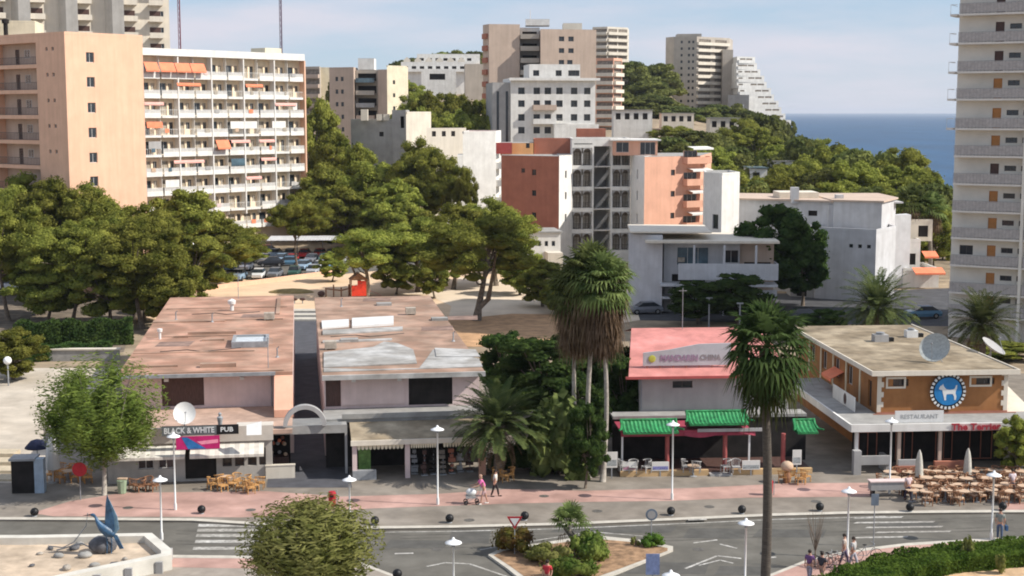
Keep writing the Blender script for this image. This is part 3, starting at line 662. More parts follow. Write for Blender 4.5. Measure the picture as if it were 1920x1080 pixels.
# F beige tower + white stepped pyramid
D=620
c0=P(1247,D,30)
b=Bld('apartment_tower','beige high-rise with sunlit balcony bands, far off beside the stepped pyramid',(c0.x,c0.y,16),0,far=True)
pts=[P(1247,D+4,30),P(1262,D-2,30),P(1305,D-4,30),P(1366,D+10,30),P(1372,D+28,30),P(1250,D+28,30)]; q=[(p.x-c0.x,p.y-c0.y) for p in pts]
Ht=Z(72,D)-16; fl=2.75; n=15
L1=(Vector(q[2])-Vector(q[1])).length; L2=(Vector(q[3])-Vector(q[2])).length
hs={1:[(L1*f,L1*f+.9,Ht-2.2-fl*k,Ht-1.1-fl*k,'wind') for f in (.3,.62,.8) for k in range(12)],2:[(f*L2,f*L2+L2*.36,Ht-1.7-fl*k,Ht-.45-fl*k,'shade') for f in (.06,.55) for k in range(n)]}
b.walls(q,0,Ht,M_beige2,hs,roof=M_conc,parapet=.6)
T,L_=b.fr[2]
for k in range(n): b.balc(T,.1,L_-.6,Ht-2.75-fl*k,.9,'solid',1.05,m=M_ivory)
b.walls([(q[2][0]-7,6),(q[2][0]+3,4),(q[2][0]+3,14),(q[2][0]-7,14)],Ht+.01,Ht+2.2,M_beige2,{},roof=M_conc,name='roof_room')
c0=P(1364,606,30); b=Bld('terraced_building','white pyramid-stepped terrace building descending towards the sea beside the beige high-rise',(c0.x,c0.y,10),0,far=True)
fl=2.75; D=606
steps=[(105,1384,1421),(117,1382,1424),(129,1382,1430),(141,1382,1437),(153,1382,1441),(165,1384,1449),(177,1386,1454),(189,1388,1462),(201,1390,1467),(213,1392,1474),(225,1400,1484)]
for i,(yy,xa,xb) in enumerate(steps):
    x0=X(xa,D,30)-c0.x; x1=X(xb,D,30)-c0.x; zt=Z(yy,D)-10; zb=Z(yy+12,D)-10; yo=8-i*.9
    b.walls([(x0,yo-3.2),(x1,yo+.8),(x1,26),(x0,26)],zb,zt,M_greyw if False else M_white,{0:[(x1-x0-7+.2,x1-x0-4,1.0,1.9,'shade'),(x1-x0-3.6,x1-x0-.6,1.0,1.9,'shade')]+([(.8,2.8,.8,1.8,'shade')] if i>0 else [])},roof=M_conc,name='terrace_level')
    b.balc(b.fr[0][0],.3,x1-x0,0.02,1.0,'solid',1.15,m=M_white)
x0=0;x1=X(1384,D,30)-c0.x
b.walls(box_pts(x0,x1,16,27),0,Z(90,D)-10,M_beige2,{},roof=M_conc,name='stair_tower')
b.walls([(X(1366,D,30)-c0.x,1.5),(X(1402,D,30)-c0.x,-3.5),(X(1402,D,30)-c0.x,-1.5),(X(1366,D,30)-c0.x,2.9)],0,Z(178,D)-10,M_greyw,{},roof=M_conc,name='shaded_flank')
# G grey-brown block
D=370; z0=8; c0=P(615,D,30); b=Bld('apartment_building','taupe block with dark balconies between a brown wall and a cream wall',(c0.x,c0.y,z0),0,far=True)
x=lambda px:(px-615)/F*D; H=Z(128,D)-z0
b.walls([(x(615),3),(x(663),0),(x(664),9),(x(616),12)],0,H,M_beige,{0:[(x(640)-x(615)+k*2.4,x(640)-x(615)+.8+k*2.4,H-3.2-3.2*j,H-2.1-3.2*j,'wind') for k in (0,) for j in range(5)]+[(1.8,2.6,H-3.2-3.2*j,H-2.1-3.2*j,'wind') for j in range(5)]},roof=M_conc,parapet=.3)
b.walls([(x(664.5),3.5),(x(706),3.5),(x(706),12),(x(664.5),12)],0,H-.3,M_beige2,{0:[(.5,x(706)-x(665)-.4,H-3.1-3.15*j,H-1.2-3.15*j,'dark',.8) for j in range(6)]},roof=M_conc,name='balcony_wall')
for j in range(6): b.balc(Matrix.Translation((0,3.5,0)),x(665.5),x(700),H-3.4-3.15*j,2.6,'solid',.95,m=[M_glassb,M_beige2,M_greyw,M_beige,M_white,M_greyw][j])
b.walls([(x(706.5),1.5),(x(725),-.5),(x(725.2),12),(x(706.5),12)],0,H-.3,M_beige,{},roof=M_conc,name='brown_wall')
b.walls([(x(725.5),-1),(x(759),4),(x(757),13),(x(725.5),13)],0,H+.4,M_cream,{0:[(2.0,2.8,H-4-3.3*j,H-3-3.3*j,'wind') for j in range(5)]},roof=M_conc,parapet=.3,name='cream_wall')
b.walls([(x(668),4.5),(x(698),4.5),(x(698),10),(x(668),10)],H-.2,Z(108,D)-z0,M_white,{},roof=M_conc,name='stair_head')
# G2 small block right behind the balcony hotel
D=450; b=striped('apartment_building','small distant block just right of the balcony hotel',[P(572,D,30),P(600,D-2,30),P(604,D+12,30),P(572,D+12,30)],20,Z(128,D),3,[0],M_beige2,M_dark_in,M_beige)
D=455; b=Bld('house','cream distant house at the left of the taupe block',(X(600,D,30),D,20),0,far=True); b.walls(box_pts(0,3,0,8),0,Z(128,D)-20,M_cream,{},roof=M_conc,parapet=.3)
# H hillside white terraces
D=560; zt=Z(105,D)
hill=[('long white hillside terrace block with repeated gables below the hilltop pines',752,892,118,150,M_white,'h'),('white flat-roofed hillside house with a dark ribbon window',782,900,103,131,M_white,'h'),('low white hillside house with a brown shaded porch',790,855,133,152,M_white,'l'),('grey hillside block beside the beige tower',872,910,122,165,M_beige2,'p')]
for i,(lab,xa,xb,ya,yb,m,k) in enumerate(hill):
    DD=560-i*12+(22 if i==1 else 0); c0=P(xa,DD,40); b=Bld('hillside_house',lab,(c0.x,c0.y,Z(yb,DD)-6),R(4),far=True); wdt=X(xb,DD,40)-c0.x; h=Z(ya,DD)-Z(yb,DD)+6
    hs=[(u,u+1.7,h-3,h-1.2,'dark') for u in np.arange(1,wdt-2,3.1)]
    if k=='l': hs=[(3,wdt-4,h-3.2,h-1,'dark',1.0)]
    if k=='p': hs=[]
    b.walls(box_pts(0,wdt,0,8),0,h,m,{0:hs},roof=M_conc,parapet=.4)
    if i<2:
        b.balc(Matrix.Identity(4),.4,wdt-.4,h-3.2,1.6,'solid',.9,m=M_white)
        if i==0:
            for u in np.arange(1,wdt-3,4.2): 
                mb=MB(); mb.prism([(0,0),(2.6,0),(2.6,3),(0,3)],0,1.2); mb.add([(0,0,1.2),(2.6,0,1.2),(1.3,0,2.4),(0,3,1.2),(2.6,3,1.2),(1.3,3,2.4)],[(0,1,2),(4,3,5),(1,4,5,2),(3,0,2,5)])
                mb.v=[(p[0]+u,p[1]+2,p[2]+h+.0) for p in mb.v]; b.part(mb,'gable',M_ivory)
# I white low building and retaining terrace (centre left)
D=300; z0=4; c0=P(655,D,20); b=Bld('villa','low white villa, its shaded walls coloured grey, with chimneys below the taupe block',(c0.x,c0.y,z0),0,far=True)
x=lambda px:(px-655)/F*D
b.walls([(x(655),3),(x(735),0),(x(735),10),(x(655),10)],0,Z(226,D)-z0,M_greyw,{0:[(x(713)-x(655),x(713)-x(655)+1,Z(256,D)-z0,Z(250,D)-z0+.3,'dark')]},roof=M_conc,parapet=.3)  # this wall and the next wing: grey colour standing in for shade
b.walls([(x(735.3),-.6),(x(762),-1.6),(x(762),8),(x(735.3),8)],0,Z(209,D)-z0,M_greyw,{0:[(1.9,2.7,Z(240,D)-z0,Z(218,D)-z0,'none')]},roof=M_white,parapet=.3,name='shade_grey_wing')
b.walls([(x(762.3),-2),(x(803),2.5),(x(803),9),(x(762.3),9)],0,Z(213,D)-z0,M_ivory,{},roof=M_conc,parapet=.4,name='sunlit_wing')
for q,yy in ((683,205),(712,214),(723,214)):
    mb=MB(); mb.box(x(q)-.7,x(q)+.7,.2,1.5,Z(226,D)-z0,Z(yy,D)-z0); b.part(mb,'chimney',M_ivory)
D=285; c0=P(800,D,20); b=Bld('garden_wall','cream garden wall with openings running above the trees to the bright white gable',(c0.x,c0.y+2,3),R(0),cat='garden wall',far=True)
x=lambda px:(px-800)/F*D
b.walls([(0,-2.5),(x(872),2.0),(x(872),3),(0,-1.5)],0,Z(240,D)-3,M_ivory,{0:[(u,u+.9,Z(256,D)-3,Z(246,D)-3,'dark') for u in (1.2,3.4,5.5)]},roof=M_ivory)
# J bright white gable building
D=262; c0=P(868,D,15); b=Bld('apartment_building','bright white windowless apartment block left of the terracotta hotel',(c0.x,c0.y,0),0,far=False)
x=lambda px:(px-868)/F*D
z1=Z(250,D)
b.walls([(x(868),0),(x(929),3.5),(x(938),18),(x(872),18)],0,z1,M_white,{0:[]},roof=M_terra,parapet=.35)
T,L_=b.fr[1]
for k in range(4): b.balc(T,.5,9,z1-3.2-3.2*k,1.6,'solid',1.0,m=M_white)
mb=MB(); mb.M=T
for k in range(4): mb.box(1,8,.001,.06,z1-3.0-3.2*k,z1-.8-3.2*k)
b.part(mb,'balcony_doors',M_dark_in)
for i,(q,yy) in enumerate(((858,290),(848,312),(838,334),(826,352))):
    xa=x(q);xb=x(q+10.0) if i else x(867.7); mb=MB(); mb.prism([(xa,-.9-.5*i),(xb,-.45-.5*i),(xb,6),(xa,6)],0,Z(yy,D)); b.part(mb,'stepped_wall',M_white)
# ---------------------------------------------------------------- terracotta and white hotel (centre)
D0=225; c0=P(940,229,15); b=Bld('hotel_building','terracotta and white hotel with arched dark galleries and an open zigzag staircase',(c0.x,c0.y,0),0)
def lp(px,D): p=P(px,D,12); return (p.x-c0.x,p.y-c0.y)
H=Z(293,225); Hc=Z(262,230)
wins=lambda us,ys,D,w=.8,h=.9,st='wind': [(u,u+w,Z(y,D)-h/2,Z(y,D)+h/2,st) for u in us for y in ys]
p0,p1=lp(940,231),lp(1048,225); L_=(Vector(p1)-Vector(p0)).length; k=L_/108
b.walls([p0,p1,(p1[0],p1[1]+14),(p0[0],p0[1]+10)],0,H,M_terra,{0:wins([(998-940)*k],[324,363,405],226)+wins([(978-940)*k],[321],226,.7,.7)},roof=M_conc,name='terracotta_wall')
q0=(p1[0]+.02,p1[1]); q1=lp(1072,230); Ls=(Vector(q1)-Vector(q0)).length
b.walls([q0,q1,(q1[0],q1[1]+9),(q0[0],q0[1]+13)],0,H+.1,M_white,{0:wins([Ls*.45],[327,367,408],228,.8,1.2,'win')},roof=M_conc,name='white_wall')
# centre recess with galleries
r0=(q1[0]+.02,q1[1]+.3); r1=lp(1182,231.5); Lc=(Vector(r1)-Vector(r0)).length; fl=3.38
fz=[Z(y,230) for y in (312,352,392,432,472)]
hs=[]
kk=Lc/110
for z in fz:
    hs+= [(1.0*kk,38*kk,z+.12,z+fl-.45,'loggia',1.9)]
    hs+= [(76*kk,109*kk,z+.12,z+fl-.45,'loggia',1.9)]
hs+=[(41*kk,73*kk,.2,fz[0]+fl-.2,'none',4.0)]
hs+=[(76*kk,109*kk,fz[0]+fl+.1,Hc-1.2,'loggia',1.2),(4*kk,38*kk,fz[0]+fl+.1,Hc-.6,'loggia',1.2)]
b.walls([r0,r1,(r1[0],r1[1]+12),(r0[0],r0[1]+12)],0,Hc,M_white,{0:hs},roof=M_conc,name='gallery_wall',parapet=.2)
T,_w=b.fr[0]
mb=MB(); mb.M=T; mb.box(40*kk,74*kk,4.01,4.1,0,Hc-.3); b.part(mb,'staircase_back_wall',M_greyw)
for j,z in enumerate(fz):
    # arches: spandrels over the openings, posts and railings
    for (a,c,n) in ((1.0*kk,38*kk,2),(76*kk,109*kk,2)):
        mb=MB(); mb.M=T; wdt=(c-a)/n
        for i in range(n):
            u0=a+i*wdt; pts=[]; 
            for t in range(9): th=math.pi*t/8; pts.append((u0+wdt/2-math.cos(th)*(wdt/2-.12),z+fl-1.35+math.sin(th)*.8))
            for t in range(8):
                (xa,za),(xb,zb)=pts[t],pts[t+1]; mb.add([(xa,.02,za),(xb,.02,zb),(xb,.02,z+fl-.44),(xa,.02,z+fl-.44),(xa,.25,za),(xb,.25,zb),(xb,.25,z+fl-.44),(xa,.25,z+fl-.44)],[(0,1,2,3),(0,4,5,1),(7,6,5,4)])
            mb.box(u0+(0 if i else 0),u0+.12,.02,.25,z+.13,z+fl-1.35); mb.box(u0+wdt-.12,u0+wdt,.02,.25,z+.13,z+fl-1.35)
        b.part(mb,'arch',M_greyw)
        b.balc(T@Matrix.Translation((0,.35,0)),a,c,z+.14,.25,'rail',.95,m=M_slab,rm=M_raild,slab=.1,name='gallery_rail')
        for i in range(2): put(winmesh(1.0,2.1,True,M_brownd,M_curtain)[0],'door',b.o,T@Matrix.Translation((a+.5+i*1.5,1.84,z+.15)))
    mb=MB(); u0,u1=42*kk,72*kk; n=9
    s0,s1=(u0,u1) 
    for i in range(n): xa=s0+(s1-s0)*i/n; za=z+fl*i/n*.92-.9; mb.box(xa,xa+(s1-s0)/n+.02,1.2,2.6,za,za+.35) ; 
    mb.add([(u0,1.1,z-.9),(u1,1.1,z+fl*.92-.9),(u1,1.1,z+fl*.92-.2),(u0,1.1,z-.2)],[(0,1,2,3)])
    for v in mb.v: pass
    mb.v=[tuple(T@Vector(v)) for v in mb.v]; b.part(mb,'stair_flight',M_conc)
    mb=MB(); mb.M=T; mb.box(u0-.3,u1+.3,.3,3.9,z-.18,z+.0); b.part(mb,'landing',M_slab)
# grey flank + peach block
s0=(r1[0]+.02,r1[1]-.2); s1=lp(1208,222); s2=lp(1312,227.5); s3=lp(1333,246)
Lp=(Vector(s2)-Vector(s1)).length; L5=(Vector(s1)-Vector(s0)).length; kp=Lp/104
b.walls([s1,s2,s3,(s1[0]+2,s1[1]+22)],0,H,M_salmon,{0:wins([(1257-1208)*kp],[324,364,405],224,.8,.9)+[(Lp-3.2,Lp-.6,z+.9,z+2.6,'win') for z in fz[:4]]},roof=M_conc,name='peach_wall')
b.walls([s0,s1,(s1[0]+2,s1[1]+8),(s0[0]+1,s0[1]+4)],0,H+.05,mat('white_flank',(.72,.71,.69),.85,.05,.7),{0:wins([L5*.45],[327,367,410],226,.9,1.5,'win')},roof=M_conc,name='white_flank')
T,_w=b.fr[0]
b.walls([s1,s2,s3],0,.01,M_salmon,{},closed=False,name='plinth'); Tp,_w=b.fr[0]
for z in fz[:4]:
    b.balc(Tp,Lp-3.4,Lp+1.2,z+.75,1.1,'solid',.85,m=M_salmon); awning(b,Tp,Lp-2.6,Lp+1.4,z+3.25,1.6,.25,M_white,'canopy')
b.balc(b.fr[1][0],.2,8,fz[0]+.6,1.0,'solid',.9,m=M_salmon)
# rooftop rooms
def lpx(px,D): return lp(px,D)
a0,a1=lpx(938,236),lpx(1000,236); b.walls(box_pts(a0[0],a1[0],a0[1],a0[1]+8),H-.2,Z(268,236),mat('orange_wall',(.80,.42,.18),.85,.06,.6),{0:[(4.2,4.8,1.2,2.0,'wind')]},roof=M_conc,name='orange_roof_room')
a0,a1=lpx(1000,237),lpx(1074,237); b.walls(box_pts(a0[0]+.1,a1[0],a0[1],a0[1]+9),H-.2,Z(264,237),M_terra,{},roof=M_terra,parapet=.3,name='brown_roof_room')
mb=MB(); mb.box(lp(930,235)[0],lp(960,235)[0],a0[1]-2.5,a0[1]-1.3,H+.1,H+1.9); b.part(mb,'red_awning',mat('brick_red',(.42,.08,.07),.8,.1,1))
mb=MB(); mb.box(lp(1085,238)[0],lp(1140,238)[0],a0[1]+8,a0[1]+12,Hc-1,Hc+1.6); b.part(mb,'brick_roof_box',M_terra)
a0,a1=lpx(1150,229),lpx(1232,229); a=box_pts(a0[0],a1[0],a0[1],a0[1]+9)
b.walls(a,H+.01,Z(264,229),M_salmon,{0:[(.4,2.4,.5,2.1,'win'),(4.2,6.6,.1,2.1,'win2')]},roof=M_white,over=.5,name='penthouse_wall')
# K garden houses left of hotel foot
D=214; c=P(985,D,4); bb=Bld('garden_house','small white house with three little windows at the foot of the terracotta wall',(c.x,c.y,0),R(8)); wd=X(1052,D,4)-c.x
bb.walls(box_pts(0,wd,0,7),0,Z(437,D),M_white,{0:[(wd*f,wd*f+.5,Z(462,D),Z(455,D)+.2,'wind') for f in (.35,.55,.75)]},roof=M_conc,over=.25)
bb.walls([(wd*.55,-3),(wd*.97,-3),(wd*.97,-.01),(wd*.55,-.01)],0,Z(475,211),M_ivory,{0:[(.5,1.3,.1,2.0,'dark')]},roof=M_ivory,name='porch_wall')
# L white modernist villa (1180-1450)
D=174; c=P(1178,D,5); b=Bld('villa','white modernist villa with a blank left wall, deep balcony and flat overhanging canopies',(c.x,c.y,0),R(-3))
def x(px,DD=174): return (X(px,DD,5)-c.x)
Hv=Z(438,D)
b.walls([(0,0),(x(1240),-2),(x(1240)+.3,10),(1.5,12)],0,Hv,M_shadew,{},roof=M_shadew,name='blank_wall')
b.walls([(x(1241)+.2,0),(x(1385),0),(x(1385),10),(x(1241)+.2,10)],0,Hv-1.0,M_shadew,{0:[(1.6,5.4,Z(497,D),Z(463,D),'winb'),(7.2,9,Z(492,D),Z(468,D),'win2'),(1.0,5,3.0-.2,4.6,'dark')]},roof=M_conc,name='main_wall')
for (xa,xb,yf,y,t) in ((1208,1452,-3.2,447,.28),(1180,1330,-1.6,432,.2)):
    mb=MB(); mb.box(x(xa),x(xb),yf,9.5,Z(y,D)-t,Z(y,D)); b.part(mb,'canopy',M_ivory)
mb=MB(); mb.box(x(1235),x(1450),-3.4,-.05,Z(526,D)-.3,Z(526,D)-.05); mb.box(x(1268),x(1450),-3.5,-3.35,Z(518,D),Z(488,D)); mb.box(x(1448),x(1450),-3.34,-.06,Z(518,D),Z(488,D)); b.part(mb,'balcony',M_shadew)
mb=MB(); mb.box(x(1240),x(1450),-2.6,-.04,Z(552,D)-.2,Z(552,D)); mb.box(x(1400),x(1450),-2.7,-2.61,Z(552,D),Z(537,D)); b.part(mb,'lower_balcony',M_shadew)
for q in (1295,1350,1408): mb=MB(); mb.box(x(q),x(q)+.25,-3.1,-2.85,0,Z(450,D)-.3); b.part(mb,'pillar',M_shadew)
b.walls([(x(1386),1),(x(1450),1),(x(1450),9),(x(1386),9)],0,Hv-1.2,M_beige,{0:[(1,3.6,.3,2.3,'dark'),(.6,3.8,4,6.0,'dark')]},roof=M_conc,name='recessed_wall')
for xx,zz_ in ((1.9,6.1),(6.5,4.6)): mb=MB(); mb.box(x(1241)+xx,x(1241)+xx+.8,-.35,-.003,zz_,zz_+.55); b.part(mb,'air_conditioner',M_curtain)
# M white stair tower
D=190; c=P(1320,D,8); b=Bld('stair_tower','tall plain white stair tower with one dark window, half in shade',(c.x,c.y,0),0)
w1=X(1352,D-3,8)-c.x; w2=X(1385,D,8)-c.x
b.walls([(0,0),(w1,-3),(w2,0),(w2-.4,6),(.6,6)],0,Z(326,D),M_white,{0:[(w1*.92,w1*.92+1.2,Z(427,D),Z(400,D),'wind')]},roof=M_conc,parapet=.25)
# N long white building
D=192; c=P(1386,D,6); b=Bld('apartment_building','long low white building with a tan flat roof, left of the tower',(c.x,c.y,0),0)
x=lambda px,DD=192:(X(px,DD,6)-c.x)
H1=Z(378,D)
b.walls([(0,5),(x(1556),-1),(x(1556),14),(0,17)],0,H1,M_shadew,{0:[(x(1470),x(1475),Z(432,D),Z(408,D),'wind'),(x(1530),x(1547),Z(405,D),Z(395,D),'dark'),(x(1500),x(1508),Z(430,D),Z(415,D),'wind')]},roof=M_beige,over=.5)
b.walls([(x(1556)+.03,-1.6),(x(1636),-4.2),(x(1690),3.5),(x(1690),14),(x(1556)+.03,14)],0,Z(376,D),M_shadew,{1:[]},roof=M_beige,over=.3,name='upper_end_wall')
mb=MB(); mb.box(x(1660),x(1700),2.3,6,Z(382,D)-.1,Z(382,D)+.1); b.part(mb,'canopy',M_shadew)
DD=183
b.walls([(x(1540,DD),-5.5),(x(1640,DD),-9.5),(x(1700,DD),-3.5),(x(1700,DD),-.2),(x(1540,DD),-.4)],0,Z(437,DD),M_shadew,{0:[(x(q,DD)-x(1540,DD),x(q,DD)-x(1540,DD)+.5,Z(466,DD),Z(459,DD),'wind') for q in (1605,1622,1639)]},roof=M_conc,parapet=.5,name='lower_wing')
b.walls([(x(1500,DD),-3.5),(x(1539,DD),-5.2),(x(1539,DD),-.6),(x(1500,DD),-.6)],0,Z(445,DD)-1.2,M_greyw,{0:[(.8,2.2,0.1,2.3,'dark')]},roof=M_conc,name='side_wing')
b.walls([(x(1640,200),7),(x(1700,200),9.5),(x(1702,200),16),(x(1640,200),16)],0,Z(420,200),M_shadew,{},roof=M_shadew,name='stepped_end',parapet=.3)
b.walls([(x(1683,196),5.5),(x(1716,196),6.5),(x(1716,196),9),(x(1683,196),7)],0,Z(405,196),M_shadew,{},roof=M_shadew,name='stepped_end')
for q,yy in ((1484,352),(1568,366),(1548,383)): mb=MB(); mb.box(x(q),x(q)+1,.8 if yy<380 else -1.2,1.9 if yy<380 else -.2,H1-.3 if yy<380 else 8,Z(yy,D)); b.part(mb,'chimney',M_shadew)
mb=MB(); mb.box(x(1470),x(1545),4,9,H1+.23,H1+1.0); b.part(mb,'roof_box',M_ivory)
# O terraces right of it
D=201; c=P(1700,D,5); b=Bld('terraced_house','small white terraced house with orange awnings beside the tower',(c.x,c.y,0),0)
x=lambda px,DD=196:(X(px,DD,5)-c.x)
for i,(xa,xb,ya,yb,yo) in enumerate(((1702,1770,505,560,-3),(1706,1745,455,504.5,0),(1712,1775,420,454.5,2))):
    b.walls(box_pts(x(xa),x(xb),yo,yo+8),max(0,Z(yb,D)) if i else 0,Z(ya,D),M_white if i!=2 else M_ivory,{0:[(x(xb)-x(xa)-2,x(xb)-x(xa)-.6,.6,2.2,'dark')] if i else []},roof=M_conc,parapet=.5,name='terrace_wall')
for (xa,xb,y,yo) in ((1745,1772,470,-.5),(1718,1775,497,-3.1)): awning(b,Matrix.Translation((0,yo,0)),x(xa),x(xb),Z(y,D),1.8,.6,M_orange)
# right tower
c0=P(1784,153,20); YR=math.atan2(-.518,.855); b=Bld('apartment_tower','tall grey apartment tower with orange doors filling the right edge',(c0.x,c0.y,0),YR)
W=26; HH=58; fl=3.06; hs=[]
zz=[Z(y,153) for y in (28,82,136,187,242,293,345,396,446,497,548,590)]; flr=zz[0]-zz[1]
lv=[zz[0]+flr*k for k in (7,6,5,4,3,2,1)]+zz
b.walls(box_pts(0,W,1.35,24),0,HH,M_greyw,{},roof=M_conc,name='hidden_wall') if False else None
wall=[]
for j,z in enumerate(lv):
    for r in range(3):
        o=r*7.6
        wall+=[(o+3.75,o+4.65,z+.12,z+2.2,'none',.15)]
        if r==0 and z==zz[9]: wall+=[(o+.9,o+2.3,z+1.1,z+2.1,'wind',.15)]
        wall+=[(o+5.2,o+6.4,z+1.45,z+2.0,'wind',.15),(o+6.9,o+7.3,z+1.45,z+2.0,'wind',.15)]
M_tower=mat('tower_render',(.74,.70,.62),.88,.05,.5,dirt=.1)
b.walls([(0,1.3),(W,1.3),(W,25),(0,25)],0,HH,M_tower,{0:wall},roof=M_conc)
T,_w=b.fr[0]; random.seed(11)
mdo=mat('orange_door',(.50,.22,.07),.6,.1,3,stretch=(4,1,1))
for j,z in enumerate(lv):
    if z<1: continue
    for r in range(3):
        dk=(j in(7,9,13) or random.random()<.12); put(winmesh(.9,2.08,True,M_brownd if dk else mdo,M_brownd if dk else mdo,0)[0],'door',b.o,T@Matrix.Translation((r*7.6+3.75,.1,z+.12)))
    for r in range(3): b.balc(Matrix.Translation((0,1.29,0)),r*7.6+(.25 if r==0 else .05),(r+1)*7.6-.3,z+.1,1.25,'half' if False else 'rail',1.08,m=M_slab,rm=M_railm,slab=.2,name='access_gallery')
    mb=MB(); 
    for r in range(3): mb.box(r*7.6+(.3 if r==0 else .1),(r+1)*7.6-.35,.06,.09,z+.18,z+1.1)
    b.part(mb,'gallery_panel',mat('gallery_mesh_panel',(.43,.40,.38),.7,.12,3))
    if z>zz[4]-.1:
        mb=MB(); mb.box(-.75,-.02,.4,3.2,z-.1,z+.12); mb.tube([(-.72,.45,z+.12),(-.72,.45,z+1.1),(-.05,.45,z+1.1)],.03,5); mb.tube([(-.72,.45,z+1.1),(-.72,3.1,z+1.1)],.03,5); b.part(mb,'side_balcony',M_slab)
for r in range(3): mb=MB(); mb.box((r+1)*7.6-.28,(r+1)*7.6+.02,-.06,1.28,0,HH); b.part(mb,'pier',M_tower)
# carport roofs
for i,(xa,xb,D,z,dep,lab) in enumerate(((440,560,274,3.2,9,'far grey carport roof just below the balcony hotel'),(570,780,268,3.2,9,'long pale carport roof behind the leaning pine'),(500,655,236,3.2,9,'nearest corrugated carport roof above the parked cars'),(690,800,240,3.2,7,'bluish carport roof seen between two park pines'))):
    c=P(xa,D,3); b=Bld('carport',lab,(c.x,c.y,0),R(5),cat='carport',far=True); wd=(X(xb,D,3)-c.x)
    mb=MB(); n=int(wd/.5)
    for k in range(n): u=k*wd/n; mb.box(u,u+wd/n-.04,0,dep,z-.08+.03*(k%2),z); 
    b.part(mb,'roof_sheet',mat('corrugated_sheet',(.60,.60,.60),.55,.1,1,dirt=.2))
    for u in np.linspace(.4,wd-.4,4): mb=MB(); mb.tube([(u,dep*.5,0),(u,dep*.5,z-.09)],.09,6); b.part(mb,'post',M_metalg)
# small villas in the right-hand wood
for lab,px,w_,ya,yb,D,m in (('white flat-roofed pavilion deep in the wood, closest to the sea',1450,36,303,318,330,M_white),('small pale blue-roofed house with two arched windows in the wood',1406,32,316,335,300,M_white),('teal tented roof showing between the pines',1603,30,325,345,300,None),('low cream villa under the beige high-rise',1240,60,213,240,480,M_ivory),('white wall of a hillside villa beneath the far stepped pyramid',1330,55,222,245,430,M_ivory),('low white pavilion with dark upper window band behind the white hotel',1150,72,207,245,420,M_white)):
    c=P(px,D,10); z0=ground(px,D)-1; b=Bld('small_house',lab,(c.x,c.y,z0),0,far=True,cat='house'); wd=X(px+w_,D,10)-c.x
    if m is None:
        mb=MB(); h=Z(ya,D)-z0; mb.add([(0,0,h-3),(wd,0,h-3),(wd,wd,h-3),(0,wd,h-3),(wd/2,wd/2,h)],[(0,1,4),(1,2,4),(2,3,4),(3,0,4)]); b.part(mb,'tent_roof',mat('teal_canvas',(.12,.42,.36),.8,.1,1))
        for u,v in ((.1,.1),(wd-.1,.1),(wd-.1,wd-.1),(.1,wd-.1)): mb=MB(); mb.tube([(u,v,0),(u,v,h-3)],.08,6); b.part(mb,'post',M_white)
    else: b.walls(box_pts(0,wd,0,8),0,Z(ya,D)-z0,m,{0:[(u,u+1.4,Z(ya,D)-z0-2.6,Z(ya,D)-z0-.8,'dark') for u in np.arange(.6,wd-1.5,2.6)]},roof=M_glassb if 'blue' in lab else M_conc,over=.3)
# ---------------------------------------------------------------- shop row
YS=R(8.45)
M_roof1=mat('terracotta_roof_felt',(.60,.33,.235),.9,.12,.5,.4,col2=(.38,.25,.18),dirt=.75)
M_roof2=mat('brown_roof_felt',(.50,.31,.225),.9,.2,.5,.4,col2=(.33,.24,.18),dirt=.75)
M_roofw=mat('white_roof_sheet',(.50,.49,.47),.85,.16,1,dirt=.7)
M_tan=mat('tan_roof',(.40,.325,.225),.9,.22,.8,.3,dirt=.8)
c0=P(222,98,6); b=Bld('shop_building','long pub building with terracotta felt roof, pinkish upper wall and roof terrace',(c0.x,c0.y,0),YS)
ZR=6.0
b.walls(box_pts(0.1,10.6,.9,42.6),0,ZR-.25,M_pinkw,{0:[(2.7,5.6,3.55,5.55,'shutter')]},name='upper_wall')
mb=MB(); mb.box(-.1,11.9,-.1,42.8,ZR-.24,ZR); b.part(mb,'roof',M_roof1)
mb=MB(); mb.box(-.15,10.7,-.28,-.103,ZR-.22,ZR+.02); b.part(mb,'gutter',M_metalg)
mb=MB(); mb.box(10.62,11.9,.0,42.6,0,ZR-.245); b.part(mb,'alley_wall',M_pinkw)
mb=MB(); mb.add([(10.62,-.105,3.4),(10.62,-3.2,3.4),(10.62,-3.2,3.9),(10.62,-.105,ZR-.25),(11.9,-.105,3.4),(11.9,-3.2,3.4),(11.9,-3.2,3.9),(11.9,-.105,ZR-.25)],[(0,1,2,3),(7,6,5,4),(1,5,6,2),(2,6,7,3)]); b.part(mb,'sloping_side_wall',M_salmon)
for k,(xx,yy,l_) in enumerate(((0.3,.2,11),(0,9,9),(.2,17,7),(2,26,9),(.3,34,11))): mb=MB(); mb.box(xx,xx+l_,yy,yy+.25,ZR+.003,ZR+.07); b.part(mb,'roof_joint',M_roof2)
def wloc(b,px,D,z): p=P(px,D,z); return b.loc((p.x,p.y))
for (xa,ya,xb,yb,h_) in ((352,628,440,626,.22),(378,640,418,638,.15),(375,690,440,686,.28),(325,634,350,633,.15),(520,560,522,590,.12),(286,606,420,600,.10),(240,690,330,688,.12)):
    p=b.loc(gp(xa,ya,ZR)); q=b.loc(gp(xb,yb,ZR)); mb=MB(); mb.box(min(p.x,q.x),max(p.x,q.x)+.12,min(p.y,q.y),max(p.y,q.y)+.12,ZR+.003,ZR+h_); b.part(mb,'roof_upstand',M_roof2)
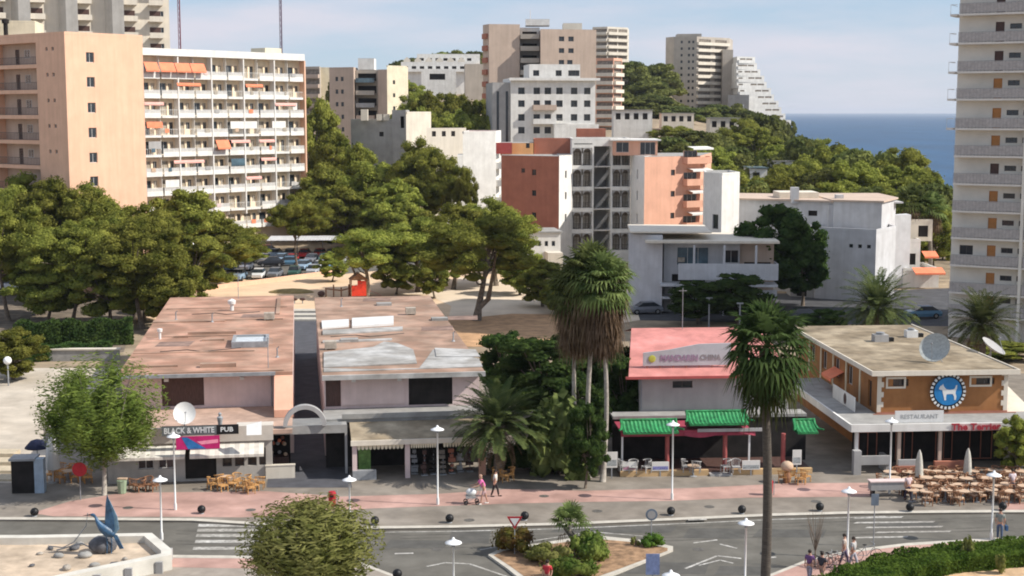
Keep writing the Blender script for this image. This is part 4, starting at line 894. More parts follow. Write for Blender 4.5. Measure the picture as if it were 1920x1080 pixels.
# things on its roof
def gz(b,px,py,z): p=gp(px,py,z); return b.loc((p.x,p.y)),p
q,p=gz(b,470,640,ZR+.2); t=thing('skylight','grey framed rectangular skylight on the terracotta roof','skylight',(p.x,p.y,ZR+.01),YS)
mb=MB(); 
for a in ((-1.4,1.4,-1.9,-1.65),(-1.4,1.4,1.65,1.9),(-1.4,-1.15,-1.64,1.64),(1.15,1.4,-1.64,1.64)): mb.box(*a,0,.45)
mb.obj('frame',M_metalg,t); mb=MB(); mb.box(-1.14,1.14,-1.64,1.64,.2,.3); mb.obj('pane',mat('milky_panel',(.60,.64,.66),.3,.15,3),t)
for px,py,r,lab in ((435,582,.38,'small white round vent at the back of the terracotta roof'),(300,636,.22,'white leaning flue pipe at the left of the terracotta roof')):
    p=gp(px,py,ZR); t=thing('roof_vent',lab,'roof vent',(p.x,p.y,ZR)); mb=MB(); mb.tube([(0,0,0),(0,0,.6)],r*.45,8); mb.obj('pipe',M_metalw,t); mb=MB(); mb.lathe([(0,r*1.3+.6),(r,.75+r*.4),(r*.9,.6),(r*.4,.6)]); mb.obj('cap',M_metalw,t)
for px,py,h,lab in ((447,560,2.6,'thin aerial pole at the back edge of the terracotta roof'),(597,690,2.2,'short aerial pole at the right front corner of the terracotta roof')):
    p=gp(px if px<500 else 503,py if px<500 else 690,ZR); t=thing('aerial_pole',lab,'aerial',(p.x,p.y,ZR)); mb=MB(); mb.tube([(0,0,0),(0,0,h)],.03,5); mb.obj('pole',M_metalg,t); mb=MB()
    for k in range(3): mb.tube([(-.35,0,h-.1-.15*k),(.35,0,h-.1-.15*k)],.015,4)
    mb.obj('antenna_rod',M_metalg,t)
def clutter(b,items,z):
    for kind,px,py in items:
        p=b.loc(gp(px,py,z)); mb=MB()
        if kind=='pipe': mb.tube([(p.x,p.y,z),(p.x,p.y,z+.7),(p.x+.15,p.y,z+.8)],.06,6); mb.lathe([(.16,z+.003),(.07,z+.12)],(p.x,p.y,0),8); b.part(mb,'flue_pipe',M_metalg)
        if kind=='duct': mb.box(p.x-.45,p.x+.45,p.y-.35,p.y+.35,z+.1,z+.65); mb.box(p.x-.4,p.x-.3,p.y-.3,p.y+.3,z+.003,z+.097); mb.box(p.x+.3,p.x+.4,p.y-.3,p.y+.3,z+.003,z+.097); b.part(mb,'air_conditioner',M_curtain)
        if kind=='cable': mb.tube([(p.x,p.y,z+.03),(p.x+2,p.y+.6,z+.03),(p.x+3.1,p.y-.4,z+.03),(p.x+6,p.y+1,z+.03)],.03,5); b.part(mb,'roof_cable',M_black)
        if kind=='patch': mb.prism([(p.x,p.y),(p.x+2.6,p.y-.2),(p.x+2.9,p.y+2.4),(p.x+.2,p.y+2.2)],z+.003,z+.012); b.part(mb,'roof_repair_patch',mat('repair_felt',(.30,.20,.16),.9,.25,1,.2,dirt=.5))
clutter(b,[('pipe',330,600),('duct',505,600),('cable',300,660),('patch',290,650),('patch',450,596),('pipe',520,670),('pipe',398,604),('cable',360,590)],ZR)
for xx in (3.0,8.2): mb=MB(); mb.box(xx,xx+.3,.7,.897,5.35,5.55); b.part(mb,'wall_lamp',M_metalw)
mb=MB(); mb.tube([(10.4,.82,3.4),(10.4,.82,5.7)],.05,6); b.part(mb,'drainpipe',M_metalg)
# terrace and pub front
mb=MB(); mb.box(-1.2,11.85,-7.0,.85,3.1,3.38); b.part(mb,'terrace_slab',mat('terrace_tiles',(.52,.36,.28),.9,.15,1,dirt=.3))
mb=MB(); mb.box(-1.2,10.6,-7.25,-7.01,2.75,3.75); mb.box(8.2,10.6,-6.9,-4.9,3.39,3.5); b.part(mb,'parapet',mat('cream_fascia',(.62,.57,.50),.85,.08,1,dirt=.25))
pw=[(1.9,2.9,.9,2.0,'win'),(3.2,4.2,.9,2.0,'win'),(4.9,6.9,.15,2.3,'dark'),(7.3,7.9,.9,2.1,'wind'),(8.1,8.7,.9,2.1,'wind'),(8.9,9.5,.9,2.1,'wind'),(9.65,10.1,.9,2.1,'wind')]
b.walls(box_pts(.0,10.5,-7.0,.8),0.13,3.09,mat('pub_wall',(.50,.47,.43),.85,.1,1,dirt=.25),{0:[(h[0],h[1],h[2]-.0,h[3],h[4]) for h in pw]},name='pub_front')
for (xa,xb) in ((.6,5.0),(5.3,10.0)):
    mb=MB(); nst=int((xb-xa)/.3)
    for k in range(nst):
        mb.mi=k%2; u=xa+(xb-xa)*k/nst; v=xa+(xb-xa)*(k+1)/nst
        mb.add([(u,-7.03,2.65),(v,-7.03,2.65),(v,-8.3,2.1),(u,-8.3,2.1),(u,-8.3,1.92),(v,-8.3,1.92)],[(0,3,2,1),(3,4,5,2)])
    mb.obj('striped_awning',[mat('awning_cream',(.70,.66,.58),.9,.08,2),mat('awning_grey',(.58,.54,.48),.9,.1,2)],b.o)
# board with lettering
c=P(303,90.6,4); t=thing('sign_board','long black board reading BLACK & WHITE PUB on the pub parapet','sign',(c.x,c.y,3.42),YS)
mb=MB(); mb.box(0,4.85,-.06,.06,0,.62); mb.obj('board',M_black,t); M_let=mat('pale_lettering',(.68,.70,.68),.6,.05,2)
mb=MB(); mb.box(0,3.45,-.075,-.062,.02,.6); mb.obj('mirror_panel',mat('grey_panel',(.16,.18,.18),.5,.2,3),t)
text('BLACK & WHITE',.52,M_let,t,Matrix.Translation((1.72,-.085,.31)),bold=.012,sx=.83); text('PUB',.42,M_let,t,Matrix.Translation((4.1,-.075,.31)),bold=.01,sx=1.1)
c=P(330,90.2,3); t=thing('banner','magenta and blue advertising banner hanging under the black pub board','banner',(c.x,c.y,2.62),YS)
mb=MB(); mb.box(0,2.75,-.04,0,0,.85); mb.obj('cloth',mat('magenta_cloth',(.55,.02,.16),.7,.15,2),t)
mb=MB(); mb.add([(.35,-.05,.8),(.7,-.05,.8),(1.9,-.05,.02),(.75,-.05,.02)],[(0,1,2,3)]); mb.obj('blue_swoosh',mat('banner_blue',(.03,.16,.42),.6,.2,2),t)
mb=MB(); mb.add([(1.3,-.05,.5),(2.65,-.05,.62),(2.65,-.05,.38),(1.6,-.05,.3)],[(0,1,2,3)]); mb.obj('pink_stripe',mat('banner_pink',(.85,.30,.42),.6,.1,2),t)
c=P(462,90.8,4); t=thing('panel','tilted blank white panel at the right end of the pub parapet','panel',(c.x,c.y,3.5),YS); mb=MB(); mb.add([(0,-.1,-.05),(.95,-.1,-.05),(.95,.35,.72),(0,.2,.55),(0,0,-.05),(.95,0,-.05),(.95,.45,.72),(0,.3,.55)],[(0,1,2,3),(7,6,5,4),(0,4,5,1),(1,5,6,2),(2,6,7,3),(3,7,4,0)]); mb.obj('sheet',M_metalw,t)
def dish(name,lab,px,py,D,r,rz,m,z0,tilt=40,group=None):
    z=Z(py,D); t=thing(name,lab,'satellite dish',P(px,D,z),rz,group); t.location.z=z0
    mb=MB(); mb.tube([(0,0,0),(0,0,z-z0)],.05,7); mb.tube([(-.4,.3,0),(0,0,(z-z0)*.6),(.4,.3,0)],.03,5); mb.obj('mast',M_metalg,t)
    mb=MB(); mb.sm=True; mb.M=Matrix.Translation((0,0,z-z0))@Matrix.Rotation(R(90-tilt),4,'X'); pr=[(r*k/6,.28*r*(k/6)**2) for k in range(7)]
    mb.lathe(pr,(0,0,.08),20); mb.lathe([(a,h-.03) for a,h in pr],(0,0,.08),20); mb.obj('reflector',m,t)
    mb=MB(); mb.M=Matrix.Translation((0,0,z-z0))@Matrix.Rotation(R(90-tilt),4,'X'); mb.tube([(0,-r*.95,.3*r),(0,-.02,r*1.0)],.02,5); mb.tube([(0,0,r*.95),(0,0,r*1.15)],.06,6); mb.obj('feed_arm',M_metalg,t); return t
dish('satellite_dish','large white oval satellite dish on the pub terrace behind the black board',345,775,91.5,.72,R(20),M_metalw,3.39,15)
t=thing('statue','small dark statue standing on the pub terrace','statue',P(413,92,3.4)); t.location.z=3.39; mb=MB(); mb.lathe([(.25,0),(.22,.15),(.1,.3),(.16,.7),(.2,.95),(.08,1.05),(.12,1.2),(0,1.32)]); mb.obj('figure',M_metalg,t)
# ---- left side wall beside pub
# ---- building 2
c2=P(605,98,6); b=Bld('shop_building','long shop building with a patched brown and white roof',(c2.x,c2.y,0),YS)
b.walls(box_pts(.1,11.0,.9,42.4),0,ZR-.25,M_pinkw,{0:[(.1,1.15,3.6,5.6,'shutter'),(5.9,9.0,3.55,5.6,'dark')]},name='upper_wall')
mb=MB(); mb.box(-.05,11.3,-.1,42.8,ZR-.24,ZR); b.part(mb,'roof',M_roof2)
mb=MB(); mb.box(1.3,5.7,.82,.897,3.7,5.5); b.part(mb,'pink_panel',M_pinkw)
def roofpatch(b,pts,z,m,h,name='roof_sheet'):
    mb=MB(); mb.prism([tuple(b.loc(gp(x_,y_,z)))[:2] for x_,y_ in pts],z-h,z); mb.obj(name,m,b.o)
roofpatch(b,[(607,697),(905,687),(898,672),(812,655),(800,672),(786,690),(700,692),(607,690)][::1],ZR+.05,M_roofw,.045)
roofpatch(b,[(607,688),(782,680),(775,655),(745,643),(720,640),(700,650),(607,660)],ZR+.09,M_roofw,.085)
roofpatch(b,[(605,626),(755,618),(755,612),(605,618)],ZR+.12,M_roofw,.115)
roofpatch(b,[(604,614),(654,610),(654,598),(603,601)],ZR+.16,M_metalw,.15,'skylight_box'); roofpatch(b,[(660,611),(738,606),(738,592),(660,596)],ZR+.2,M_metalw,.19,'skylight_box')
roofpatch(b,[(605,641),(735,636),(735,634),(605,638)],ZR+.12,M_roofw,.115); roofpatch(b,[(818,668),(900,668),(892,655),(815,652)],ZR+.11,M_roofw,.05)
for px_,py_ in ((720,572),(655,640),(824,600)):
    p=b.loc(gp(px_,py_,ZR)); mb=MB(); mb.box(p.x-.7,p.x+.7,p.y-.5,p.y+.5,ZR+.003,ZR+.22); b.part(mb,'roof_hatch',M_conc)
mb=MB(); mb.box(-.05,11.3,-.3,-.105,ZR-.3,ZR+.03); b.part(mb,'gutter',M_roofw)
clutter(b,[('pipe',640,575),('duct',770,590),('cable',620,632),('patch',790,620),('patch',680,565),('pipe',850,640),('patch',840,600),('duct',620,655)],ZR)
for xx in (2.0,5.2): mb=MB(); mb.box(xx,xx+.3,.7,.81,5.35,5.55); b.part(mb,'wall_lamp',M_metalw)
mb=MB(); mb.box(-.0,11.0,-2.6,.89,3.2,3.45); b.part(mb,'terrace_slab',M_conc); mb=MB(); mb.box(1.2,10.6,-2.7,-2.61,3.46,3.8); b.part(mb,'parapet',M_conc)
mb=MB(); mb.add([(1.7,-6.3,2.75),(11.4,-6.3,2.75),(11.4,-2.72,3.25),(1.7,-2.72,3.25),(1.7,-6.3,2.5),(11.4,-6.3,2.5),(11.4,-2.72,3.0),(1.7,-2.72,3.0)],[(0,1,2,3),(0,4,5,1),(7,6,5,4),(3,7,4,0),(1,5,6,2)]); b.part(mb,'porch_roof',M_tan)
mb=MB(); mb.box(1.65,11.45,-6.42,-6.31,2.45,2.78); b.part(mb,'fascia',M_ivory)
for xx,ww in ((1.75,.3),(5.2,.32),(10.1,.45)): mb=MB(); mb.box(xx,xx+ww,-6.2,-5.8,.13,2.5); b.part(mb,'pillar',M_pinkw if ww<.4 else M_salmon)
mb=MB(); mb.box(.1,11,-2.55,-2.45,.13,3.2); b.part(mb,'shop_interior',M_dark_in)
for xa,xb in ((2.05,5.1),(5.55,7.4),(7.7,10.0)):
    mb=MB(); n=12
    for k in range(n): u=xa+(xb-xa)*k/n; mb.add([(u,-6.28,2.44),(u+(xb-xa)/n,-6.28,2.44),(u+(xb-xa)/n*.85,-6.28,2.2),(u+(xb-xa)/n*.5,-6.28,2.12),(u+(xb-xa)/n*.15,-6.28,2.2)],[(0,1,2,3,4)])
    b.part(mb,'scalloped_awning',M_cream)
mb=MB(); mb.box(1.75,3.3,-6.3,-5.9,.13,.75); b.part(mb,'low_wall',M_metalg)
mb=MB(); mb.box(2.2,3.0,-4.9,-4.5,.13,1.9); b.part(mb,'drinks_fridge',mat('green_fridge',(.16,.30,.08),.5,.3,3))
# goods and tables in the shop
random.seed(5)
for k in range(7):
    xx=5.9+k*.62; t=thing('display_rack','dark display rack of goods standing inside the open shop front','display rack',b.o.matrix_basis@Vector((xx,-5.2+random.uniform(-.4,.4),.13)),YS,'display racks inside the shop')
    mb=MB(); mb.box(-.22,.22,-.2,.2,0,.06); mb.tube([(0,0,.06),(0,0,1.5)],.03,5); mb.obj('stand',M_metalg,t)
    mb=MB(); 
    for j in range(5): w_=random.uniform(.08,.3); z_=.15+.32*j; mb.box(-w_,w_*random.uniform(.4,1),-.15,.12,z_,z_+random.uniform(.12,.3)); mb.box(-.03,.03,.02,.08,.1,1.7)
    mb.obj('goods',[M_metalg,M_brownd,M_dark_in,M_shade,M_terra,M_greyw,M_brownd][k%7],t)
# ---- arch bridge over the alley
cA=P(498,93,3.3); ln=P(650,93,3.3).x-cA.x; t=Bld('footbridge','concrete walkway with a round arch spanning the alley entrance','footbridge' and (cA.x,cA.y,0),YS,cat='footbridge')
mb=MB(); mb.box(0,ln,0,3.2,3.05,3.3); mb.box(0,ln,-.1,-.003,2.95,3.5); t.part(mb,'deck',M_conc)
ax=P(571,93,3.3).x-cA.x; mb=MB(); ro,ri=1.42,1.14; n=20; vs=[];fs=[]
for i in range(n+1):
    th=math.pi*i/n
    for r_ in (ri,ro):
        for y_ in (-.35,.15): vs.append((ax-math.cos(th)*r_,y_,3.51+math.sin(th)*r_))
for i in range(n): a=i*4; fs+=[(a+2,a+6,a+7,a+3),(a,a+1,a+5,a+4),(a,a+4,a+6,a+2),(a+1,a+3,a+7,a+5)]
mb.add(vs,fs); t.part(mb,'arch',M_greyw)
mb=MB(); mb.box(0,.16,.1,.4,.13,2.94); mb.box(ln-.16,ln,.1,.4,.13,2.94); t.part(mb,'post',M_greyw)
mb=MB(); 
for k in range(8): mb.box(.3,ln-.3,.5+k*.36,.56+k*.36,3.31,3.33)
t.part(mb,'deck_joint',M_metalg)
c=P(498,92.4,1); tag_=thing('low_wall','low cream wall at the left foot of the alley entrance','low wall',(c.x,c.y,.13),YS); mb=MB(); mb.box(0,1.9,0,.25,0,.85); mb.box(-.03,1.93,-.03,.28,.853,.92); mb.obj('masonry',M_ivory,tag_)
c=P(505,95,1); t=thing('market_stall','dim kiosk stall crowded with small goods beneath the walkway','stall',(c.x,c.y,.13),YS); mb=MB(); mb.box(0,1.3,0,.9,0,.8); mb.obj('counter',M_brownd,t); mb=MB(); mb.box(0,1.4,.9,1.0,0,2.6); mb.obj('back_panel',M_dark_in,t)
for k in range(10): mb=MB(); mb.ell((random.uniform(.1,1.2),random.uniform(0,.7),.9+random.random()*1.1),.14,6,4); mb.obj('goods',[M_cush,M_orange,M_greyw,M_terra][k%4],t)
# ---------------------------------------------------------------- restaurant with green tiled canopies
YT=R(4); c3=P(1180,98,6); b=Bld('restaurant_building','restaurant with a pink sheet roof and grey upper wall behind green tiled canopies',(c3.x,c3.y,0),YT)
M_pinkr=mat('pink_roof',(.66,.27,.24),.85,.16,.6,.2,dirt=.45)
wd=11.3
b.walls([(.8,.4),(wd,.4),(wd,17),(2.6,17)],0,5.85,mat('grey_upper_wall',(.44,.42,.40),.85,.06,.7,dirt=.1),{0:[(2.3,3.7,5.0,5.5,'wind')]},name='upper_wall')
def zr(y): return 6.0+ (8.0-6.0)*min(y,9)/9
mb=MB(); mb.add([(-.1,-.3,5.93),(wd+.1,-.3,5.93),(wd+.1,9,7.95),(1.5,9,7.95),(wd+.1,17.6,6.4),(2.2,17.6,6.4),(-.1,-.3,5.86),(wd+.1,-.3,5.86),(wd+.1,9,7.8),(1.5,9,7.8)],[(0,1,2,3),(3,2,4,5),(6,7,8,9),(0,6,7,1),(0,3,9,6)]); b.part(mb,'roof',M_pinkr)
mb=MB(); mb.box(-.3,wd+.1,-.42,-.305,5.8,5.98); b.part(mb,'gutter',mat('red_gutter',(.45,.10,.09),.6,.1,2))
mb=MB(); mb.tube([(5.3,8.6,7.9),(5.3,8.6,11)],.03,5); mb.tube([(5.0,8.6,10.8),(5.6,8.6,10.8)],.02,4); b.part(mb,'aerial',M_metalg)
mb=MB(); mb.tube([(.9,.35,3.4),(.9,.35,5.8)],.06,6); b.part(mb,'drainpipe',M_metalg)
t=thing('billboard','grey billboard with purple lettering and a yellow emblem on the pink roof','sign',b.o.matrix_basis@Vector((1.15,1.2,6.45)),YT)
mb=MB(); pts=[(0,0),(6.2,0),(6.2,1.55),(3.9,1.5),(1.8,1.12),(0,.92)]; n=len(pts); mb.add([(x_,0,z_) for x_,z_ in pts]+[(x_,.12,z_) for x_,z_ in pts],[tuple(range(n)),tuple(range(2*n-1,n-1,-1))]+[(i,i+n,(i+1)%n+n,(i+1)%n) for i in range(n)]); mb.obj('board',mat('billboard_grey',(.50,.50,.52),.7,.06,2,dirt=.2),t)
for k in range(7): mb=MB(); x_=.3+k*.92; mb.tube([(x_,.06,-.45),(x_,.06,-.01)],.04,5); mb.tube([(x_,.7,-.25),(x_,.13,.5)],.03,5); mb.obj('strut',M_terra,t)
text('MANDARIN',.62,mat('faded_purple',(.36,.24,.34),.7,.1,2),t,Matrix.Translation((2.55,-.02,.52)),bold=.015,sx=.82); text('CHINA',.55,mat('faded_grey_letters',(.30,.27,.27),.7,.1,2),t,Matrix.Translation((4.75,-.02,.55)),bold=.01,sx=.85)
mb=MB(); mb.ell((.62,-.03,.5),(.26,.03,.26),14,8); mb.obj('emblem',mat('yellow_emblem',(.50,.50,.08),.7,.1,2),t)
# ground floor
M_redf=mat('crimson_fascia',(.34,.05,.08),.7,.15,2); M_green=mat('green_tiles',(.035,.27,.09),.55,.3,3,dirt=.3); M_redc=mat('red_column',(.38,.10,.09),.7,.12,2)
mb=MB(); mb.box(-1.3,wd+.9,-1.2,.35,3.2,3.4); b.part(mb,'flat_porch_roof',M_conc)
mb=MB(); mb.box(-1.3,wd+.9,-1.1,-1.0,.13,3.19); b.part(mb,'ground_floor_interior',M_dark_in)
mb=MB(); mb.box(-1.2,7.6,-4.4,-1.21,2.95,3.05); mb.box(-1.2,7.6,-4.5,-4.41,2.72,3.1); b.part(mb,'fascia',M_redf)
mb=MB(); mb.box(1.0+2.9,8.4,-4.6,-4.51,2.98,3.2); b.part(mb,'pale_beam',M_greyw)
def tiled(b,x0,x1,z,name='tiled_canopy'):
    mb=MB(); prof=[(-4.9,0),(-4.6,.06),(-4.25,.17),(-3.9,.34),(-3.6,.56)]; n=int((x1-x0)/.25); mb.mi=0
    for k in range(n):
        u=x0+(x1-x0)*k/n; v=u+(x1-x0)/n; m_=(u+v)/2
        for (y0,z0),(y1,z1) in zip(prof,prof[1:]): mb.add([(u,y0,z+z0),(m_,y0,z+z0+.07),(v,y0,z+z0),(u,y1,z+z1),(m_,y1,z+z1+.07),(v,y1,z+z1)],[(0,1,4,3),(1,2,5,4)])
    mb.add([(x0,-4.9,z-.1),(x1,-4.9,z-.1),(x1,-4.9,z+.02),(x0,-4.9,z+.02)],[(0,1,2,3)])
    mb.add([(x0,-3.6,z+.56),(x1,-3.6,z+.56),(x1,-3.6,z-.1),(x0,-3.6,z-.1),(x1,-4.9,z-.1),(x0,-4.9,z-.1)],[(0,1,2,3),(3,2,4,5)])
    mb.tube([(x0,-3.6,z+.62),(x1,-3.6,z+.62)],.08,6)
    for xe,s in ((x0,-1),(x1,1)):
        mb.tube([(xe,-3.6,z+.66),(xe,-3.95,z+.36),(xe+s*.08,-4.4,z+.16),(xe+s*.3,-5.0,z+.22)],[.09,.08,.08,.05],6)
    mb.mi=1
    mb.obj(name,[M_green,M_ivory],b.o)
tiled(b,-1.1,2.6,3.06); tiled(b,3.3,7.3,3.58)
mb=MB(); mb.box(3.3,7.3,-4.0,-3.2,3.2,3.5); b.part(mb,'dark_frieze',M_brownd)
for xx in (1.95,5.85,9.8): mb=MB(); mb.tube([(xx,-4.2,.13),(xx,-4.2,2.72)],.15,10); b.part(mb,'column',M_redc)
for xx in (-1.15,7.4): mb=MB(); mb.box(xx,xx+.12,-4.35,-4.23,.13,2.9); b.part(mb,'post',M_metalw)
mb=MB(); n=14
for k in range(n):
    u=3.0+(4.8*k/n); d=lambda q: .18+.16*math.sin((q-3)/4.8*math.pi*2.2); mb.add([(u,-4.52,2.95),(u+4.8/n,-4.52,2.95),(u+4.8/n,-4.6,2.95-d(u+4.8/n)),(u,-4.6,2.95-d(u))],[(0,1,2,3)])
b.part(mb,'draped_valance',M_redf)
M_yel=mat('ochre_plinth',(.62,.42,.22),.85,.1,1,dirt=.2)
mb=MB(); mb.box(-1.3,4.6,-5.0,-4.7,.13,.5); mb.box(6.2,11.6,-5.0,-4.7,.13,.5); b.part(mb,'plinth_wall',M_yel)
mb=MB(); mb.box(-1.3,11.6,-4.69,-1.21,.131,.4); b.part(mb,'raised_floor',M_brownd)
mb=MB(); mb.box(4.65,6.15,-5.3,-4.7,.13,.27); b.part(mb,'step',M_greyw)
def board(lab,px,D,w_,h_,z0,c,c2,rz=YT,cat='notice board'):
    p=P(px,D,z0); t=thing('notice_board',lab,cat,(p.x,p.y,z0),rz); mb=MB(); mb.box(-w_/2,w_/2,-.03,.03,0,h_); mb.obj('panel',M_white,t)
    mb=MB(); mb.box(-w_/2+.06,w_/2-.06,-.036,-.031,h_*.12,h_*.5); mb.obj('printed_area',mat('print_'+c2,{'pink':(.6,.3,.4),'blue':(.25,.25,.5),'grey':(.4,.42,.42)}[c2],.8,.3,9),t)
    if z0>.4: mb=MB(); mb.box(-.04,.04,-.02,.02,-(z0-.13),-.003); mb.obj('leg',M_metalg,t)
board('small white board with a pink lower half on the ochre plinth',1180,93.1,.95,.6,.52,0,'pink'); board('white board with a blue print beside the lamp post at the restaurant',1238,93.1,1.15,.6,.52,0,'blue')
board('white menu board right of the draped entrance, left of the near palm trunk',1408,93.4,1.2,.62,.52,0,'grey'); board('tall pale menu board on a stand at the left corner of the restaurant',1147,92.6,.75,1.05,.85,0,'grey'); board('tall pale menu board right of the near palm trunk',1494,93.6,.6,1.0,.8,0,'grey')
# third tiled corner canopy further right
tiled(b,10.6,12.0,2.9)
# ---------------------------------------------------------------- orange building with round dog sign
c4=P(1640,97.5,6.35); b=Bld('restaurant_building','orange building with white quoins, flat tan roof and wraparound porch',(c4.x,c4.y,0),YT)
M_org=mat('orange_render_wall',(.42,.19,.07),.85,.12,.8,dirt=.3)
W4=10.1; ZR4=6.35
b.walls(box_pts(.35,W4-.5,.4,21),0,ZR4-.25,M_org,{0:[(1.1,2.2,5.25,5.75,'wind'),(7.0,8.3,5.3,5.75,'wind')],3:[(.6+3.3*k,1.8+3.3*k,4.2,5.6,'win') for k in range(5)]+[(18.6,19.4,3.5,5.4,'wind')]},name='upper_wall')
Tl,_w=b.fr[3]
mb=MB(); mb.box(-.15,W4,-.15,21.5,ZR4-.24,ZR4); b.part(mb,'roof',M_tan)
mb=MB(); mb.box(-.25,W4+.1,-.25,-.153,ZR4-.26,ZR4+.08); mb.box(-.25,-.153,-.15,21.5,ZR4-.26,ZR4+.08); mb.box(W4+.003,W4+.1,-.15,21.5,ZR4-.26,ZR4+.08); b.part(mb,'roof_edge',M_ivory)
for xx in (.35,W4-.5):
    mb=MB()
    for k in range(8): z=3.45+k*.35; s=1 if xx<1 else -1; w_=.45 if k%2 else .28; mb.box(min(xx,xx+s*w_),max(xx,xx+s*w_),.34,.397,z,z+(.3 if k==7 else .36))
    b.part(mb,'quoin',M_ivory)
for (xa,xb,za,zb) in ((.95,2.35,5.1,5.9),(6.85,8.45,5.15,5.9)):
    mb=MB(); mb.box(xa,xb,.35,.397,za,za+.13); mb.box(xa,xb,.35,.397,zb-.13,zb); mb.box(xa,xa+.13,.35,.397,za+.13,zb-.13); mb.box(xb-.13,xb,.35,.397,za+.13,zb-.13); b.part(mb,'window_surround',M_ivory)
mb=MB(); mb.M=Tl
for k in range(6): mb.box(.2+3.3*k,.45+3.3*k,-.06,-.003,3.3,6.0)
b.part(mb,'pilaster',M_cream)
awning(b,Tl@Matrix.Translation((0,-.01,0)),10.5,13,4.9,1.0,.5,M_orange)
# porch
mb=MB(); mb.add([(-2.6,-3.6,3.35),(.3,-3.6,3.35),(.3,14,3.35),(-2.6,14,3.35),(-2.6,-3.6,3.1),(.3,-3.6,3.1),(.3,14,3.1),(-2.6,14,3.1)],[(0,1,2,3),(7,6,5,4),(0,4,5,1),(3,7,4,0)]); mb.box(.303,W4+3,-3.6,.38,3.1,3.35); b.part(mb,'porch_roof',M_conc)
mb=MB(); mb.box(-2.7,W4+3,-3.75,-3.61,3.0,3.5); mb.box(-2.75,-2.61,-3.6,14,3.0,3.5); b.part(mb,'fascia',M_white)
mb=MB(); mb.box(.33,W4-.5,.3,.36,3.36,3.45); mb.box(0,W4,-.05,.05,3.36,3.4); b.part(mb,'terrace_edge',M_terra)
for xx,m_ in ((-2.3,M_white),(.6,M_beige),(3.4,M_beige),(8.6,M_beige)): mb=MB(); mb.box(xx,xx+.22,-3.4,-3.2,.13,3.0); b.part(mb,'pillar',m_)
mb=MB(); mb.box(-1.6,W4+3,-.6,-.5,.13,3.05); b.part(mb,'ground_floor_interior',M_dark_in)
for xx,ww in ((-1.2,1.3),(1.4,1.2),(4.2,1.2),(6.6,1.6),(9.4,1.4)): put(winmesh(ww,2.0,False,M_terra,M_glass)[0],'glazed_door',b.o,Matrix.Translation((xx,-.68,.3)))
mb=MB(); mb.box(-2.5,-2.0,-3.9,-3.4,.13,1.75); mb.box(-2.0,.1,-3.7,-3.5,.75,1.35); mb.box(-.2,.1,-3.5,-2.0,.13,1.2); b.part(mb,'white_balustrade',M_greyw)
mb=MB(); mb.box(.3,2.1,-4.2,-3.8,.13,.75); b.part(mb,'brick_planter',M_terra); mb=MB(); mb.box(.45,1.95,-4.1,-3.9,.755,1.15); b.part(mb,'planter_panel',M_greyw)
mb=MB(); mb.box(3.0,5.2,-3.9,-3.6,.13,.95); b.part(mb,'brick_wall',M_terra)
# white banner, red script
t=thing('banner','white banner with grey lettering on the porch roof edge of the orange building','banner',b.o.matrix_basis@Vector((.35,-3.4,3.52)),YT); mb=MB(); mb.box(0,3.3,-.03,.03,0,.8); mb.obj('cloth',M_metalw,t); text('RESTAURANT',.42,mat('grey_print',(.40,.42,.42),.8,.2,5),t,Matrix.Translation((1.65,-.035,.4)),sx=1.0)
t=thing('sign_lettering','red script lettering fixed to the white fascia below the round dog sign','sign',b.o.matrix_basis@Vector((4.1,-3.8,2.95)),YT); mb=MB(); mb.box(0,3.3,.0,.03,.05,.5); mb.obj('backing',mat('pale_pink_panel',(.62,.40,.38),.8,.2,4),t); text('The Terrier',.62,mat('script_red',(.45,.04,.06),.6,.15,3),t,Matrix.Translation((1.65,-.02,.3)),bold=.02,sx=1.12)
t=thing('banner','white banner with a brown emblem on the left porch roof of the orange building','banner',b.o.matrix_basis@(Vector((-1.0,6.2,3.36))),YT-R(90)); mb=MB(); mb.box(0,5.2,-.03,.03,0,1.0); mb.obj('cloth',M_white,t); mb=MB(); mb.ell((3.0,-.04,.5),(.35,.03,.4),10,6); mb.obj('emblem',M_brownd,t)
# round sign
t=thing('round_sign','round blue sign with a white terrier on the orange wall','sign',b.o.matrix_basis@Vector((5.25,.16,4.9)),YT); Rr_=1.22
mb=MB(); mb.M=Matrix.Rotation(math.pi/2,4,'X'); mb.lathe([(0,.06),(1.0*Rr_,.06),(1.0*Rr_,-.06),(0,-.06)],(0,0,0),36); mb.obj('rim_disc',M_black,t)
mb=MB(); mb.M=Matrix.Rotation(math.pi/2,4,'X'); mb.lathe([(0,.085),(.80*Rr_,.085),(.80*Rr_,.065),(0,.065)],(0,0,0),36); mb.obj('blue_disc',mat('sign_blue',(.02,.20,.48),.5,.1,2),t)
mb=MB(); n=26
for k in range(n):
    th=2*math.pi*k/n; a0,a1=th-.07,th+.07
    mb.add([(math.cos(a)*r_*Rr_,-.075,math.sin(a)*r_*Rr_) for a,r_ in ((a0,.88),(a1,.88),(a1,1.04),(a0,1.04))],[(0,1,2,3)])
mb.obj('rim_teeth',M_metalw,t)
dogp=[(-.72,.30),(-.62,.47),(-.50,.50),(-.42,.62),(-.36,.46),(-.28,.34),(-.15,.22),(.10,.17),(.38,.20),(.52,.26),(.60,.50),(.70,.52),(.68,.28),(.60,.08),(.58,-.10),(.66,-.32),(.62,-.58),(.50,-.58),(.48,-.34),(.36,-.14),(.10,-.14),(-.12,-.16),(-.16,-.36),(-.14,-.60),(-.28,-.60),(-.34,-.30),(-.42,-.06),(-.46,.16),(-.60,.18),(-.72,.22)]
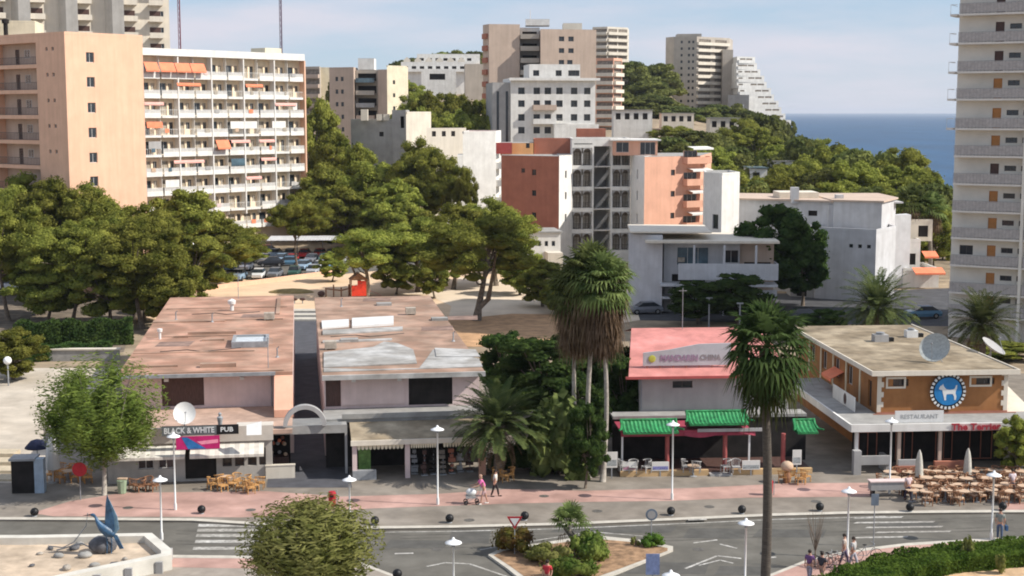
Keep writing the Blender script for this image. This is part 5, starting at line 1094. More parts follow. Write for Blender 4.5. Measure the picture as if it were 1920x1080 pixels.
mb=MB(); q=[(x_*.9,-.10,z_*.95-.05) for x_,z_ in dogp]; n=len(q); mb.add(q+[(x_,-.08,z_) for x_,_y,z_ in q],[tuple(range(n))]+[(i,i+n,(i+1)%n+n,(i+1)%n) for i in range(n)]); mb.obj('white_terrier',M_metalw,t)
# roof clutter
zr_=ZR4
for px,py,lab,s in ((1650,640,'grey roof fan unit at the middle of the tan roof',.55),(1708,632,'small white roof unit near the back of the tan roof',.45)):
    p=gp(px,py,zr_); t=thing('roof_unit',lab,'roof unit',(p.x,p.y,zr_+.003),YT); mb=MB(); mb.box(-s,s,-s*.8,s*.8,0,.55); mb.obj('casing',M_metalw if 'white' in lab else M_greyw,t); mb=MB(); mb.lathe([(0,.75),(s*.6,.72),(s*.6,.56)],(0,0,0),12); mb.obj('fan_cowl',M_metalg,t); mb=MB(); mb.box(s+.02,s+.5,-.2,.2,0,.3); mb.obj('motor',M_black,t)
dish('satellite_dish','big grey mesh satellite dish at the front of the tan roof',1755,655,101.5,1.1,R(-35),mat('mesh_grey',(.40,.42,.40),.7,.15,6),zr_,30)
dish('satellite_dish','white satellite dish on the right edge of the tan roof',1858,655,106,1.0,R(60),M_greyw,zr_-.5,55)
# ramp wall on the right of the orange building
c=P(1925,100,4); t=thing('stair_wall','pale sloping stair wall rising at the right side of the orange building','stair wall',(c.x-1.6,c.y,.13),YT)
mb=MB(); mb.add([(-.9,-4,2.6),(1.6,-4,2.6),(1.6,10,5.6),(-.9,10,5.6),(-.9,-4,0),(1.6,-4,0),(1.6,10,0),(-.9,10,0)],[(0,1,2,3),(0,4,5,1),(3,7,4,0)]); mb.obj('masonry',M_ivory,t)
# ---------------------------------------------------------------- trees
PA=pine_meshes('pine_a',16,6,.34,ncl=70,seed=1,nl=260,cs=(.14,.26)); PB=pine_meshes('pine_b',16,6,.26,ncl=80,seed=5,nl=260,dome=.7,cs=(.14,.26))
PC=pine_meshes('pine_c',16,6,.44,ncl=56,seed=9,nl=270,cs=(.14,.25),lean=1.0,trunkr=.24); PD=pine_meshes('pine_d',14,5.5,.36,ncl=62,seed=14,nl=270,cs=(.14,.25),fork=True,trunkr=.34)
PE=pine_meshes('pine_e',15,6,.12,ncl=90,seed=21,nl=190,leaf=.34,cs=(.14,.25)); PF=pine_meshes('pine_f',14,6,.10,ncl=84,seed=27,nl=190,leaf=.34,cs=(.14,.25),dome=.8)
BR=pine_meshes('broadleaf',14,5,.14,ncl=60,seed=33,nl=150,leaf=.36,lm=M_dark,core=.8)
FA=pine_meshes('far_tree',13,6,.08,ncl=40,seed=41,nl=55,leaf=.75,lm=M_far,core=.8); FB=pine_meshes('far_tree_b',12,6,.05,ncl=36,seed=47,nl=55,leaf=.75,lm=M_far,core=.8)
G1='tall pines left of the terracotta-roofed pub'
for lib,lab,D,px,ty,r in (
 (PB,'pine whose flat crown fills the top left, its foot by the white van',190,35,312,7.0),(PA,'pine rising between the far-left pine and the peach end wall',182,112,318,6.2),
 (PB,'dark rounded pine in front of the foot of the peach end wall',184,178,332,6.3),(PB,'pine with a crown just below the gap between peach block and balcony hotel',186,258,372,5.6),
 (PE,'bushy pine covering the lowest left balconies of the balcony hotel',200,345,342,6.6),(PB,'pine sloping down right towards the parked cars',205,418,398,7.0),
 (PC,'small drooping pine crown at the left edge of the car row',208,462,452,3.4),
 (PC,'front pine with a visible dark straight trunk left of the pub roof',163,130,402,5.6),(PA,'lower front pine at the extreme left edge',166,8,352,5.5),
 (PA,'yellow-green pine in front of the peach wall foot, nearest the pub roof',160,262,398,6.2),(PF,'low shaggy pine overhanging the back left corner of the pub roof',158,320,470,4.2),
 (PF,'low dense pine between the front trunks',161,205,455,5.2),(PF,'low pine left of the dark straight trunk',164,85,470,4.8),(PF,'low wide pine just left of the pub roof back corner',165,268,478,4.6),(PE,'dense pine behind the globe lamp',186,372,432,4.6),(PF,'shrubby low pine at the left end of the sand bank',172,330,500,3.6),(PF,'low dark pine behind the hedge at the left edge',170,65,420,4.5)):
    tree(lib,'pine_tree',lab,D,px,ty,r=r,group=G1)
G2='pines between the balcony hotel and the white gable'
for lib,lab,D,px,ty,r in (
 (PE,'tall dark pine hugging the right end of the balcony hotel',300,594,166,7.0),(PE,'pine below and right of the taupe block',292,622,238,6.5),(PF,'pine in front of the shade-grey villa wall, left',280,668,262,6.5),
 (PF,'pine right of the balcony hotel at mid height',268,610,300,6.3),(PE,'broad pine under the shade-grey villa wall',262,700,292,7.0),(PB,'pine with a round sunlit crown left of the stepped white wall',258,775,248,6.6),
 (PA,'pine crown touching the white gable wall from the left',255,826,268,5.6),(PC,'small upright pine standing alone before the white gable',250,872,312,2.4),
 (PF,'shaggy pine low behind the carport roofs, centre',250,650,345,6.3),(PF,'shaggy pine low behind the carport roofs, right',248,735,330,6.8),(PE,'low yellowish pine left of the small upright pine',240,760,372,5),
 (PF,'dark pine filling the gap by the hotel end wall foot',262,590,345,5)):
    tree(lib,'pine_tree',lab,D,px,ty,r=r,group=G2)
G3='umbrella pines in the sandy park'
for lib,lab,D,px,ty,r,rz in (
 (PC,'umbrella pine with a bare leaning trunk in front of the carports',216,558,358,5.0,2.0),(PD,'pine over the red playground equipment with two slanting trunks',188,688,420,5.4,.5),
 (PA,'dense pine in the middle of the park left of the forked pine',193,782,398,6.4,1.0),(PA,'pine behind the forked pine, left part of the big crown',196,850,372,6.2,3.0),
 (PB,'pine behind the forked pine reaching the terracotta wall',200,930,362,6.6,4.0),(PD,'large forked pine with pale twisted limbs above the brown roof corner',166,893,392,7.4,2.6),
 (PF,'small bushy pine left of the fan palms',178,1018,482,3.6,1),(PF,'small round bush tree just left of the palm crowns',172,1045,512,2.4,2)):
    tree(lib,'pine_tree',lab,D,px,ty,r=r,rz=rz,group=G3)
G4='pines on the slope left of the white hotel'
for i,(D,px,ty,r) in enumerate(((352,768,168,6.5),(348,800,165,7),(350,838,163,7),(346,870,172,7),(352,902,176,6),(340,780,195,7),(338,822,198,7.5),(336,865,200,7.5),(340,905,205,6.5),(470,770,146,7),(480,735,150,6))):
    tree((PE,PF)[i%2],'pine_tree','dark pine on the slope',D,px,ty,z0=ground(px,D)-1,r=r,group=G4)
for i,(D,px,ty,r) in enumerate(((610,775,103,9),(612,800,97,8),(608,832,90,9),(612,862,84,10),(606,888,88,9),(600,912,94,8),(606,752,108,7))):
    tree((FA,FB)[i%2],'hill_tree','hilltop tree',D,px,ty,z0=ground(px,D)-2,r=r,group='hilltop trees above the white terraces')
for i,(D,px,ty,r) in enumerate(((600,1186,105,10),(596,1212,112,10),(604,1238,110,11),(580,1200,140,10),(576,1232,145,11),(560,1190,165,11),(556,1222,172,11),(550,1250,190,11),(540,1275,195,9),(545,1205,195,9),(585,1340,190,8),(588,1368,185,8),(575,1320,196,8),(590,1478,212,4),(560,1400,200,9),(556,1440,205,9))):
    tree((FA,FB)[i%2],'hill_tree','distant tree',D,px,ty,z0=ground(px,D)-2,r=r,group='distant trees below the pyramid' if px>1300 else 'distant trees between the towers')
tree(FB,'hill_tree','dark tree on the roofline behind the taupe block, left',440,632,112,z0=20,r=4); tree(FA,'hill_tree','tiny tree far left of the taupe block roof',470,606,118,z0=20,r=2.5)
G5='pines of the wood between the terracotta hotel and the sea'
W5='one of the crowded pines in the wood between the terracotta hotel and the sea'
k=0
for D,px,ty,r in ((420,1262,232,8),(400,1300,238,8),(380,1345,235,7.5),(410,1392,215,8),(420,1432,200,8),(400,1476,232,8),(390,1415,232,8),(350,1255,245,8),(340,1290,252,8),(330,1330,265,8),(345,1375,262,8),(330,1420,270,8),(345,1460,262,8),(335,1500,240,8.5),(330,1535,238,8),(320,1560,262,8),(315,1605,262,8.2),(318,1650,258,9),(310,1695,266,8),(300,1440,295,7.5),(290,1480,300,7.5),(300,1520,285,8),(285,1555,300,7.5),(280,1595,290,7.5),(290,1640,292,8),(280,1690,300,8),(275,1725,315,7),(270,1755,330,6),(262,1300,285,7),(262,1265,288,6),(258,1345,300,6.5),(256,1385,305,6),(250,1420,322,5),(254,1470,322,6.5),(248,1510,325,6.5),(245,1550,332,6),(250,1590,338,6),(244,1640,335,7),(240,1690,345,6.5),(238,1740,355,6),(225,1660,362,4.5),(222,1755,372,4.5),(360,1540,250,7),(232,1700,380,5),(236,1770,362,4)):
    tree((PE,PF,FA,PE,FB)[k%5] if D<310 else (PE,FA,FB)[k%3],'pine_tree',W5,D,px,ty,z0=ground(px,D)-.5,r=r,group=G5); k+=1
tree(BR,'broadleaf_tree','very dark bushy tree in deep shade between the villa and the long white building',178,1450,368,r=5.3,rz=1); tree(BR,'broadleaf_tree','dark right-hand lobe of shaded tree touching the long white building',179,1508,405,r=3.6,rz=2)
ORD=['leftmost','second from the left','third from the left','fourth from the left','fifth from the left','sixth from the left','seventh from the left','eighth from the left','ninth from the left','tenth from the left','eleventh from the left','twelfth from the left','thirteenth from the left']
def relabel(group,fmt,rows):
    L_=[o for o in sc.objects if o.parent is None and o.get('group')==group]; L_.sort(key=lambda o:-o.location.y); n=-(-len(L_)//len(rows))
    for i,rn in enumerate(rows):
        r_=sorted(L_[i*n:(i+1)*n],key=lambda o:o.location.x/o.location.y)
        for j,o in enumerate(r_): o['label']=fmt%((ORD[j] if j<len(r_)-1 else 'rightmost'),rn)
relabel(G5,'pine %s in the %s of the wood before the sea',['skyline row','second row','middle row','front row'])
relabel(G4,'dark pine, %s in the %s left of the white hotel',['upper row','lower row'])
relabel('hilltop trees above the white terraces','small hilltop tree, %s in the %s above the white terraces',['line'])
relabel('distant trees between the towers','distant tree, %s in the %s between pink tower and beige high-rise',['upper row','lower row'])
relabel('distant trees below the pyramid','distant tree, %s in the %s at the foot of the stepped pyramid',['line'])
# lower dark shrub trees behind villa & beside palms
for lab,D,px,ty,r,l in (('shaded bushy tree in front of the villa balcony, left',163,1312,520,4.4,BR),('shaded bushy tree in front of the villa balcony, right',164,1385,506,4.4,BR),('dark low tree behind the tan roof, left of the date palm',150,1545,575,3,BR),
  ('dark leafy tree left of the fan palm trunks',113,945,612,2.7,BR),('large dark leafy tree behind the fan palm trunks',108,1015,620,4.6,BR),('dark leafy tree behind the fan palms on the right',112,1150,632,3.0,BR),('dark leafy tree beside the pink roof corner',101,1162,655,2.3,BR),('dark leafy tree under the fan palm skirt',97,1085,690,2.3,BR),('small dark leafy tree hiding the middle fan palm trunk',90,1098,742,1.5,BR),('leafy green tree at the right edge by the cafe terrace',93,1908,772,1.6,PF),('dark green tree behind the right dish of the tan roof',140,1880,640,4,PF)):
    tree(l,'leafy_tree',lab,D,px,ty,r=r)
tree(PF,'leafy_tree','bright green palm-like shrub tree at the left edge above the access road',128,22,610,r=3.2)
# feathery tamarisks
TA=pine_meshes('tamarisk',8.3,4.1,.20,ncl=60,seed=61,leaf=.20,nl=300,lm=M_olive,core=.6,cs=(.16,.30),dome=.9,trunkr=.16,tm=M_barkpale)
def tamarisk(name,lab,loc,H,Rr,seed,base=.2,lm=M_olive,nl=900,n=38,ww=3200):
    global rng; rng=np.random.default_rng(seed); random.seed(seed); cl=[]
    while len(cl)<n:
        d=rng.normal(0,1,3); d/=np.linalg.norm(d); q=rng.random()**.45; zz=(d[2]*q+1)/2
        if zz<.02: continue
        r=rng.uniform(.17,.33)*Rr; cl.append(((d[0]*q*Rr*.8,d[1]*q*Rr*.8,H*base+zz*(H*(1-base)-r)),(r,r,r*1.25)))
    V,Q=clumpset(cl,nl,.26,asp=.28,lo=-1,jit=.5,core=.45,up=3)
    # upright wisps along the outline
    m=ww; d=unit(rng.normal(0,1,(m,3))); C=d*np.array([Rr,Rr,H*(1-base)/2])*rng.uniform(.82,1.2,(m,1))+np.array([0,0,H*(base+(1-base)/2)]); V2_,Q2=leafquads(C,d,.42,.2,.6,4)
    o=thing(name,lab,'tree',loc); V=np.concatenate([V,V2_]); Q=np.concatenate([Q,Q2+len(V)-len(V2_)]); put(npmesh(name+'_crown',V,Q,[lm]),'crown',o)
    t=MB(); t.sm=True; t.tube([(0,0,0),(.06,0,H*base*.6),(0,.05,H*base*1.2),(.2,0,H*.55)],[.17,.13,.12,.05],9)
    for i in range(9): a=i*.7+.3; t.tube([(0,.03,H*base*(.9+.05*i)),(math.cos(a)*Rr*.35,math.sin(a)*Rr*.35,H*(base+.2)),(math.cos(a)*Rr*.7,math.sin(a)*Rr*.7,H*(base+.38+.04*i))],[.08,.05,.015],6)
    t.obj('trunk',M_barkpale,o); return o
p=gp(206,928,.13); tamarisk('tamarisk_tree','feathery green tree with a slim pale trunk in front of the pub',(p.x-.35,p.y,.13),Z(678,p.y),3.6,71,base=.30,lm=leafmat('green_feather',(.085,.13,.028),(.22,.28,.06),.9,.1))
D=66; tamarisk('tamarisk_tree','olive feathery treetop at the bottom edge beside the zebra crossing',(X(583,D,4),D,.13),Z(950,D),2.95,77,base=.3,nl=900,ww=4200)
# palms
LW=fan_palm(15.2,1.6,64,1,skirt=4.6,nd=170,tr=.17,lp=1.45,span=128,tm=M_barkpale); pp='fan palms at the alley garden'
for px,py,ty,lab,s,rz in ((1130,903,478,'rightmost fan palm with a bare pale trunk and a shaggy brown skirt',1,0),(1106,895,462,'tallest middle fan palm with a shaggy brown skirt',1,2),(1078,890,492,'left fan palm with a skirt of dead leaves over leafy shrubs',1,4)):
    p=gp(px,py,.13); h=Z(ty+52,p.y); palm(LW,'fan_palm',lab,(p.x,p.y,.13),rz,h/15.4,pp)
D=58; LN=fan_palm(Z(648,58)-.1,1.18,84,12,skirt=1.6,nd=22,tr=.20,lp=1.2,base_el=84,span=156,tm=mat('dark_palm_bark',(.10,.085,.07),.9,.25,5,.5,stretch=(1,1,5)),dm=M_palm,lm=leafmat('dark_fan_leaf',(.035,.065,.022),(.10,.15,.05),1.0))
palm(LN,'fan_palm','nearest fan palm with a dark straight trunk running down out of the frame',(X(1434,D,10),D,0),.5)
DP=date_palm(3.5,4.3,84,4,dead=14)
p=gp(932,900,.13); palm(DP,'date_palm','arching date palm on the pavement right of the shop porch',(p.x,p.y+.3,.13),0,1.0)
D=127; DQ=date_palm(7.3,5.5,100,8,dead=22,tr=.34); palm(DQ,'date_palm','date palm behind the left part of the tan roof',(X(1645,D,6),D,.0),1,1.0*(Z(578,D)/7.4)); 
D=124; palm(DQ,'date_palm','date palm with a thick trunk behind the dishes of the tan roof',(X(1842,D,6),D,.0),3.3,Z(606,D)/7.4)
D=205; DR=fan_palm(9,1.5,34,33,skirt=1.2,nd=20,tr=.25,lp=1.2)
for px,ty,lab in ((1745,385,'small fan palm above the terraced house, left of the tower'),(1708,372,'small fan palm just above the end of the long white building')): palm(DR,'fan_palm',lab,(X(px,D,8),D,0),px,Z(ty,D)/9.4)
# shrubs
for lab,D,px,ty,r in (('bushy low pine behind the play bridge',205,622,470,2.6),('low pine bush between the two park trunks',190,742,470,3.2),('low pine bush right of the dense park pine',186,815,468,3.0),('young pine by the white garden house',190,975,455,3.4)):
    tree(PF,'pine_tree',lab,D,px,ty,r=r,group=G3)
p=gp(1060,905,.13); bush('leafy_shrub','pale green large-leaved shrub under the fan palms',(p.x-.3,p.y+2.0,.13),2.2,1.8,6.4,91,leaf=.72,nl=34,ncl=22,lm=leafmat('pale_big_leaf',(.07,.11,.03),(.26,.32,.11),1.3,.1))
p=gp(960,900,.13); bush('leafy_shrub','low dark shrub bed under the date palm',(p.x+1,p.y+3,.13),3,1.4,2.2,92,lm=M_dark)
p=gp(1020,900,.13); bush('leafy_shrub','dark shrub left of the pale trunk at the garden kerb',(p.x+1,p.y+2.2,.13),3,1.6,3.4,93,lm=M_dark)
p=gp(968,1034,.15); bush('island_shrub','reddish green round shrub at the left end of the traffic island',(p.x,p.y,.15),1.55,1.3,1.5,94,leaf=.13,nl=500,lm=leafmat('rust_shrub',(.13,.075,.03),(.15,.16,.035),1.6,.1))
p=gp(1030,1052,.15); bush('island_shrub','olive shrub below the small island palm',(p.x,p.y,.15),1.5,1.2,1.2,95,leaf=.13,nl=500,lm=M_olive)
p=gp(1105,1050,.15); bush('island_shrub','tall green shrub on the right of the small island palm',(p.x,p.y,.15),1.35,1.2,1.9,96,leaf=.15,nl=450)
p=gp(1075,1085,.15); bush('island_shrub','green shrub at the bottom edge of the traffic island',(p.x,p.y,.15),1.6,1.0,1.3,97,leaf=.15,nl=450)
p=gp(1222,1024,.15); bush('island_shrub','small round green shrub under the disc sign on the island tip',(p.x,p.y,.15),.85,.6,.85,98,leaf=.1,nl=800,lm=M_hedge); p=gp(1192,1022,.15); bush('island_shrub','tiny sparse grey shrub left of the round island shrub',(p.x,p.y,.15),.35,.3,.6,99,leaf=.08,nl=500,ncl=6,lm=M_olive)
DI=date_palm(.9,1.5,26,44,dead=0,tr=.2); p=gp(1068,1040,.15)
FI=fan_palm(1.35,.62,22,45,skirt=.3,nd=4,tr=.16,lp=.6,base_el=80,span=75); palm(FI,'fan_palm','low bright fan palm in the middle of the traffic island',(p.x,p.y,.15),0,1.25)
# hedge bed
rng=np.random.default_rng(5)
def hedge(name,lab,pts,w_,h,z,lm=M_hedge,leaf=.13,dens=420):
    q=[gp(x_,y_,z) for x_,y_ in pts]; C=[];Nn=[]; core=MB()
    for a,b_ in zip(q,q[1:]):
        L_=(b_-a).length; d=(b_-a)/L_; s=Vector((-d.y,d.x,0)); n=int(L_*(w_+2*h)*dens/1.6)
        t=rng.random((n,1)); side=rng.random(n); u=np.where(side<.4,rng.uniform(-.5,.5,n),np.where(side<.7,-.5,.5))*w_; v=np.where(side<.4,h,rng.uniform(0,h,n)); wob=.12*np.sin(t[:,0]*L_*2.1)+rng.normal(0,.05,n)
        P_=np.array(a)+t*np.array(b_-a)+np.outer(u*(1+wob*.5),np.array(s)); P_[:,2]+=v*(1+wob*.7); C.append(P_)
        nn=np.where((side<.4)[:,None],np.array([[0,0,1.]]),np.outer(np.sign(u),np.array(s))); Nn.append(nn)
        o_=s*w_*.42; core.add([a-o_,b_-o_,b_+o_,a+o_]+[p_+Vector((0,0,h*.88)) for p_ in (a-o_,b_-o_,b_+o_,a+o_)],[(4,5,6,7),(0,1,5,4),(1,2,6,5),(2,3,7,6),(3,0,4,7)])
    V,Q=leafquads(np.concatenate(C),np.concatenate(Nn),leaf,1,1.0); nv=len(V)
    V=np.concatenate([V,np.array(core.v)]); Q=np.concatenate([Q,np.array(core.f)+nv]); o=link(bpy.data.objects.new(name,npmesh(name,V,Q,[lm]))); return tagp(o,lab,'hedge')
hedge('clipped_hedge','clipped green hedge curving along the pale kerb at bottom right',[(1545,1132),(1600,1108),(1700,1072),(1800,1057),(1930,1047),(2150,1034)],2.6,.75,.26)
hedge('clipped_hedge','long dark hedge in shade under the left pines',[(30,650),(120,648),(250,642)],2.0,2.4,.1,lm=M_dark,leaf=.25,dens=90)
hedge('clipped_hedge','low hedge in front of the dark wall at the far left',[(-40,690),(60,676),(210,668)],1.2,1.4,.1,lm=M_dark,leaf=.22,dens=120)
for px,py,h,s_,lab in ((1812,1058,1.9,1,'young yellowish sapling standing tallest in the hedge bed'),(1875,1075,1.2,2,'short young sapling at the right of the hedge bed')):
    p=gp(px,py,.26); bush('sapling',lab,(p.x,p.y,.26),.38,.38,h,100+s_,leaf=.13,nl=700,ncl=10,lm=M_olive,cat='sapling')
t=thing('bare_sapling','thin bare sapling with grey twigs right of the near palm trunk','tree',gp(1528,1062,.13)); mb=MB(); random.seed(8)
mb.tube([(0,0,0),(0,0,1.2)],.04,6)
for i in range(26): a=random.uniform(0,6.28); r_=random.uniform(.15,.7); h0=random.uniform(.7,1.2); mb.tube([(0,0,h0),(math.cos(a)*r_*.6,math.sin(a)*r_*.6,h0+1.0),(math.cos(a)*r_,math.sin(a)*r_,h0+random.uniform(1.4,2.2))],[.015,.01,.004],4)
mb.obj('twigs',M_bark,t)
# ---------------------------------------------------------------- street lamps
def lamp(lab,px,ptop,pbase,z0=.13,group='white street lamps with shallow conical shades',D=None,Hf=None):
    p=gp(px,pbase,z0) if D is None else P(px,D,z0); D=p.y; h=Z(ptop,D)-z0
    t=thing('street_lamp',lab,'street lamp',(X(px,D,h),D,z0),0,group)
    mb=MB(); mb.sm=True; mb.tube([(0,0,0),(0,0,h-.48)],.052,10); mb.lathe([(.09,0),(.09,.35),(.06,.45)],(0,0,0),12); mb.obj('pole',M_metalw,t)
    mb=MB(); mb.lathe([(.0,h-.50),(.085,h-.48),(.10,h-.25),(.0,h-.25)],(0,0,0),12); mb.obj('lamp_holder',M_metalg,t)
    mb=MB(); mb.sm=True; mb.lathe([(0,h),(.05,h-.02),(.09,h-.12),(.20,h-.17),(.40,h-.26),(.42,h-.30),(.36,h-.29),(.1,h-.22)],(0,0,0),20); mb.obj('lamp_shade',mat('lamp_white',(.85,.85,.84),.4,.03,2),t)
    return t
for a in (('street lamp at the fountain corner, left of the zebra crossing',300,891,1012),('tall street lamp in front of the magenta banner of the pub',325,810,956),('street lamp beside the red bin, its foot hidden by the olive treetop',655,891,985),
 ('tall street lamp left of the pink-clad person',820,797,946),('street lamp at the bottom centre beside the traffic island',850,1007,1140),('tall street lamp in front of the left green canopy',1262,788,937),
 ('street lamp just left of the near palm trunk',1399,971,1110),('street lamp by the zebra crossing, left of the cafe terrace',1592,912,1042),('tall thin street lamp before the white banner of the orange building',1672,782,925),
 ('street lamp at the right end in front of the cafe chairs',1864,882,1012),('street lamp whose shade just shows at the bottom edge right of the island',1258,1068,1215)): lamp(*a)
for px,py,D,lab in ((14,676,125,'white globe lamp at the left edge above the access road'),(360,458,200,'white globe lamp among the left pines'),(757,490,215,'white globe lamp under the middle park pines')):
    z=Z(py,D); t=thing('globe_lamp',lab,'street lamp',P(px,D,z)); mb=MB(); mb.tube([(0,0,0),(0,0,z-.3)],.07,8); mb.obj('pole',M_metalg,t); mb=MB(); mb.sm=True; mb.ell((0,0,z),.36,14,9); mb.obj('globe',mat('lamp_white',(.85,.85,.84),.4,.03,2),t)
# ---------------------------------------------------------------- ball bollards
bol=None
for px,py in ((65,968),(378,963),(560,963),(703,984),(843,980),(984,975),(1258,966),(1391,963),(1537,958),(1706,959),(1880,957),(312,1073) if 0 else (745,1085)):
    p=gp(px,py,.13); 
    if bol is None:
        bol=thing('ball_bollard','one of the black ball bollards spaced along the kerb','bollard',p,0,'black ball bollards along the kerb')
        mb=MB(); mb.sm=True; mb.ell((0,0,.27),.25,16,10); mb.obj('ball',M_black,bol); mb=MB(); mb.lathe([(0,.08),(.13,.08),(.16,0)],(0,0,0),12); mb.obj('foot',M_metalg,bol)
    else: dup(bol,loc=p)
# ---------------------------------------------------------------- traffic signs, bins
def sign(lab,px,pc,pb,shape,m,D=None,z0=.13,back=False,r=.3):
    p=gp(px,pb,z0); t=thing('traffic_sign',lab,'traffic sign',p); h=Z(pc,p.y)-z0
    mb=MB(); mb.tube([(0,.04,0),(0,.04,h+r*.6)],.03,6); mb.obj('pole',M_metalg if px!=150 else M_metalw,t)
    mb=MB(); mb.M=Matrix.Translation((0,0,h))@Matrix.Rotation(math.pi/2,4,'X')
    if shape=='disc': mb.lathe([(0,.02),(r,.02),(r,-.02),(0,-.02)],(0,0,0),24)
    elif shape=='rect': mb.box(-r*.8,r*.8,-r*1.25,r*1.25,-.02,.02)
    elif shape=='tri': mb.prism([(-r,r*.6),(0,-r*1.1),(r,r*.6)],-.02,.02)
    mb.obj('sign_plate',m,t)
    if shape=='tri': mb=MB(); mb.M=Matrix.Translation((0,-.025,h))@Matrix.Rotation(math.pi/2,4,'X'); mb.prism([(-r*.62,r*.38),(0,-r*.68),(r*.62,r*.38)],0,.01); mb.obj('sign_face',M_metalw,t)
    if shape=='disc' and back: mb=MB(); mb.M=Matrix.Translation((0,-.025,h))@Matrix.Rotation(math.pi/2,4,'X'); mb.lathe([(0,.006),(r*.7,.006),(r*.7,0)],(0,0,0),20); mb.obj('sign_face',M_greyw,t)
    return t
sign('inverted triangle give-way sign at the left end of the traffic island',965,977,1040,'tri',M_red,r=.42); sign('round grey-blue disc sign on the tip of the traffic island',1221,965,1024,'disc',mat('slate_blue',(.16,.20,.25),.5,.1,3),back=True,r=.33)
sign('blue rectangular sign at the bottom edge right of the island',1223,1058,1130,'rect',mat('sign_pale_blue',(.20,.25,.42),.5,.15,5),r=.42); sign('red round sign on a white pole in front of the orange cafe chairs',151,880,938,'disc',M_red,r=.45)
sign('narrow dark blue sign on a post left of the cafe terrace',1638,937,1022,'rect',mat('slate_blue',(.16,.20,.25),.5,.1,3),r=.26)
for px,py,h,lab in ((623,950,.95,'slim red litter bin beside the pavement lamp'),(1442,928,.95,'dark red litter bin behind the near palm trunk')):
    p=gp(px,py,.13); t=thing('litter_bin',lab,'litter bin',p); mb=MB(); mb.lathe([(0,.08),(.2,.08),(.22,.15),(.24,h-.1),(.2,h),(0,h)],(0,0,0),14); mb.obj('body',M_red,t); mb=MB(); mb.tube([(.3,0,0),(.3,0,h+.1)],.03,6); mb.obj('post',M_metalg,t); mb=MB(); mb.box(-.12,.12,-.26,-.2,h-.3,h-.18); mb.obj('slot',M_black,t)
p=gp(229,925,.13); t=thing('litter_bin','pale green bin with an open lid left of the pub','litter bin',p); mb=MB(); mb.lathe([(0,.02),(.25,.02),(.32,.85),(0,.85)],(0,0,0),8); mb.obj('body',mat('pale_green_bin',(.28,.36,.24),.6,.1,3),t); mb=MB(); mb.box(-.3,.3,.0,.3,.87,.95); mb.obj('lid',M_cush,t)
# ---------------------------------------------------------------- chairs, tables, parasols
def chair(lab,group,m=M_wood,cush=True):
    t=thing('wicker_chair',lab,'chair',(0,0,0),0,group)
    mb=MB(); mb.box(-.27,.27,-.25,.25,.36,.42); mb.obj('seat',m,t)
    if cush: mb=MB(); mb.box(-.24,.24,-.23,.22,.423,.49); mb.obj('cushion',M_cush,t)
    mb=MB(); 
    for k in range(7): a=-1.2+k*.4; mb.tube([(math.sin(a)*.27,.22*math.cos(a)+.02,.42),(math.sin(a)*.32,.28*math.cos(a)+.04,.86-.05*abs(a))],.022,5)
    mb.tube([(math.sin(a)*.32,.28*math.cos(a)+.04,.86-.05*abs(a)) for a in np.linspace(-1.9,1.9,11)],.035,6); mb.obj('backrest',m,t)
    for x_,y_ in ((-.24,-.22),(.24,-.22),(.24,.22),(-.24,.22)): mb=MB(); mb.box(x_-.025,x_+.025,y_-.025,y_+.025,0,.357); mb.obj('leg',m,t)
    return t
def table(lab,group,m):
    t=thing('cafe_table',lab,'table',(0,0,0),0,group); mb=MB(); mb.lathe([(0,.74),(.42,.74),(.42,.70),(0,.70)],(0,0,0),16); mb.obj('tabletop',m,t); mb=MB(); mb.lathe([(.05,.69),(.05,.06),(.25,.02),(.25,0)],(0,0,0),10); mb.obj('pedestal',M_metalg,t); return t
random.seed(17)
CH1=chair('brown wicker armchair with a cream cushion','terrace chairs before the orange building',M_wood2); TB1=table('one of the round tables among the wicker chairs before the orange building','terrace tables before the orange building',M_cush)
first=[True,True]
def place(proto,i,loc,rz):
    if first[i]: first[i]=False; proto.location=loc; proto.rotation_euler=(0,0,rz); return proto
    return dup(proto,loc=loc,rz=rz)
for r_,(py,n) in enumerate(((903,9),(916,10),(930,10),(941,9))):
    for i in range(n):
        px=1652+ (1930-1652)*(i+.5)/n+(r_%2)*10
        if r_>=2 and px<1705: continue
        p=gp(px+random.uniform(-7,7),py+random.uniform(-2.5,2.5),.13); o_=place(TB1,1,p,0); ol=ORD[i] if i<n-1 else 'rightmost'; rn=['back row','third row','second row','kerbside row'][r_]; o_['label']='round cafe table, %s in the %s before the orange building'%(ol,rn); sides=['right','far','left','near'] if (r_+i)%3==0 else ['right','left','near']; si=0
        for a in (.3,2.3,4.2) if (r_+i)%3 else (.3,1.9,3.4,5.0):
            if random.random()<.14: si+=1; continue
            a+=random.uniform(-.35,.35); q=p+Vector((math.cos(a)*random.uniform(.62,.95),math.sin(a)*random.uniform(.55,.85),0)); o_=place(CH1,0,q,a-math.pi/2+random.uniform(-.5,.5)); o_['label']='wicker chair, %s side of the %s cafe table, %s'%(sides[si],ol,rn); si+=1
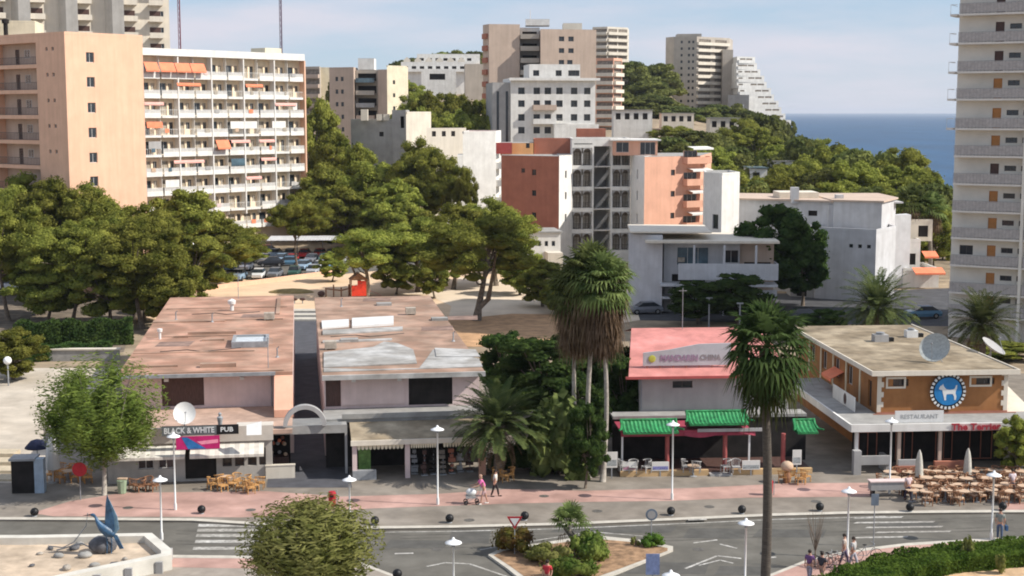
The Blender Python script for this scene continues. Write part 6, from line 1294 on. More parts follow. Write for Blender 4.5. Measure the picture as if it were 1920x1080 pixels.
for lab,g,pts,m in (('one of the honey-coloured wicker chairs in front of the right pub windows','pub chairs on the right',[(398,918),(418,921),(435,917),(452,922),(462,915),(476,920),(488,916),(410,912),(470,925),(446,912)],M_wood),('one of the small chairs beside the left pub window','pub chairs on the left',[(252,920),(264,922),(278,919),(290,921)],M_wood2),('one of the orange wicker chairs beside the red round sign','orange chairs left of the pub',[(95,900),(112,905),(125,897),(140,904),(155,899),(118,892),(140,890),(165,905),(100,890)],mat('orange_wicker',(.68,.33,.10),.8,.3,12)),('one of the few chairs outside the right corner of the restaurant','chairs outside the restaurant',[(1467,905),(1482,902),(1500,908),(1510,903)],M_wood),('one of the chairs beside the date palm','chairs by the date palm',[(932,901),(945,903),(956,900)],M_wood),('one of the dark chairs at the tables inside the restaurant porch','restaurant porch chairs',[(1170,893),(1190,895),(1215,894),(1290,893),(1310,895),(1365,893),(1385,894)],M_greyw)):
    c_=chair(lab,g,m,cush=False)
    for i,(px,py) in enumerate(pts):
        p=gp(px,py,.13 if 'porch' not in lab else .4); 
        if 'porch' in lab: p.y+=1.2
        rz=random.uniform(0,6.28)
        if i==0: c_.location=p; c_.rotation_euler=(0,0,rz)
        else: dup(c_,loc=p,rz=rz)
for lab,pts in (('small round table among the pub chairs on the right',[(425,914)]),('small round table at the centre of the orange chairs',[(128,903)]),('small round table inside the restaurant porch',[(1300,893)])):
    for px,py in pts: t_=table(lab,None,M_cush); t_.location=gp(px,py,.13)
for px,yt,yb,lab in ((1722,843,912,'left closed grey-cream parasol on the cafe terrace'),(1813,840,908,'right closed grey-cream parasol on the cafe terrace'),(100,812,905,'tall closed white parasol left of the feathery tree')):
    p=gp(px,yb,.13); t=thing('closed_parasol',lab,'parasol',p); h=Z(yt,p.y)-.13; w_=1.5 if px<200 else .85
    mb=MB(); mb.tube([(0,0,0),(0,0,h*.4)],.035,7); mb.obj('pole',M_metalw,t); mb=MB(); mb.sm=True; n=16; prof=[(.26,.28),(.24,.45),(.2,.7),(.12,.9),(.03,1.0)]
    vs=[];fs=[]
    for k,(r_,z_) in enumerate(prof):
        for i in range(n): a=2*math.pi*i/n; rr=r_*w_*(1+.25*(i%2)); vs.append((math.cos(a)*rr,math.sin(a)*rr,z_*h))
    for k in range(len(prof)-1):
        for i in range(n): fs.append((k*n+i,k*n+(i+1)%n,(k+1)*n+(i+1)%n,(k+1)*n+i))
    mb.add(vs,fs); mb.obj('folded_canopy',mat('parasol_cloth',(.50,.48,.42),.9,.12,4) if px>200 else M_white,t); mb=MB(); mb.lathe([(0,.1),(.28,.1),(.3,0)]); mb.obj('base',M_greyw,t)
p=gp(50,925,.13); t=thing('kiosk','dark kiosk with a pale blue side panel at the left edge','kiosk',p,R(5)); mb=MB(); mb.box(-.9,.5,0,1.2,0,2.1); mb.obj('body',M_dark_in,t); mb=MB(); mb.box(.52,1.1,-.05,.6,0,2.2); mb.obj('side_panel',mat('pale_blue_panel',(.34,.42,.50),.6,.1,2),t); mb=MB(); mb.box(-1,.6,-.2,1.3,2.12,2.25); mb.obj('roof',M_metalg,t)
p=gp(72,900,.13); t=thing('round_umbrella','dark round umbrella top left of the tall white parasol','umbrella',p); h=Z(835,p.y); mb=MB(); mb.tube([(0,0,0),(0,0,h)],.03,6); mb.obj('pole',M_metalg,t); mb=MB(); mb.sm=True; mb.lathe([(0,h+.3),(.4,h+.18),(.8,h-.25),(.78,h-.3),(.38,h+.1)],(0,0,0),12); mb.obj('canopy',mat('navy_cloth',(.02,.025,.06),.8,.2,2),t)
# left side steps and walls
for i in range(4): 
    a=gp(-40,860+i*14,.14); mb=MB(); mb.box(a.x,gp(26,860+i*14,.14).x,a.y,a.y+1.4,.141,.5-.08*i); mb.obj('stone_step',mat('tan_stone',(.50,.42,.30),.9,.1,2),kind='structure')
p=gp(-40,800,.14); q=gp(52,760,.14); t=thing('garden_wall','low cream wall beside the access road at the left edge','wall',p); mb=MB(); mb.box(0,q.x-p.x,0,.4,0,2.0); mb.obj('masonry',M_ivory,t); mb=MB(); mb.box(-.05,q.x-p.x+.05,-.05,.45,2.003,2.1); mb.obj('coping',M_conc,t)
p=gp(60,676,.1); q=gp(228,668,.1); t=thing('retaining_wall','long low pale coping wall in front of the dark hedge at left','wall',(p.x,p.y,0),.03); mb=MB(); mb.box(0,(q-p).length,0,.4,0,1.1); mb.obj('masonry',M_dark_in if 0 else M_conc,t); mb=MB(); mb.box(-.1,(q-p).length+.1,-.1,.5,1.103,1.25); mb.obj('coping',M_ivory,t)
def relab(group,fmt):
    L_=sorted([o for o in sc.objects if o.parent is None and o.get('group')==group],key=lambda o:o.location.x/o.location.y)
    for j,o in enumerate(L_): o['label']=fmt%(ORD[j] if j<len(L_)-1 else 'rightmost')
for g_,f_ in (('pub chairs on the right','honey-coloured wicker chair, %s in front of the right pub windows'),('pub chairs on the left','small brown chair, %s beside the left pub window'),('orange chairs left of the pub','orange wicker chair, %s beside the red round sign'),('chairs outside the restaurant','wicker chair, %s outside the right corner of the restaurant'),
  ('chairs by the date palm','chair, %s beside the date palm'),('restaurant porch chairs','grey chair, %s inside the restaurant porch'),('black ball bollards along the kerb','black ball bollard, %s along the kerb'),('display racks inside the shop','rack of goods, %s inside the open shop front')): relab(g_,f_)
# ---------------------------------------------------------------- cars
def carbody(col):
    m=mat('car_paint_'+col,{'white':(.72,.72,.72),'silver':(.40,.42,.45),'blue':(.10,.22,.34),'black':(.02,.022,.028),'dkgreen':(.03,.09,.07),'red':(.45,.03,.03),'grey':(.16,.17,.19),'lblue':(.25,.36,.48)}[col],.28,.05,1,spec=.5)
    pr=[(-2.1,.35),(-2.12,.75),(-1.9,.92),(-1.1,.98),(.9,1.0),(1.9,.95),(2.1,.8),(2.12,.4)]
    mb=MB(); mb.sm=False; vs=[];fs=[]; ws=[.80,.84,.82,.86,.86,.82,.78,.80]
    secs=[(-2.1,.72,.38,.72),(-1.95,.80,.3,.82),(-1.2,.86,.25,.95),(0,.87,.25,.98),(1.2,.86,.25,.98),(1.95,.80,.3,.92),(2.12,.72,.4,.8)]
    for x_,w_,z0,z1 in secs: vs+=[(x_,-w_*.92,z0),(x_,-w_,(z0+z1)/2),(x_,-w_*.88,z1),(x_,w_*.88,z1),(x_,w_,(z0+z1)/2),(x_,w_*.92,z0)]
    for i in range(len(secs)-1):
        for k in range(6): a=i*6+k; b_=i*6+(k+1)%6; fs.append((a,b_,b_+6,a+6))
    fs+=[(0,1,2,3,4,5),tuple(range(41,35,-1))]; mb.add(vs,fs); body=mb.mesh('car_body',m)
    g=MB(); c0_=[(-1.15,.78,.95),(-.45,.66,1.42),(.95,.66,1.42),(1.75,.76,.97)]; vs=[]
    for x_,w_,z in c0_: vs+=[(x_,-w_,z),(x_,w_,z)]
    g.add(vs+[( -1.15,-.8,.94),(1.75,-.78,.96)],[(0,2,3,1),(4,6,7,5),(0,6,4,2),(1,3,5,7)]); glass=g.mesh('car_glass',M_glass)
    r_=MB(); r_.box(-.47,.97,-.64,.64,1.40,1.455); roof=r_.mesh('car_roof',m); return body,glass,roof
wm=MB(); wm.M=Matrix.Rotation(math.pi/2,4,'X'); wm.lathe([(.18,-.1),(.32,-.1),(.33,0),(.32,.1),(.18,.1)],(0,0,0),16); wm=wm.mesh('wheel',M_tyre)
rm_=MB(); rm_.M=Matrix.Rotation(math.pi/2,4,'X'); rm_.lathe([(0,-.08),(.19,-.08),(.19,.08),(0,.08)],(0,0,0),12); rm_=rm_.mesh('rim',M_chrome)
hl=MB(); hl.box(-.03,.03,-.14,.14,-.07,.07); hl=hl.mesh('headlight',mat('headlight_glass',(.7,.7,.68),.2,.05,2))
CB={}
def car(lab,px,py,col,rz=0,z0=.03,s=1,tall=1,group=None):
    if col not in CB: CB[col]=carbody(col)
    p=gp(px,py,z0); t=thing('parked_car',lab,'car' if tall==1 else 'van',p,rz,group,(s,s,s*tall)); a,b_,c_=CB[col]; put(a,'body',t); put(b_,'windows',t); put(c_,'roof',t)
    for x_,y_ in ((-1.3,-.78),(1.3,-.78),(1.3,.78),(-1.3,.78)): w_=put(wm,'wheel',t,Matrix.Translation((x_,y_,.33))); put(rm_,'rim',w_)
    for y_ in (-.55,.55): put(hl,'headlight',t,Matrix.Translation((-2.06,y_,.66)))
    return t
for i,(lab,px,py,col,rz,s,tall) in enumerate((('white van parked at the far left beneath the pines',22,552,'white',.2,1.15,1.45),('pale car half hidden behind the left pine trunks',95,552,'white',.1,1,1),('small blue car behind the left pine trunks',118,548,'lblue',.2,.9,1),
 ('dark car at the left end of the parked row behind the sand bank',375,526,'black',1.4,1,1),('silver car second from the left in the parked row',412,527,'silver',1.5,1,1),('blue car beside the silver car in the parked row',448,525,'lblue',1.5,1,1.1),('white car at the centre of the parked row',485,522,'white',1.6,1,1),('grey car right of the white one in the parked row',516,520,'grey',1.5,1,1),
 ('dark green car in front of the leaning pine',552,517,'dkgreen',1.6,1,1),('grey car at the right end of the parked row',588,514,'silver',1.5,1,1),('dark car behind the row, beside the red awning',508,500,'black',.2,1,1.1),('dark blue car in the second parked row',540,498,'blue',.1,1,1),('pale car parked under the first carport',480,488,'silver',.1,1,1),('red car in the shade at the back of the car park',497,478,'red',.1,1,1.2),
 ('white car in the second row near the pine trunk',620,498,'white',.1,1,1),('dark car among the park pines',740,505,'grey',.3,1,1),('car in blue-grey parked at the foot of the shaded villa',1210,588,'grey',.2,1,1),('black car in deep shade before the long white building',1500,600,'black',.05,1,1),('dark blue car in shade left of the tower',1730,596,'blue',.1,1,1),('black car parked right of the shaded villa',1420,600,'black',.1,1,1))):
    car(lab,px,py,col,rz,s=s,tall=tall)
random.seed(41)
for r_,(py,x0_,x1_,D_) in enumerate(((506,395,640,0),(493,450,655,0),(482,470,640,0),(550,60,250,0))):
    n=int((x1_-x0_)/27)
    for i in range(n):
        px=x0_+(x1_-x0_)*(i+.5)/n+random.uniform(-4,4)
        if r_==0 and 480<px<560: continue
        car('parked car, %s in the %s'%(ORD[i] if i<n-1 else 'rightmost',['middle row of the car park','rear row of the car park','row under the carport roof','shaded row under the left pines'][r_]),px,py+random.uniform(-1,1),random.choice(['white','silver','grey','black','blue','lblue','red','dkgreen']),1.5+random.uniform(-.1,.1),group='cars in the car park rows')
# ---------------------------------------------------------------- playground
p=gp(672,556,.02); t=thing('play_house','bright red playground climbing frame on the sand in the park','playground equipment',p,.2); mb=MB()
for x_,y_ in ((-1,-1),(1,-1),(1,1),(-1,1)): mb.tube([(x_,y_,0),(x_,y_,2.4)],.08,6)
mb.obj('frame',M_wood2,t); mb=MB(); mb.box(-1,1,-1,1,.9,1.0); mb.box(-1,1,-1.05,-1,.2,1.6); mb.box(-.2,.9,-1.06,-1.051,1.6,2.2); mb.obj('panel',mat('bright_red',(.75,.06,.03),.5,.1,2),t); mb=MB(); mb.add([(-1.2,-1.2,2.3),(1.2,-1.2,2.3),(1.2,1.2,2.3),(-1.2,1.2,2.3),(0,-1.2,3.2),(0,1.2,3.2)],[(0,1,4),(1,2,5,4),(2,3,5),(3,0,4,5)]); mb.obj('roof',M_wood2,t); mb=MB(); mb.add([(1,-.4,1),(1,.4,1),(3,.4,.1),(3,-.4,.1)],[(0,1,2,3)]); mb.obj('slide',mat('bright_red',(.75,.06,.03),.5,.1,2),t)
p=gp(640,556,.02); t=thing('play_bridge','dark rope bridge and posts left of the red climbing frame','playground equipment',p,.2); mb=MB()
for k in range(5): mb.tube([(-2+k,0,0),(-2+k,0,1.2+.4*(k%2))],.1,6); 
mb.tube([(-2,0,1.1),(0,0,.8),(2,0,1.3)],.1,6); mb.obj('posts',M_wood2,t); mb=MB(); mb.ell((-2.6,.3,.4),(.5,.5,.4),8,6); mb.obj('rope_ball',M_brownd,t)
p=gp(547,548,.02); t=thing('sand_mound','low oval olive mound on the sand bank behind the pub roof','mound',p); mb=MB(); mb.sm=True; mb.ell((0,0,-.1),(3.2,1.8,.6),16,8,.04); mb.obj('soil',mat('dry_grass',(.32,.24,.10),.95,.2,2),t)
p=gp(560,569,.02)
for k,dx in enumerate((-.5,.5)): t=thing('spring_rocker','small dark spring rocker on the pale court behind the alley'+(', left of two' if k==0 else ', right of two'),'playground equipment',p+Vector((dx,0,0))); mb=MB(); mb.tube([(0,0,0),(0,0,.4)],.08,6); mb.obj('spring',M_metalg,t); mb=MB(); mb.ell((0,0,.55),(.4,.16,.2),8,6); mb.obj('seat',M_brownd,t)
p=gp(300,556,.02); q=gp(640,512,.02); n=14
t=thing('park_wall','low pink wall edging the sand bank below the parked cars','wall',(p.x,p.y,0),math.atan2(q.y-p.y,q.x-p.x)); mb=MB(); mb.box(0,(q-p).length,0,.3,0,.6); mb.obj('masonry',M_peach,t)
# ---------------------------------------------------------------- fountain and bird sculpture
FZ=.95
fo=[(-400,1003),(60,1003),(285,999),(322,1030),(322,1040),(150,1075),(0,1110),(-400,1200)]
q=[gp(x_,y_,FZ) for x_,y_ in fo][::-1]; c_=sum(q,Vector())/len(q)
t=thing('fountain_basin','pale octagonal stone fountain basin with a thick rim at the bottom left','fountain',(0,0,0))
def inset(q,o): return [Vector((a[0],a[1],0)) for a in grow([tuple(p_) for p_ in q],-o)]
mb=MB(); qi=inset(q,.55); n=len(q)
vs=[(p_.x,p_.y,.0) for p_ in q]+[(p_.x,p_.y,FZ) for p_ in q]+[(p_.x,p_.y,FZ) for p_ in qi]+[(p_.x,p_.y,.5) for p_ in qi]
mb.add(vs,[(i+a*n,(i+1)%n+a*n,(i+1)%n+(a+1)*n,i+(a+1)*n) for a in range(3) for i in range(n)]); mb.obj('rim',mat('white_stone',(.66,.63,.56),.85,.08,1.2,dirt=.25),t)
mb=MB(); mb.poly([(p_.x,p_.y,.55) for p_ in qi]); mb.obj('basin_floor',mat('sandy_floor',(.58,.46,.34),.9,.2,.8,.2,dirt=.3),t)
mb=MB(); qo=grow([tuple(p_) for p_ in q],.12); 
for i in range(2,5):
    a,b_=Vector((*qo[i],0)),Vector((*qo[(i+1)%n],0)); L_=(b_-a).length
    for k in range(int(L_/1.3)): 
        f=(k+.5)/int(L_/1.3); c1=a.lerp(b_,f); mb.box(c1.x-.18,c1.x+.18,c1.y-.1,c1.y+.1,.05,.75)
mb.obj('relief_block',M_greyw,t)
B0=gp(192,1040,.55)
t=thing('bird_sculpture','blue-green metal bird sculpture with a raised wing on a boulder in the fountain','sculpture',B0); sc_=.70
M_bz=mat('patina_blue',(.035,.10,.19),.45,.35,3,.2,spec=.5); M_bl=mat('patina_pale',(.16,.27,.36),.45,.2,3,spec=.5)
mb=MB(); mb.sm=True; mb.M=Matrix.Scale(sc_,4); mb.tube([(.9,.1,1.5),(.55,0,1.75),(.1,-.05,2.15),(-.25,-.1,2.6),(-.38,-.1,2.95),(-.52,-.1,3.12)],[.2,.42,.36,.17,.10,.12],12); mb.ell((-.6,-.1,3.15),(.2,.12,.12),10,6); mb.obj('body',M_bz,t)
mb=MB(); mb.M=Matrix.Scale(sc_,4); mb.tube([(-.72,-.1,3.16),(-1.35,-.12,3.10)],[.07,.01],6); mb.obj('beak',M_black,t)
for k,(dx,m_) in enumerate(((0,M_bz),(.22,M_bl),(-.14,M_bl))):
    mb=MB(); mb.M=Matrix.Scale(sc_,4); pts=[(.3+dx,1.7),(.75+dx,1.5),(1.05+dx*1.3,2.0),(1.0+dx,3.0),(.72+dx*.6,4.2-abs(dx)*1.5),(.55+dx*.5,4.75-abs(dx)*2),(.42+dx*.6,4.0),(.38+dx,2.8)]; y_=-.16+.16*k; m=len(pts)
    mb.add([(a,y_,z_) for a,z_ in pts]+[(a,y_+.07,z_) for a,z_ in pts],[tuple(range(m)),tuple(range(2*m-1,m-1,-1))]+[(i,i+m,(i+1)%m+m,(i+1)%m) for i in range(m)]); mb.obj('wing',m_,t)
mb=MB(); mb.M=Matrix.Scale(sc_,4); mb.add([(.8,0,1.6),(1.15,.05,1.5),(1.6,.1,.45),(1.3,.1,.4),(.8,.1,1.6),(1.15,.15,1.5),(1.6,.2,.45),(1.3,.2,.4)],[(0,1,2,3),(7,6,5,4),(0,4,5,1),(2,6,7,3),(1,5,6,2),(0,3,7,4)]); mb.obj('tail',M_bz,t)
for x_ in (.35,.7): mb=MB(); mb.M=Matrix.Scale(sc_,4); mb.tube([(x_,0,1.5),(x_+.05,0,.9),(x_,0,.1)],.04,6); mb.obj('leg',M_bz,t)
random.seed(23)
t=thing('boulder','large dark rounded boulder under the bird sculpture','boulder',B0+Vector((-.1,.5,0))); mb=MB(); mb.sm=True; mb.ell((0,0,.4),(.75,.6,.5),14,9,.06); mb.obj('rock',mat('dark_rock',(.13,.13,.14),.8,.3,2,.5),t)
for i,(px,py,s_) in enumerate(((215,1068,.5),(110,1045,.3),(75,1040,.2),(140,1030,.35),(178,1062,.28),(125,1068,.33),(95,1030,.22),(160,1045,.4),(235,1050,.2),(60,1062,.18),(150,1022,.25))):
    p=gp(px,py,.55); t=thing('rock','one of the small dark rocks scattered round the bird sculpture','rock',p,random.random()*6,'small rocks in the fountain'); mb=MB(); mb.sm=True; mb.ell((0,0,s_*.3),(s_,s_*.7,s_*.5),9,6,.1); mb.obj('stone',[MT['dark_rock'],M_conc,M_barkpale][i%3],t)
relab('small rocks in the fountain','small rock, %s of those round the bird sculpture')
mb=MB(); t=thing('fountain_pipe','thin looping metal pipe and wires beside the boulder','pipe',B0+Vector((-1.8,.3,0))); mb.tube([(-1.2,0,.4),(-.4,0,.3),(.2,0,.6),(.9,0,1.5),(1.0,0,2.2)],.03,5); mb.tube([(-.8,.2,.1),(.6,.1,.5),(1.3,0,.2)],.04,5); mb.obj('tubing',M_metalg,t)
# ---------------------------------------------------------------- people
def skin_obj(name,pts,edges,rad,m,parent,root=0,sub=1,roots=()):
    me=bpy.data.meshes.new(name); me.from_pydata([Vector(p_) for p_ in pts],edges,[]); o=link(bpy.data.objects.new(name,me)); o.parent=parent
    md=o.modifiers.new('skin','SKIN'); md.use_smooth_shade=True
    if not me.skin_vertices: bpy.context.view_layer.update()
    for i,r_ in enumerate(rad): me.skin_vertices[0].data[i].radius=(r_,r_) if not hasattr(r_,'__len__') else r_
    for i in range(len(pts)): me.skin_vertices[0].data[i].use_root=(i==root or i in roots)
    s_=o.modifiers.new('sub','SUBSURF'); s_.levels=sub; s_.render_levels=sub
    bpy.context.view_layer.update(); e=o.evaluated_get(bpy.context.evaluated_depsgraph_get()); m2=bpy.data.meshes.new_from_object(e); o.modifiers.clear(); o.data=m2; m2.materials.clear(); m2.materials.append(m); return o
def cloth(c): 
    k='cloth_'+'_'.join('%02d'%int(v*99) for v in c); return mat(k,c,.9,.12,8)
def person(lab,loc,rz,top,bot,lean=0,arms=((.1,-.15),(.1,-.15)),step=.22,sit=False,short=False,hair=M_hair,s=1.0,long_hair=False):
    """faces -y; arms: forward swing of elbow and hand"""
    t=thing('person',lab,'person',loc,rz,None,(s,)*3); ly=-lean
    hip=.92; pel=(0,0,hip); sp=(0,ly*.3,1.12); ch=(0,ly*.75,1.33); nk=(0,ly*.95,1.48); hd=(0,ly-.02,1.60); ht=(0,ly-.01,1.70)
    pts=[pel,sp,ch,nk,hd,ht]; ed=[(0,1),(1,2),(2,3),(3,4),(4,5)]; rad=[.13,.12,.14,.055,.085,.07]; tops=[];legs=[];hands=[]
    for sd_,(el,ha) in zip((-1,1),arms):
        i=len(pts); sh=(sd_*.18,ly*.8,1.40); eb=(sd_*.24,ly*.8-el*.8+.04,1.13); wr=(sd_*.22,ly*.8-ha-.05,.92 if ha<.25 else 1.08); pm=(sd_*.215,wr[1]-.03-(.05 if ha>.25 else 0),wr[2]-(.08 if ha<.25 else .02))
        pts+=[sh,eb,wr,pm]; ed+=[(2,i),(i,i+1),(i+1,i+2),(i+2,i+3)]; rad+=[.055,.042,.027,(.035,.018)]; tops.append((sh,eb,wr)); hands.append((wr,pm))
    for sd_ in (-1,1):
        i=len(pts); fwd=step*sd_; hp=(sd_*.09,0,.86)
        if sit: kn=(sd_*.12,-.42,.86-.02); an=(sd_*.12,-.45,.42); toe=(sd_*.12,-.60,.38)
        else: kn=(sd_*.10,-fwd*.55-.03,.48); an=(sd_*.10,-fwd,.08); toe=(sd_*.11,-fwd-.15,.03)
        pts+=[hp,kn,an,toe]; ed+=[(0,i),(i,i+1),(i+1,i+2),(i+2,i+3)]; rad+=[.085,.055,.038,.03]; legs.append((hp,kn,an,toe))
    skin_obj('body',pts,ed,rad,M_skin,t)
    b_=t.children[0]
    # fingers: five short chains per hand, rooted in the palm
    mb=MB()
    for (wr,pm),sd_ in zip(hands,(-1,1)):
        d=(Vector(pm)-Vector(wr)).normalized(); 
        for k,l_ in enumerate((.07,.08,.075,.06)): o_=Vector((0,(k-1.5)*.018,0)); a=Vector(pm)+o_; mb.tube([a,a+d*l_*.6,a+d*l_+Vector((-sd_*.02,0,-.005))],[.009,.008,.006],5)
        a=Vector(wr).lerp(Vector(pm),.5); mb.tube([a,a+d*.03+Vector((-sd_*.015,-.035,0)),a+d*.06+Vector((-sd_*.02,-.045,0))],[.011,.010,.007],5)
    mb.obj('fingers',M_skin,t)
    # shirt
    q=[sp,ch,(0,ly*.85,1.42)]; e2=[(0,1),(1,2)]; rr=[.150,.165,.09]
    q.insert(0,(0,ly*.1,.95)); e2=[(0,1),(1,2),(2,3)]; rr=[.155]+rr
    for sh,eb,wr in tops: i=len(q); q+=[sh,tuple(Vector(sh).lerp(Vector(eb),.75))]; e2+=[(2,i),(i,i+1)]; rr+=[.075,.062]
    skin_obj('shirt',q,e2,rr,cloth(top),t)
    q=[(0,0,.95),(0,0,.86)]; e2=[(0,1)]; rr=[.145,.14]
    for hp,kn,an,toe in legs:
        i=len(q); en=tuple(Vector(hp).lerp(Vector(kn),.9)) if short else an; q+=[hp]+([kn] if not short else [])+[en]; n_=len(q)-i; e2+=[(1,i)]+[(i+k_,i+k_+1) for k_ in range(n_-1)]; rr+=[.10]+([.075] if not short else [])+[.06]
    skin_obj('trousers' if not short else 'shorts',q,e2,rr,cloth(bot),t)
    mb=MB(); mb.sm=True; hv=Vector(hd); mb.ell(hv+Vector((0,.025,.045)),(.098,.105,.10),12,8); 
    if long_hair: mb.ell(hv+Vector((0,.07,-.05)),(.085,.06,.15),10,6)
    mb.obj('hair',hair,t)
    mb=MB(); mb.ell(hv+Vector((0,-.095,0)),(.013,.02,.022),6,4); mb.ell(hv+Vector((-.088,.0,0)),(.012,.02,.03),6,4); mb.ell(hv+Vector((.088,.0,0)),(.012,.02,.03),6,4); mb.obj('nose_and_ears',M_skin,t)
    for x_ in (-.03,.03): mb=MB(); mb.ell(hv+Vector((x_,-.083,.02)),.012,6,4); mb.obj('eye',M_black,t)
    mb=MB(); mb.ell(hv+Vector((0,-.086,-.04)),(.025,.008,.007),6,4); mb.obj('mouth',M_terra,t)
    for hp,kn,an,toe in legs: mb=MB(); mb.sm=True; a=Vector(an).lerp(Vector(toe),.55); mb.ell(a+Vector((0,0,-.02)),(.05,.14,.05),8,5); mb.obj('shoe',M_black if not short else M_white,t)
    return t
p=gp(908,945,.13); person('person in a bright pink top leaning over a white pushchair',p,R(-80),(.75,.18,.42),(.55,.36,.36),lean=.22,arms=((.3,.42),(.3,.42)),short=True,long_hair=True,hair=mat('fair_hair',(.45,.28,.2),.7,.2,9),s=1.08)
t=thing('pushchair','white-hooded pushchair in front of the person in pink','pushchair',gp(884,945,.13),R(-85)); mb=MB(); mb.sm=True; mb.ell((0,0,.75),(.28,.35,.25),12,8); mb.obj('hood',M_metalw,t); mb=MB(); mb.box(-.22,.22,-.35,.25,.4,.55); mb.obj('seat',M_greyw,t)
for x_,y_ in ((-.25,-.35),(.25,-.35),(.25,.35),(-.25,.35)): mb=MB(); mb.M=Matrix.Translation((x_,y_,.14))@Matrix.Rotation(math.pi/2,4,'Y'); mb.lathe([(.08,-.02),(.14,-.02),(.14,.02),(.08,.02)],(0,0,0),14); mb.obj('wheel',M_tyre,t)
mb=MB(); mb.tube([(-.22,.3,.3),(-.22,.6,1.05),(.22,.6,1.05),(.22,.3,.3)],.018,6); mb.tube([(-.25,-.35,.16),(-.22,.3,.5)],.018,6); mb.tube([(.25,-.35,.16),(.22,.3,.5)],.018,6); mb.obj('frame',M_metalg,t)
p=gp(928,931,.13); person('person in white shirt and dark trousers walking behind the person in pink',p,R(80),(.72,.70,.64),(.035,.028,.03),lean=.05)
p=gp(1874,1012,.13); person('person in a grey top and blue jeans at the right kerb',p,R(-20),(.24,.26,.24),(.08,.12,.2),s=1.04,step=.1)
t=thing('shoulder_bag','small blue bag hanging beside the person at the right kerb','bag',p+Vector((.36,0,.55))); mb=MB(); mb.box(-.06,.06,-.15,.15,0,.28); mb.obj('bag_body',mat('blue_bag',(.05,.12,.25),.7,.1,3),t); mb=MB(); mb.tube([(0,-.12,.28),(-.1,0,.75),(0,.12,.28)],.012,5); mb.obj('strap',M_black,t)
for lab,px,py,top,bot,rz,sh,s_ in (('person in a pale top at the left end of the cafe terrace',1702,938,(.70,.55,.55),(.05,.04,.07),.3,False,1),('person in a purple shirt beside the bicycles at the bottom right',1517,1092,(.16,.08,.20),(.3,.3,.36),2.6,False,1.0),('person in dark clothes next to the one in purple',1540,1096,(.05,.05,.06),(.35,.24,.18),2.4,True,1.0),
  ('person in a pale top turning left beside the lamp near the hedge',1582,1060,(.55,.45,.38),(.10,.08,.14),1.2,False,1.0),('person in a light grey shirt right of the lamp near the hedge',1599,1066,(.45,.43,.42),(.42,.40,.44),.9,False,1.0),('person in a white top among the chairs at the far right of the terrace',1897,930,(.7,.6,.62),(.05,.05,.07),.2,False,1.0),('person in a red T-shirt standing at the bottom edge in front of the island',1026,1112,(.55,.05,.06),(.1,.1,.12),2.8,False,1.0)):
    person(lab.replace(' and red cap area',''),gp(px,py,.13 if px!=1026 else .01),rz,top,bot,short=sh,s=s_)
# bicycles at the rack
def bicycle(lab,loc,rz,m):
    t=thing('bicycle',lab,'bicycle',loc,rz,'bicycles parked by the hedge')
    for y_ in (-.52,.52):
        mb=MB(); mb.M=Matrix.Translation((0,y_,.34)); mb.tube([(0,math.cos(a)*.33,math.sin(a)*.33) for a in np.linspace(0,6.283,19)],.018,5,False)
        for k in range(6): mb.tube([(0,0,0),(0,math.cos(k)*.32,math.sin(k)*.32)],.004,3)
        mb.obj('wheel',M_tyre,t)
    mb=MB(); 
    for a,c in (((-.52,.34),(-.38,.85)),((-.38,.85),(.1,.78)),((-.36,.75),(.0,.3)),((.0,.3),(.12,.85)),((.0,.3),(.52,.34)),((.52,.34),(.1,.78))): mb.tube([(0,a[0],a[1]),(0,c[0],c[1])],.018,6)
    mb.obj('frame',m,t); mb=MB(); mb.tube([(-.28,-.3,1.0),(0,-.4,.95),(.28,-.3,1.0)],.016,6); mb.tube([(0,-.38,.85),(0,-.4,.96)],.016,6); mb.obj('handlebar',M_metalg,t); mb=MB(); mb.ell((0,.14,.9),(.07,.13,.035),8,5); mb.obj('saddle',M_black,t)
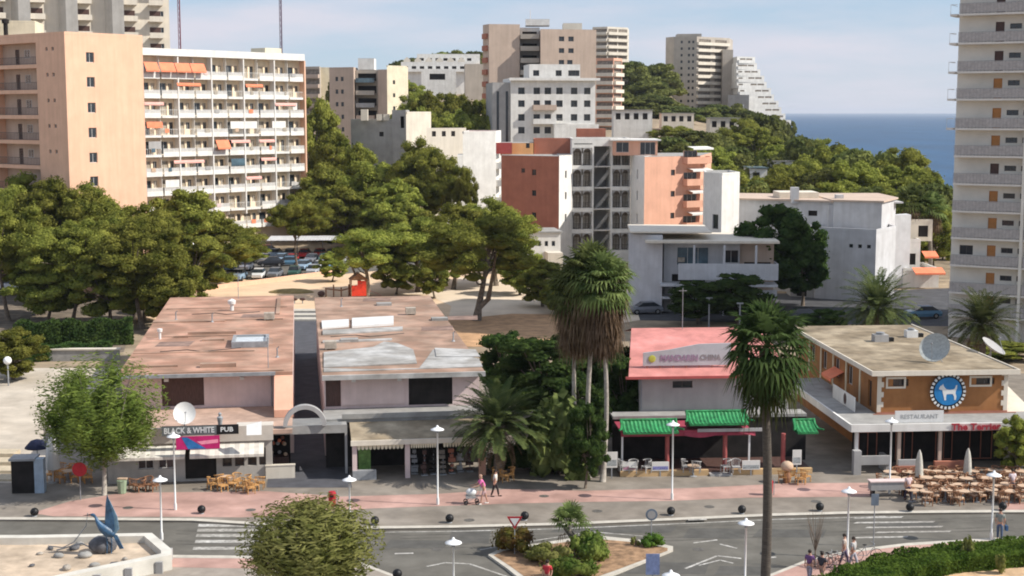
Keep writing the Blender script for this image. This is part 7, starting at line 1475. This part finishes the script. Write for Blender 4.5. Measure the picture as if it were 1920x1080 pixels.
for i,(px,py,lab,m) in enumerate(((1545,1066,'dark bicycle leftmost by the people near the hedge',M_metalg),(1556,1068,'reddish bicycle second in the row near the hedge',M_terra),(1568,1066,'pale bicycle right beside the lamp near the hedge',M_greyw),(1625,1052,'dark bicycle rightmost in the row, along the pale kerb',M_metalg))): bicycle(lab,gp(px,py,.13),R(60)+i*.2,m)
p=gp(1665,930,.13); t=thing('planter_box','long dark planter box at the left end of the cafe terrace','planter',p,YT); mb=MB(); mb.box(-1.2,1.2,-.3,.3,.45,.95); mb.obj('box',M_greyw,t); mb=MB(); mb.box(-1.25,1.25,-.35,.35,.953,1.03); mb.obj('top',M_pinkw,t)
for x_ in (-1,1): mb=MB(); mb.box(x_-.08,x_+.08,-.25,.25,0,.447); mb.obj('leg',M_black,t)
p=gp(1475,905,.13); t=thing('mushroom_lamp','white round-topped sculpture on a wooden barrel right of the near palm trunk','sculpture',p); mb=MB(); mb.lathe([(.2,0),(.26,.35),(.2,.7),(0,.7)]); mb.obj('barrel',M_wood2,t); mb=MB(); mb.sm=True; mb.ell((0,0,1.1),(.42,.4,.34),12,8); mb.obj('round_top',M_cush,t)
for px,D in ((1330,160),(1388,158)):
    t=thing('lamp_post','thin grey lamp post behind the pink roof, '+('left of two' if px<1350 else 'right of two'),'lamp post',P(px,D,4)); mb=MB(); mb.tube([(0,0,0),(0,0,Z(560 if px<1350 else 570,D))],.09,6); mb.obj('pole',M_metalg,t); mb=MB(); mb.box(-.35,.35,-.15,.15,Z(560 if px<1350 else 570,D),Z(560 if px<1350 else 570,D)+.14); mb.obj('lamp_head',M_metalg,t)
# ---------------------------------------------------------------- air
mb=MB(); mb.box(-9000,9000,-450,18000,-9,72); o=mb.obj('haze',[],kind='stuff'); o.data.materials.clear()
mh=bpy.data.materials.new('haze_air'); mh.use_nodes=True; t_=mh.node_tree; t_.nodes.clear(); v_=t_.nodes.new('ShaderNodeVolumePrincipled'); v_.inputs['Density'].default_value=.00005; v_.inputs['Color'].default_value=(.80,.88,1,1); v_.inputs['Anisotropy'].default_value=.1
oo=t_.nodes.new('ShaderNodeOutputMaterial'); t_.links.new(v_.outputs[0],oo.inputs['Volume']); o.data.materials.append(mh)
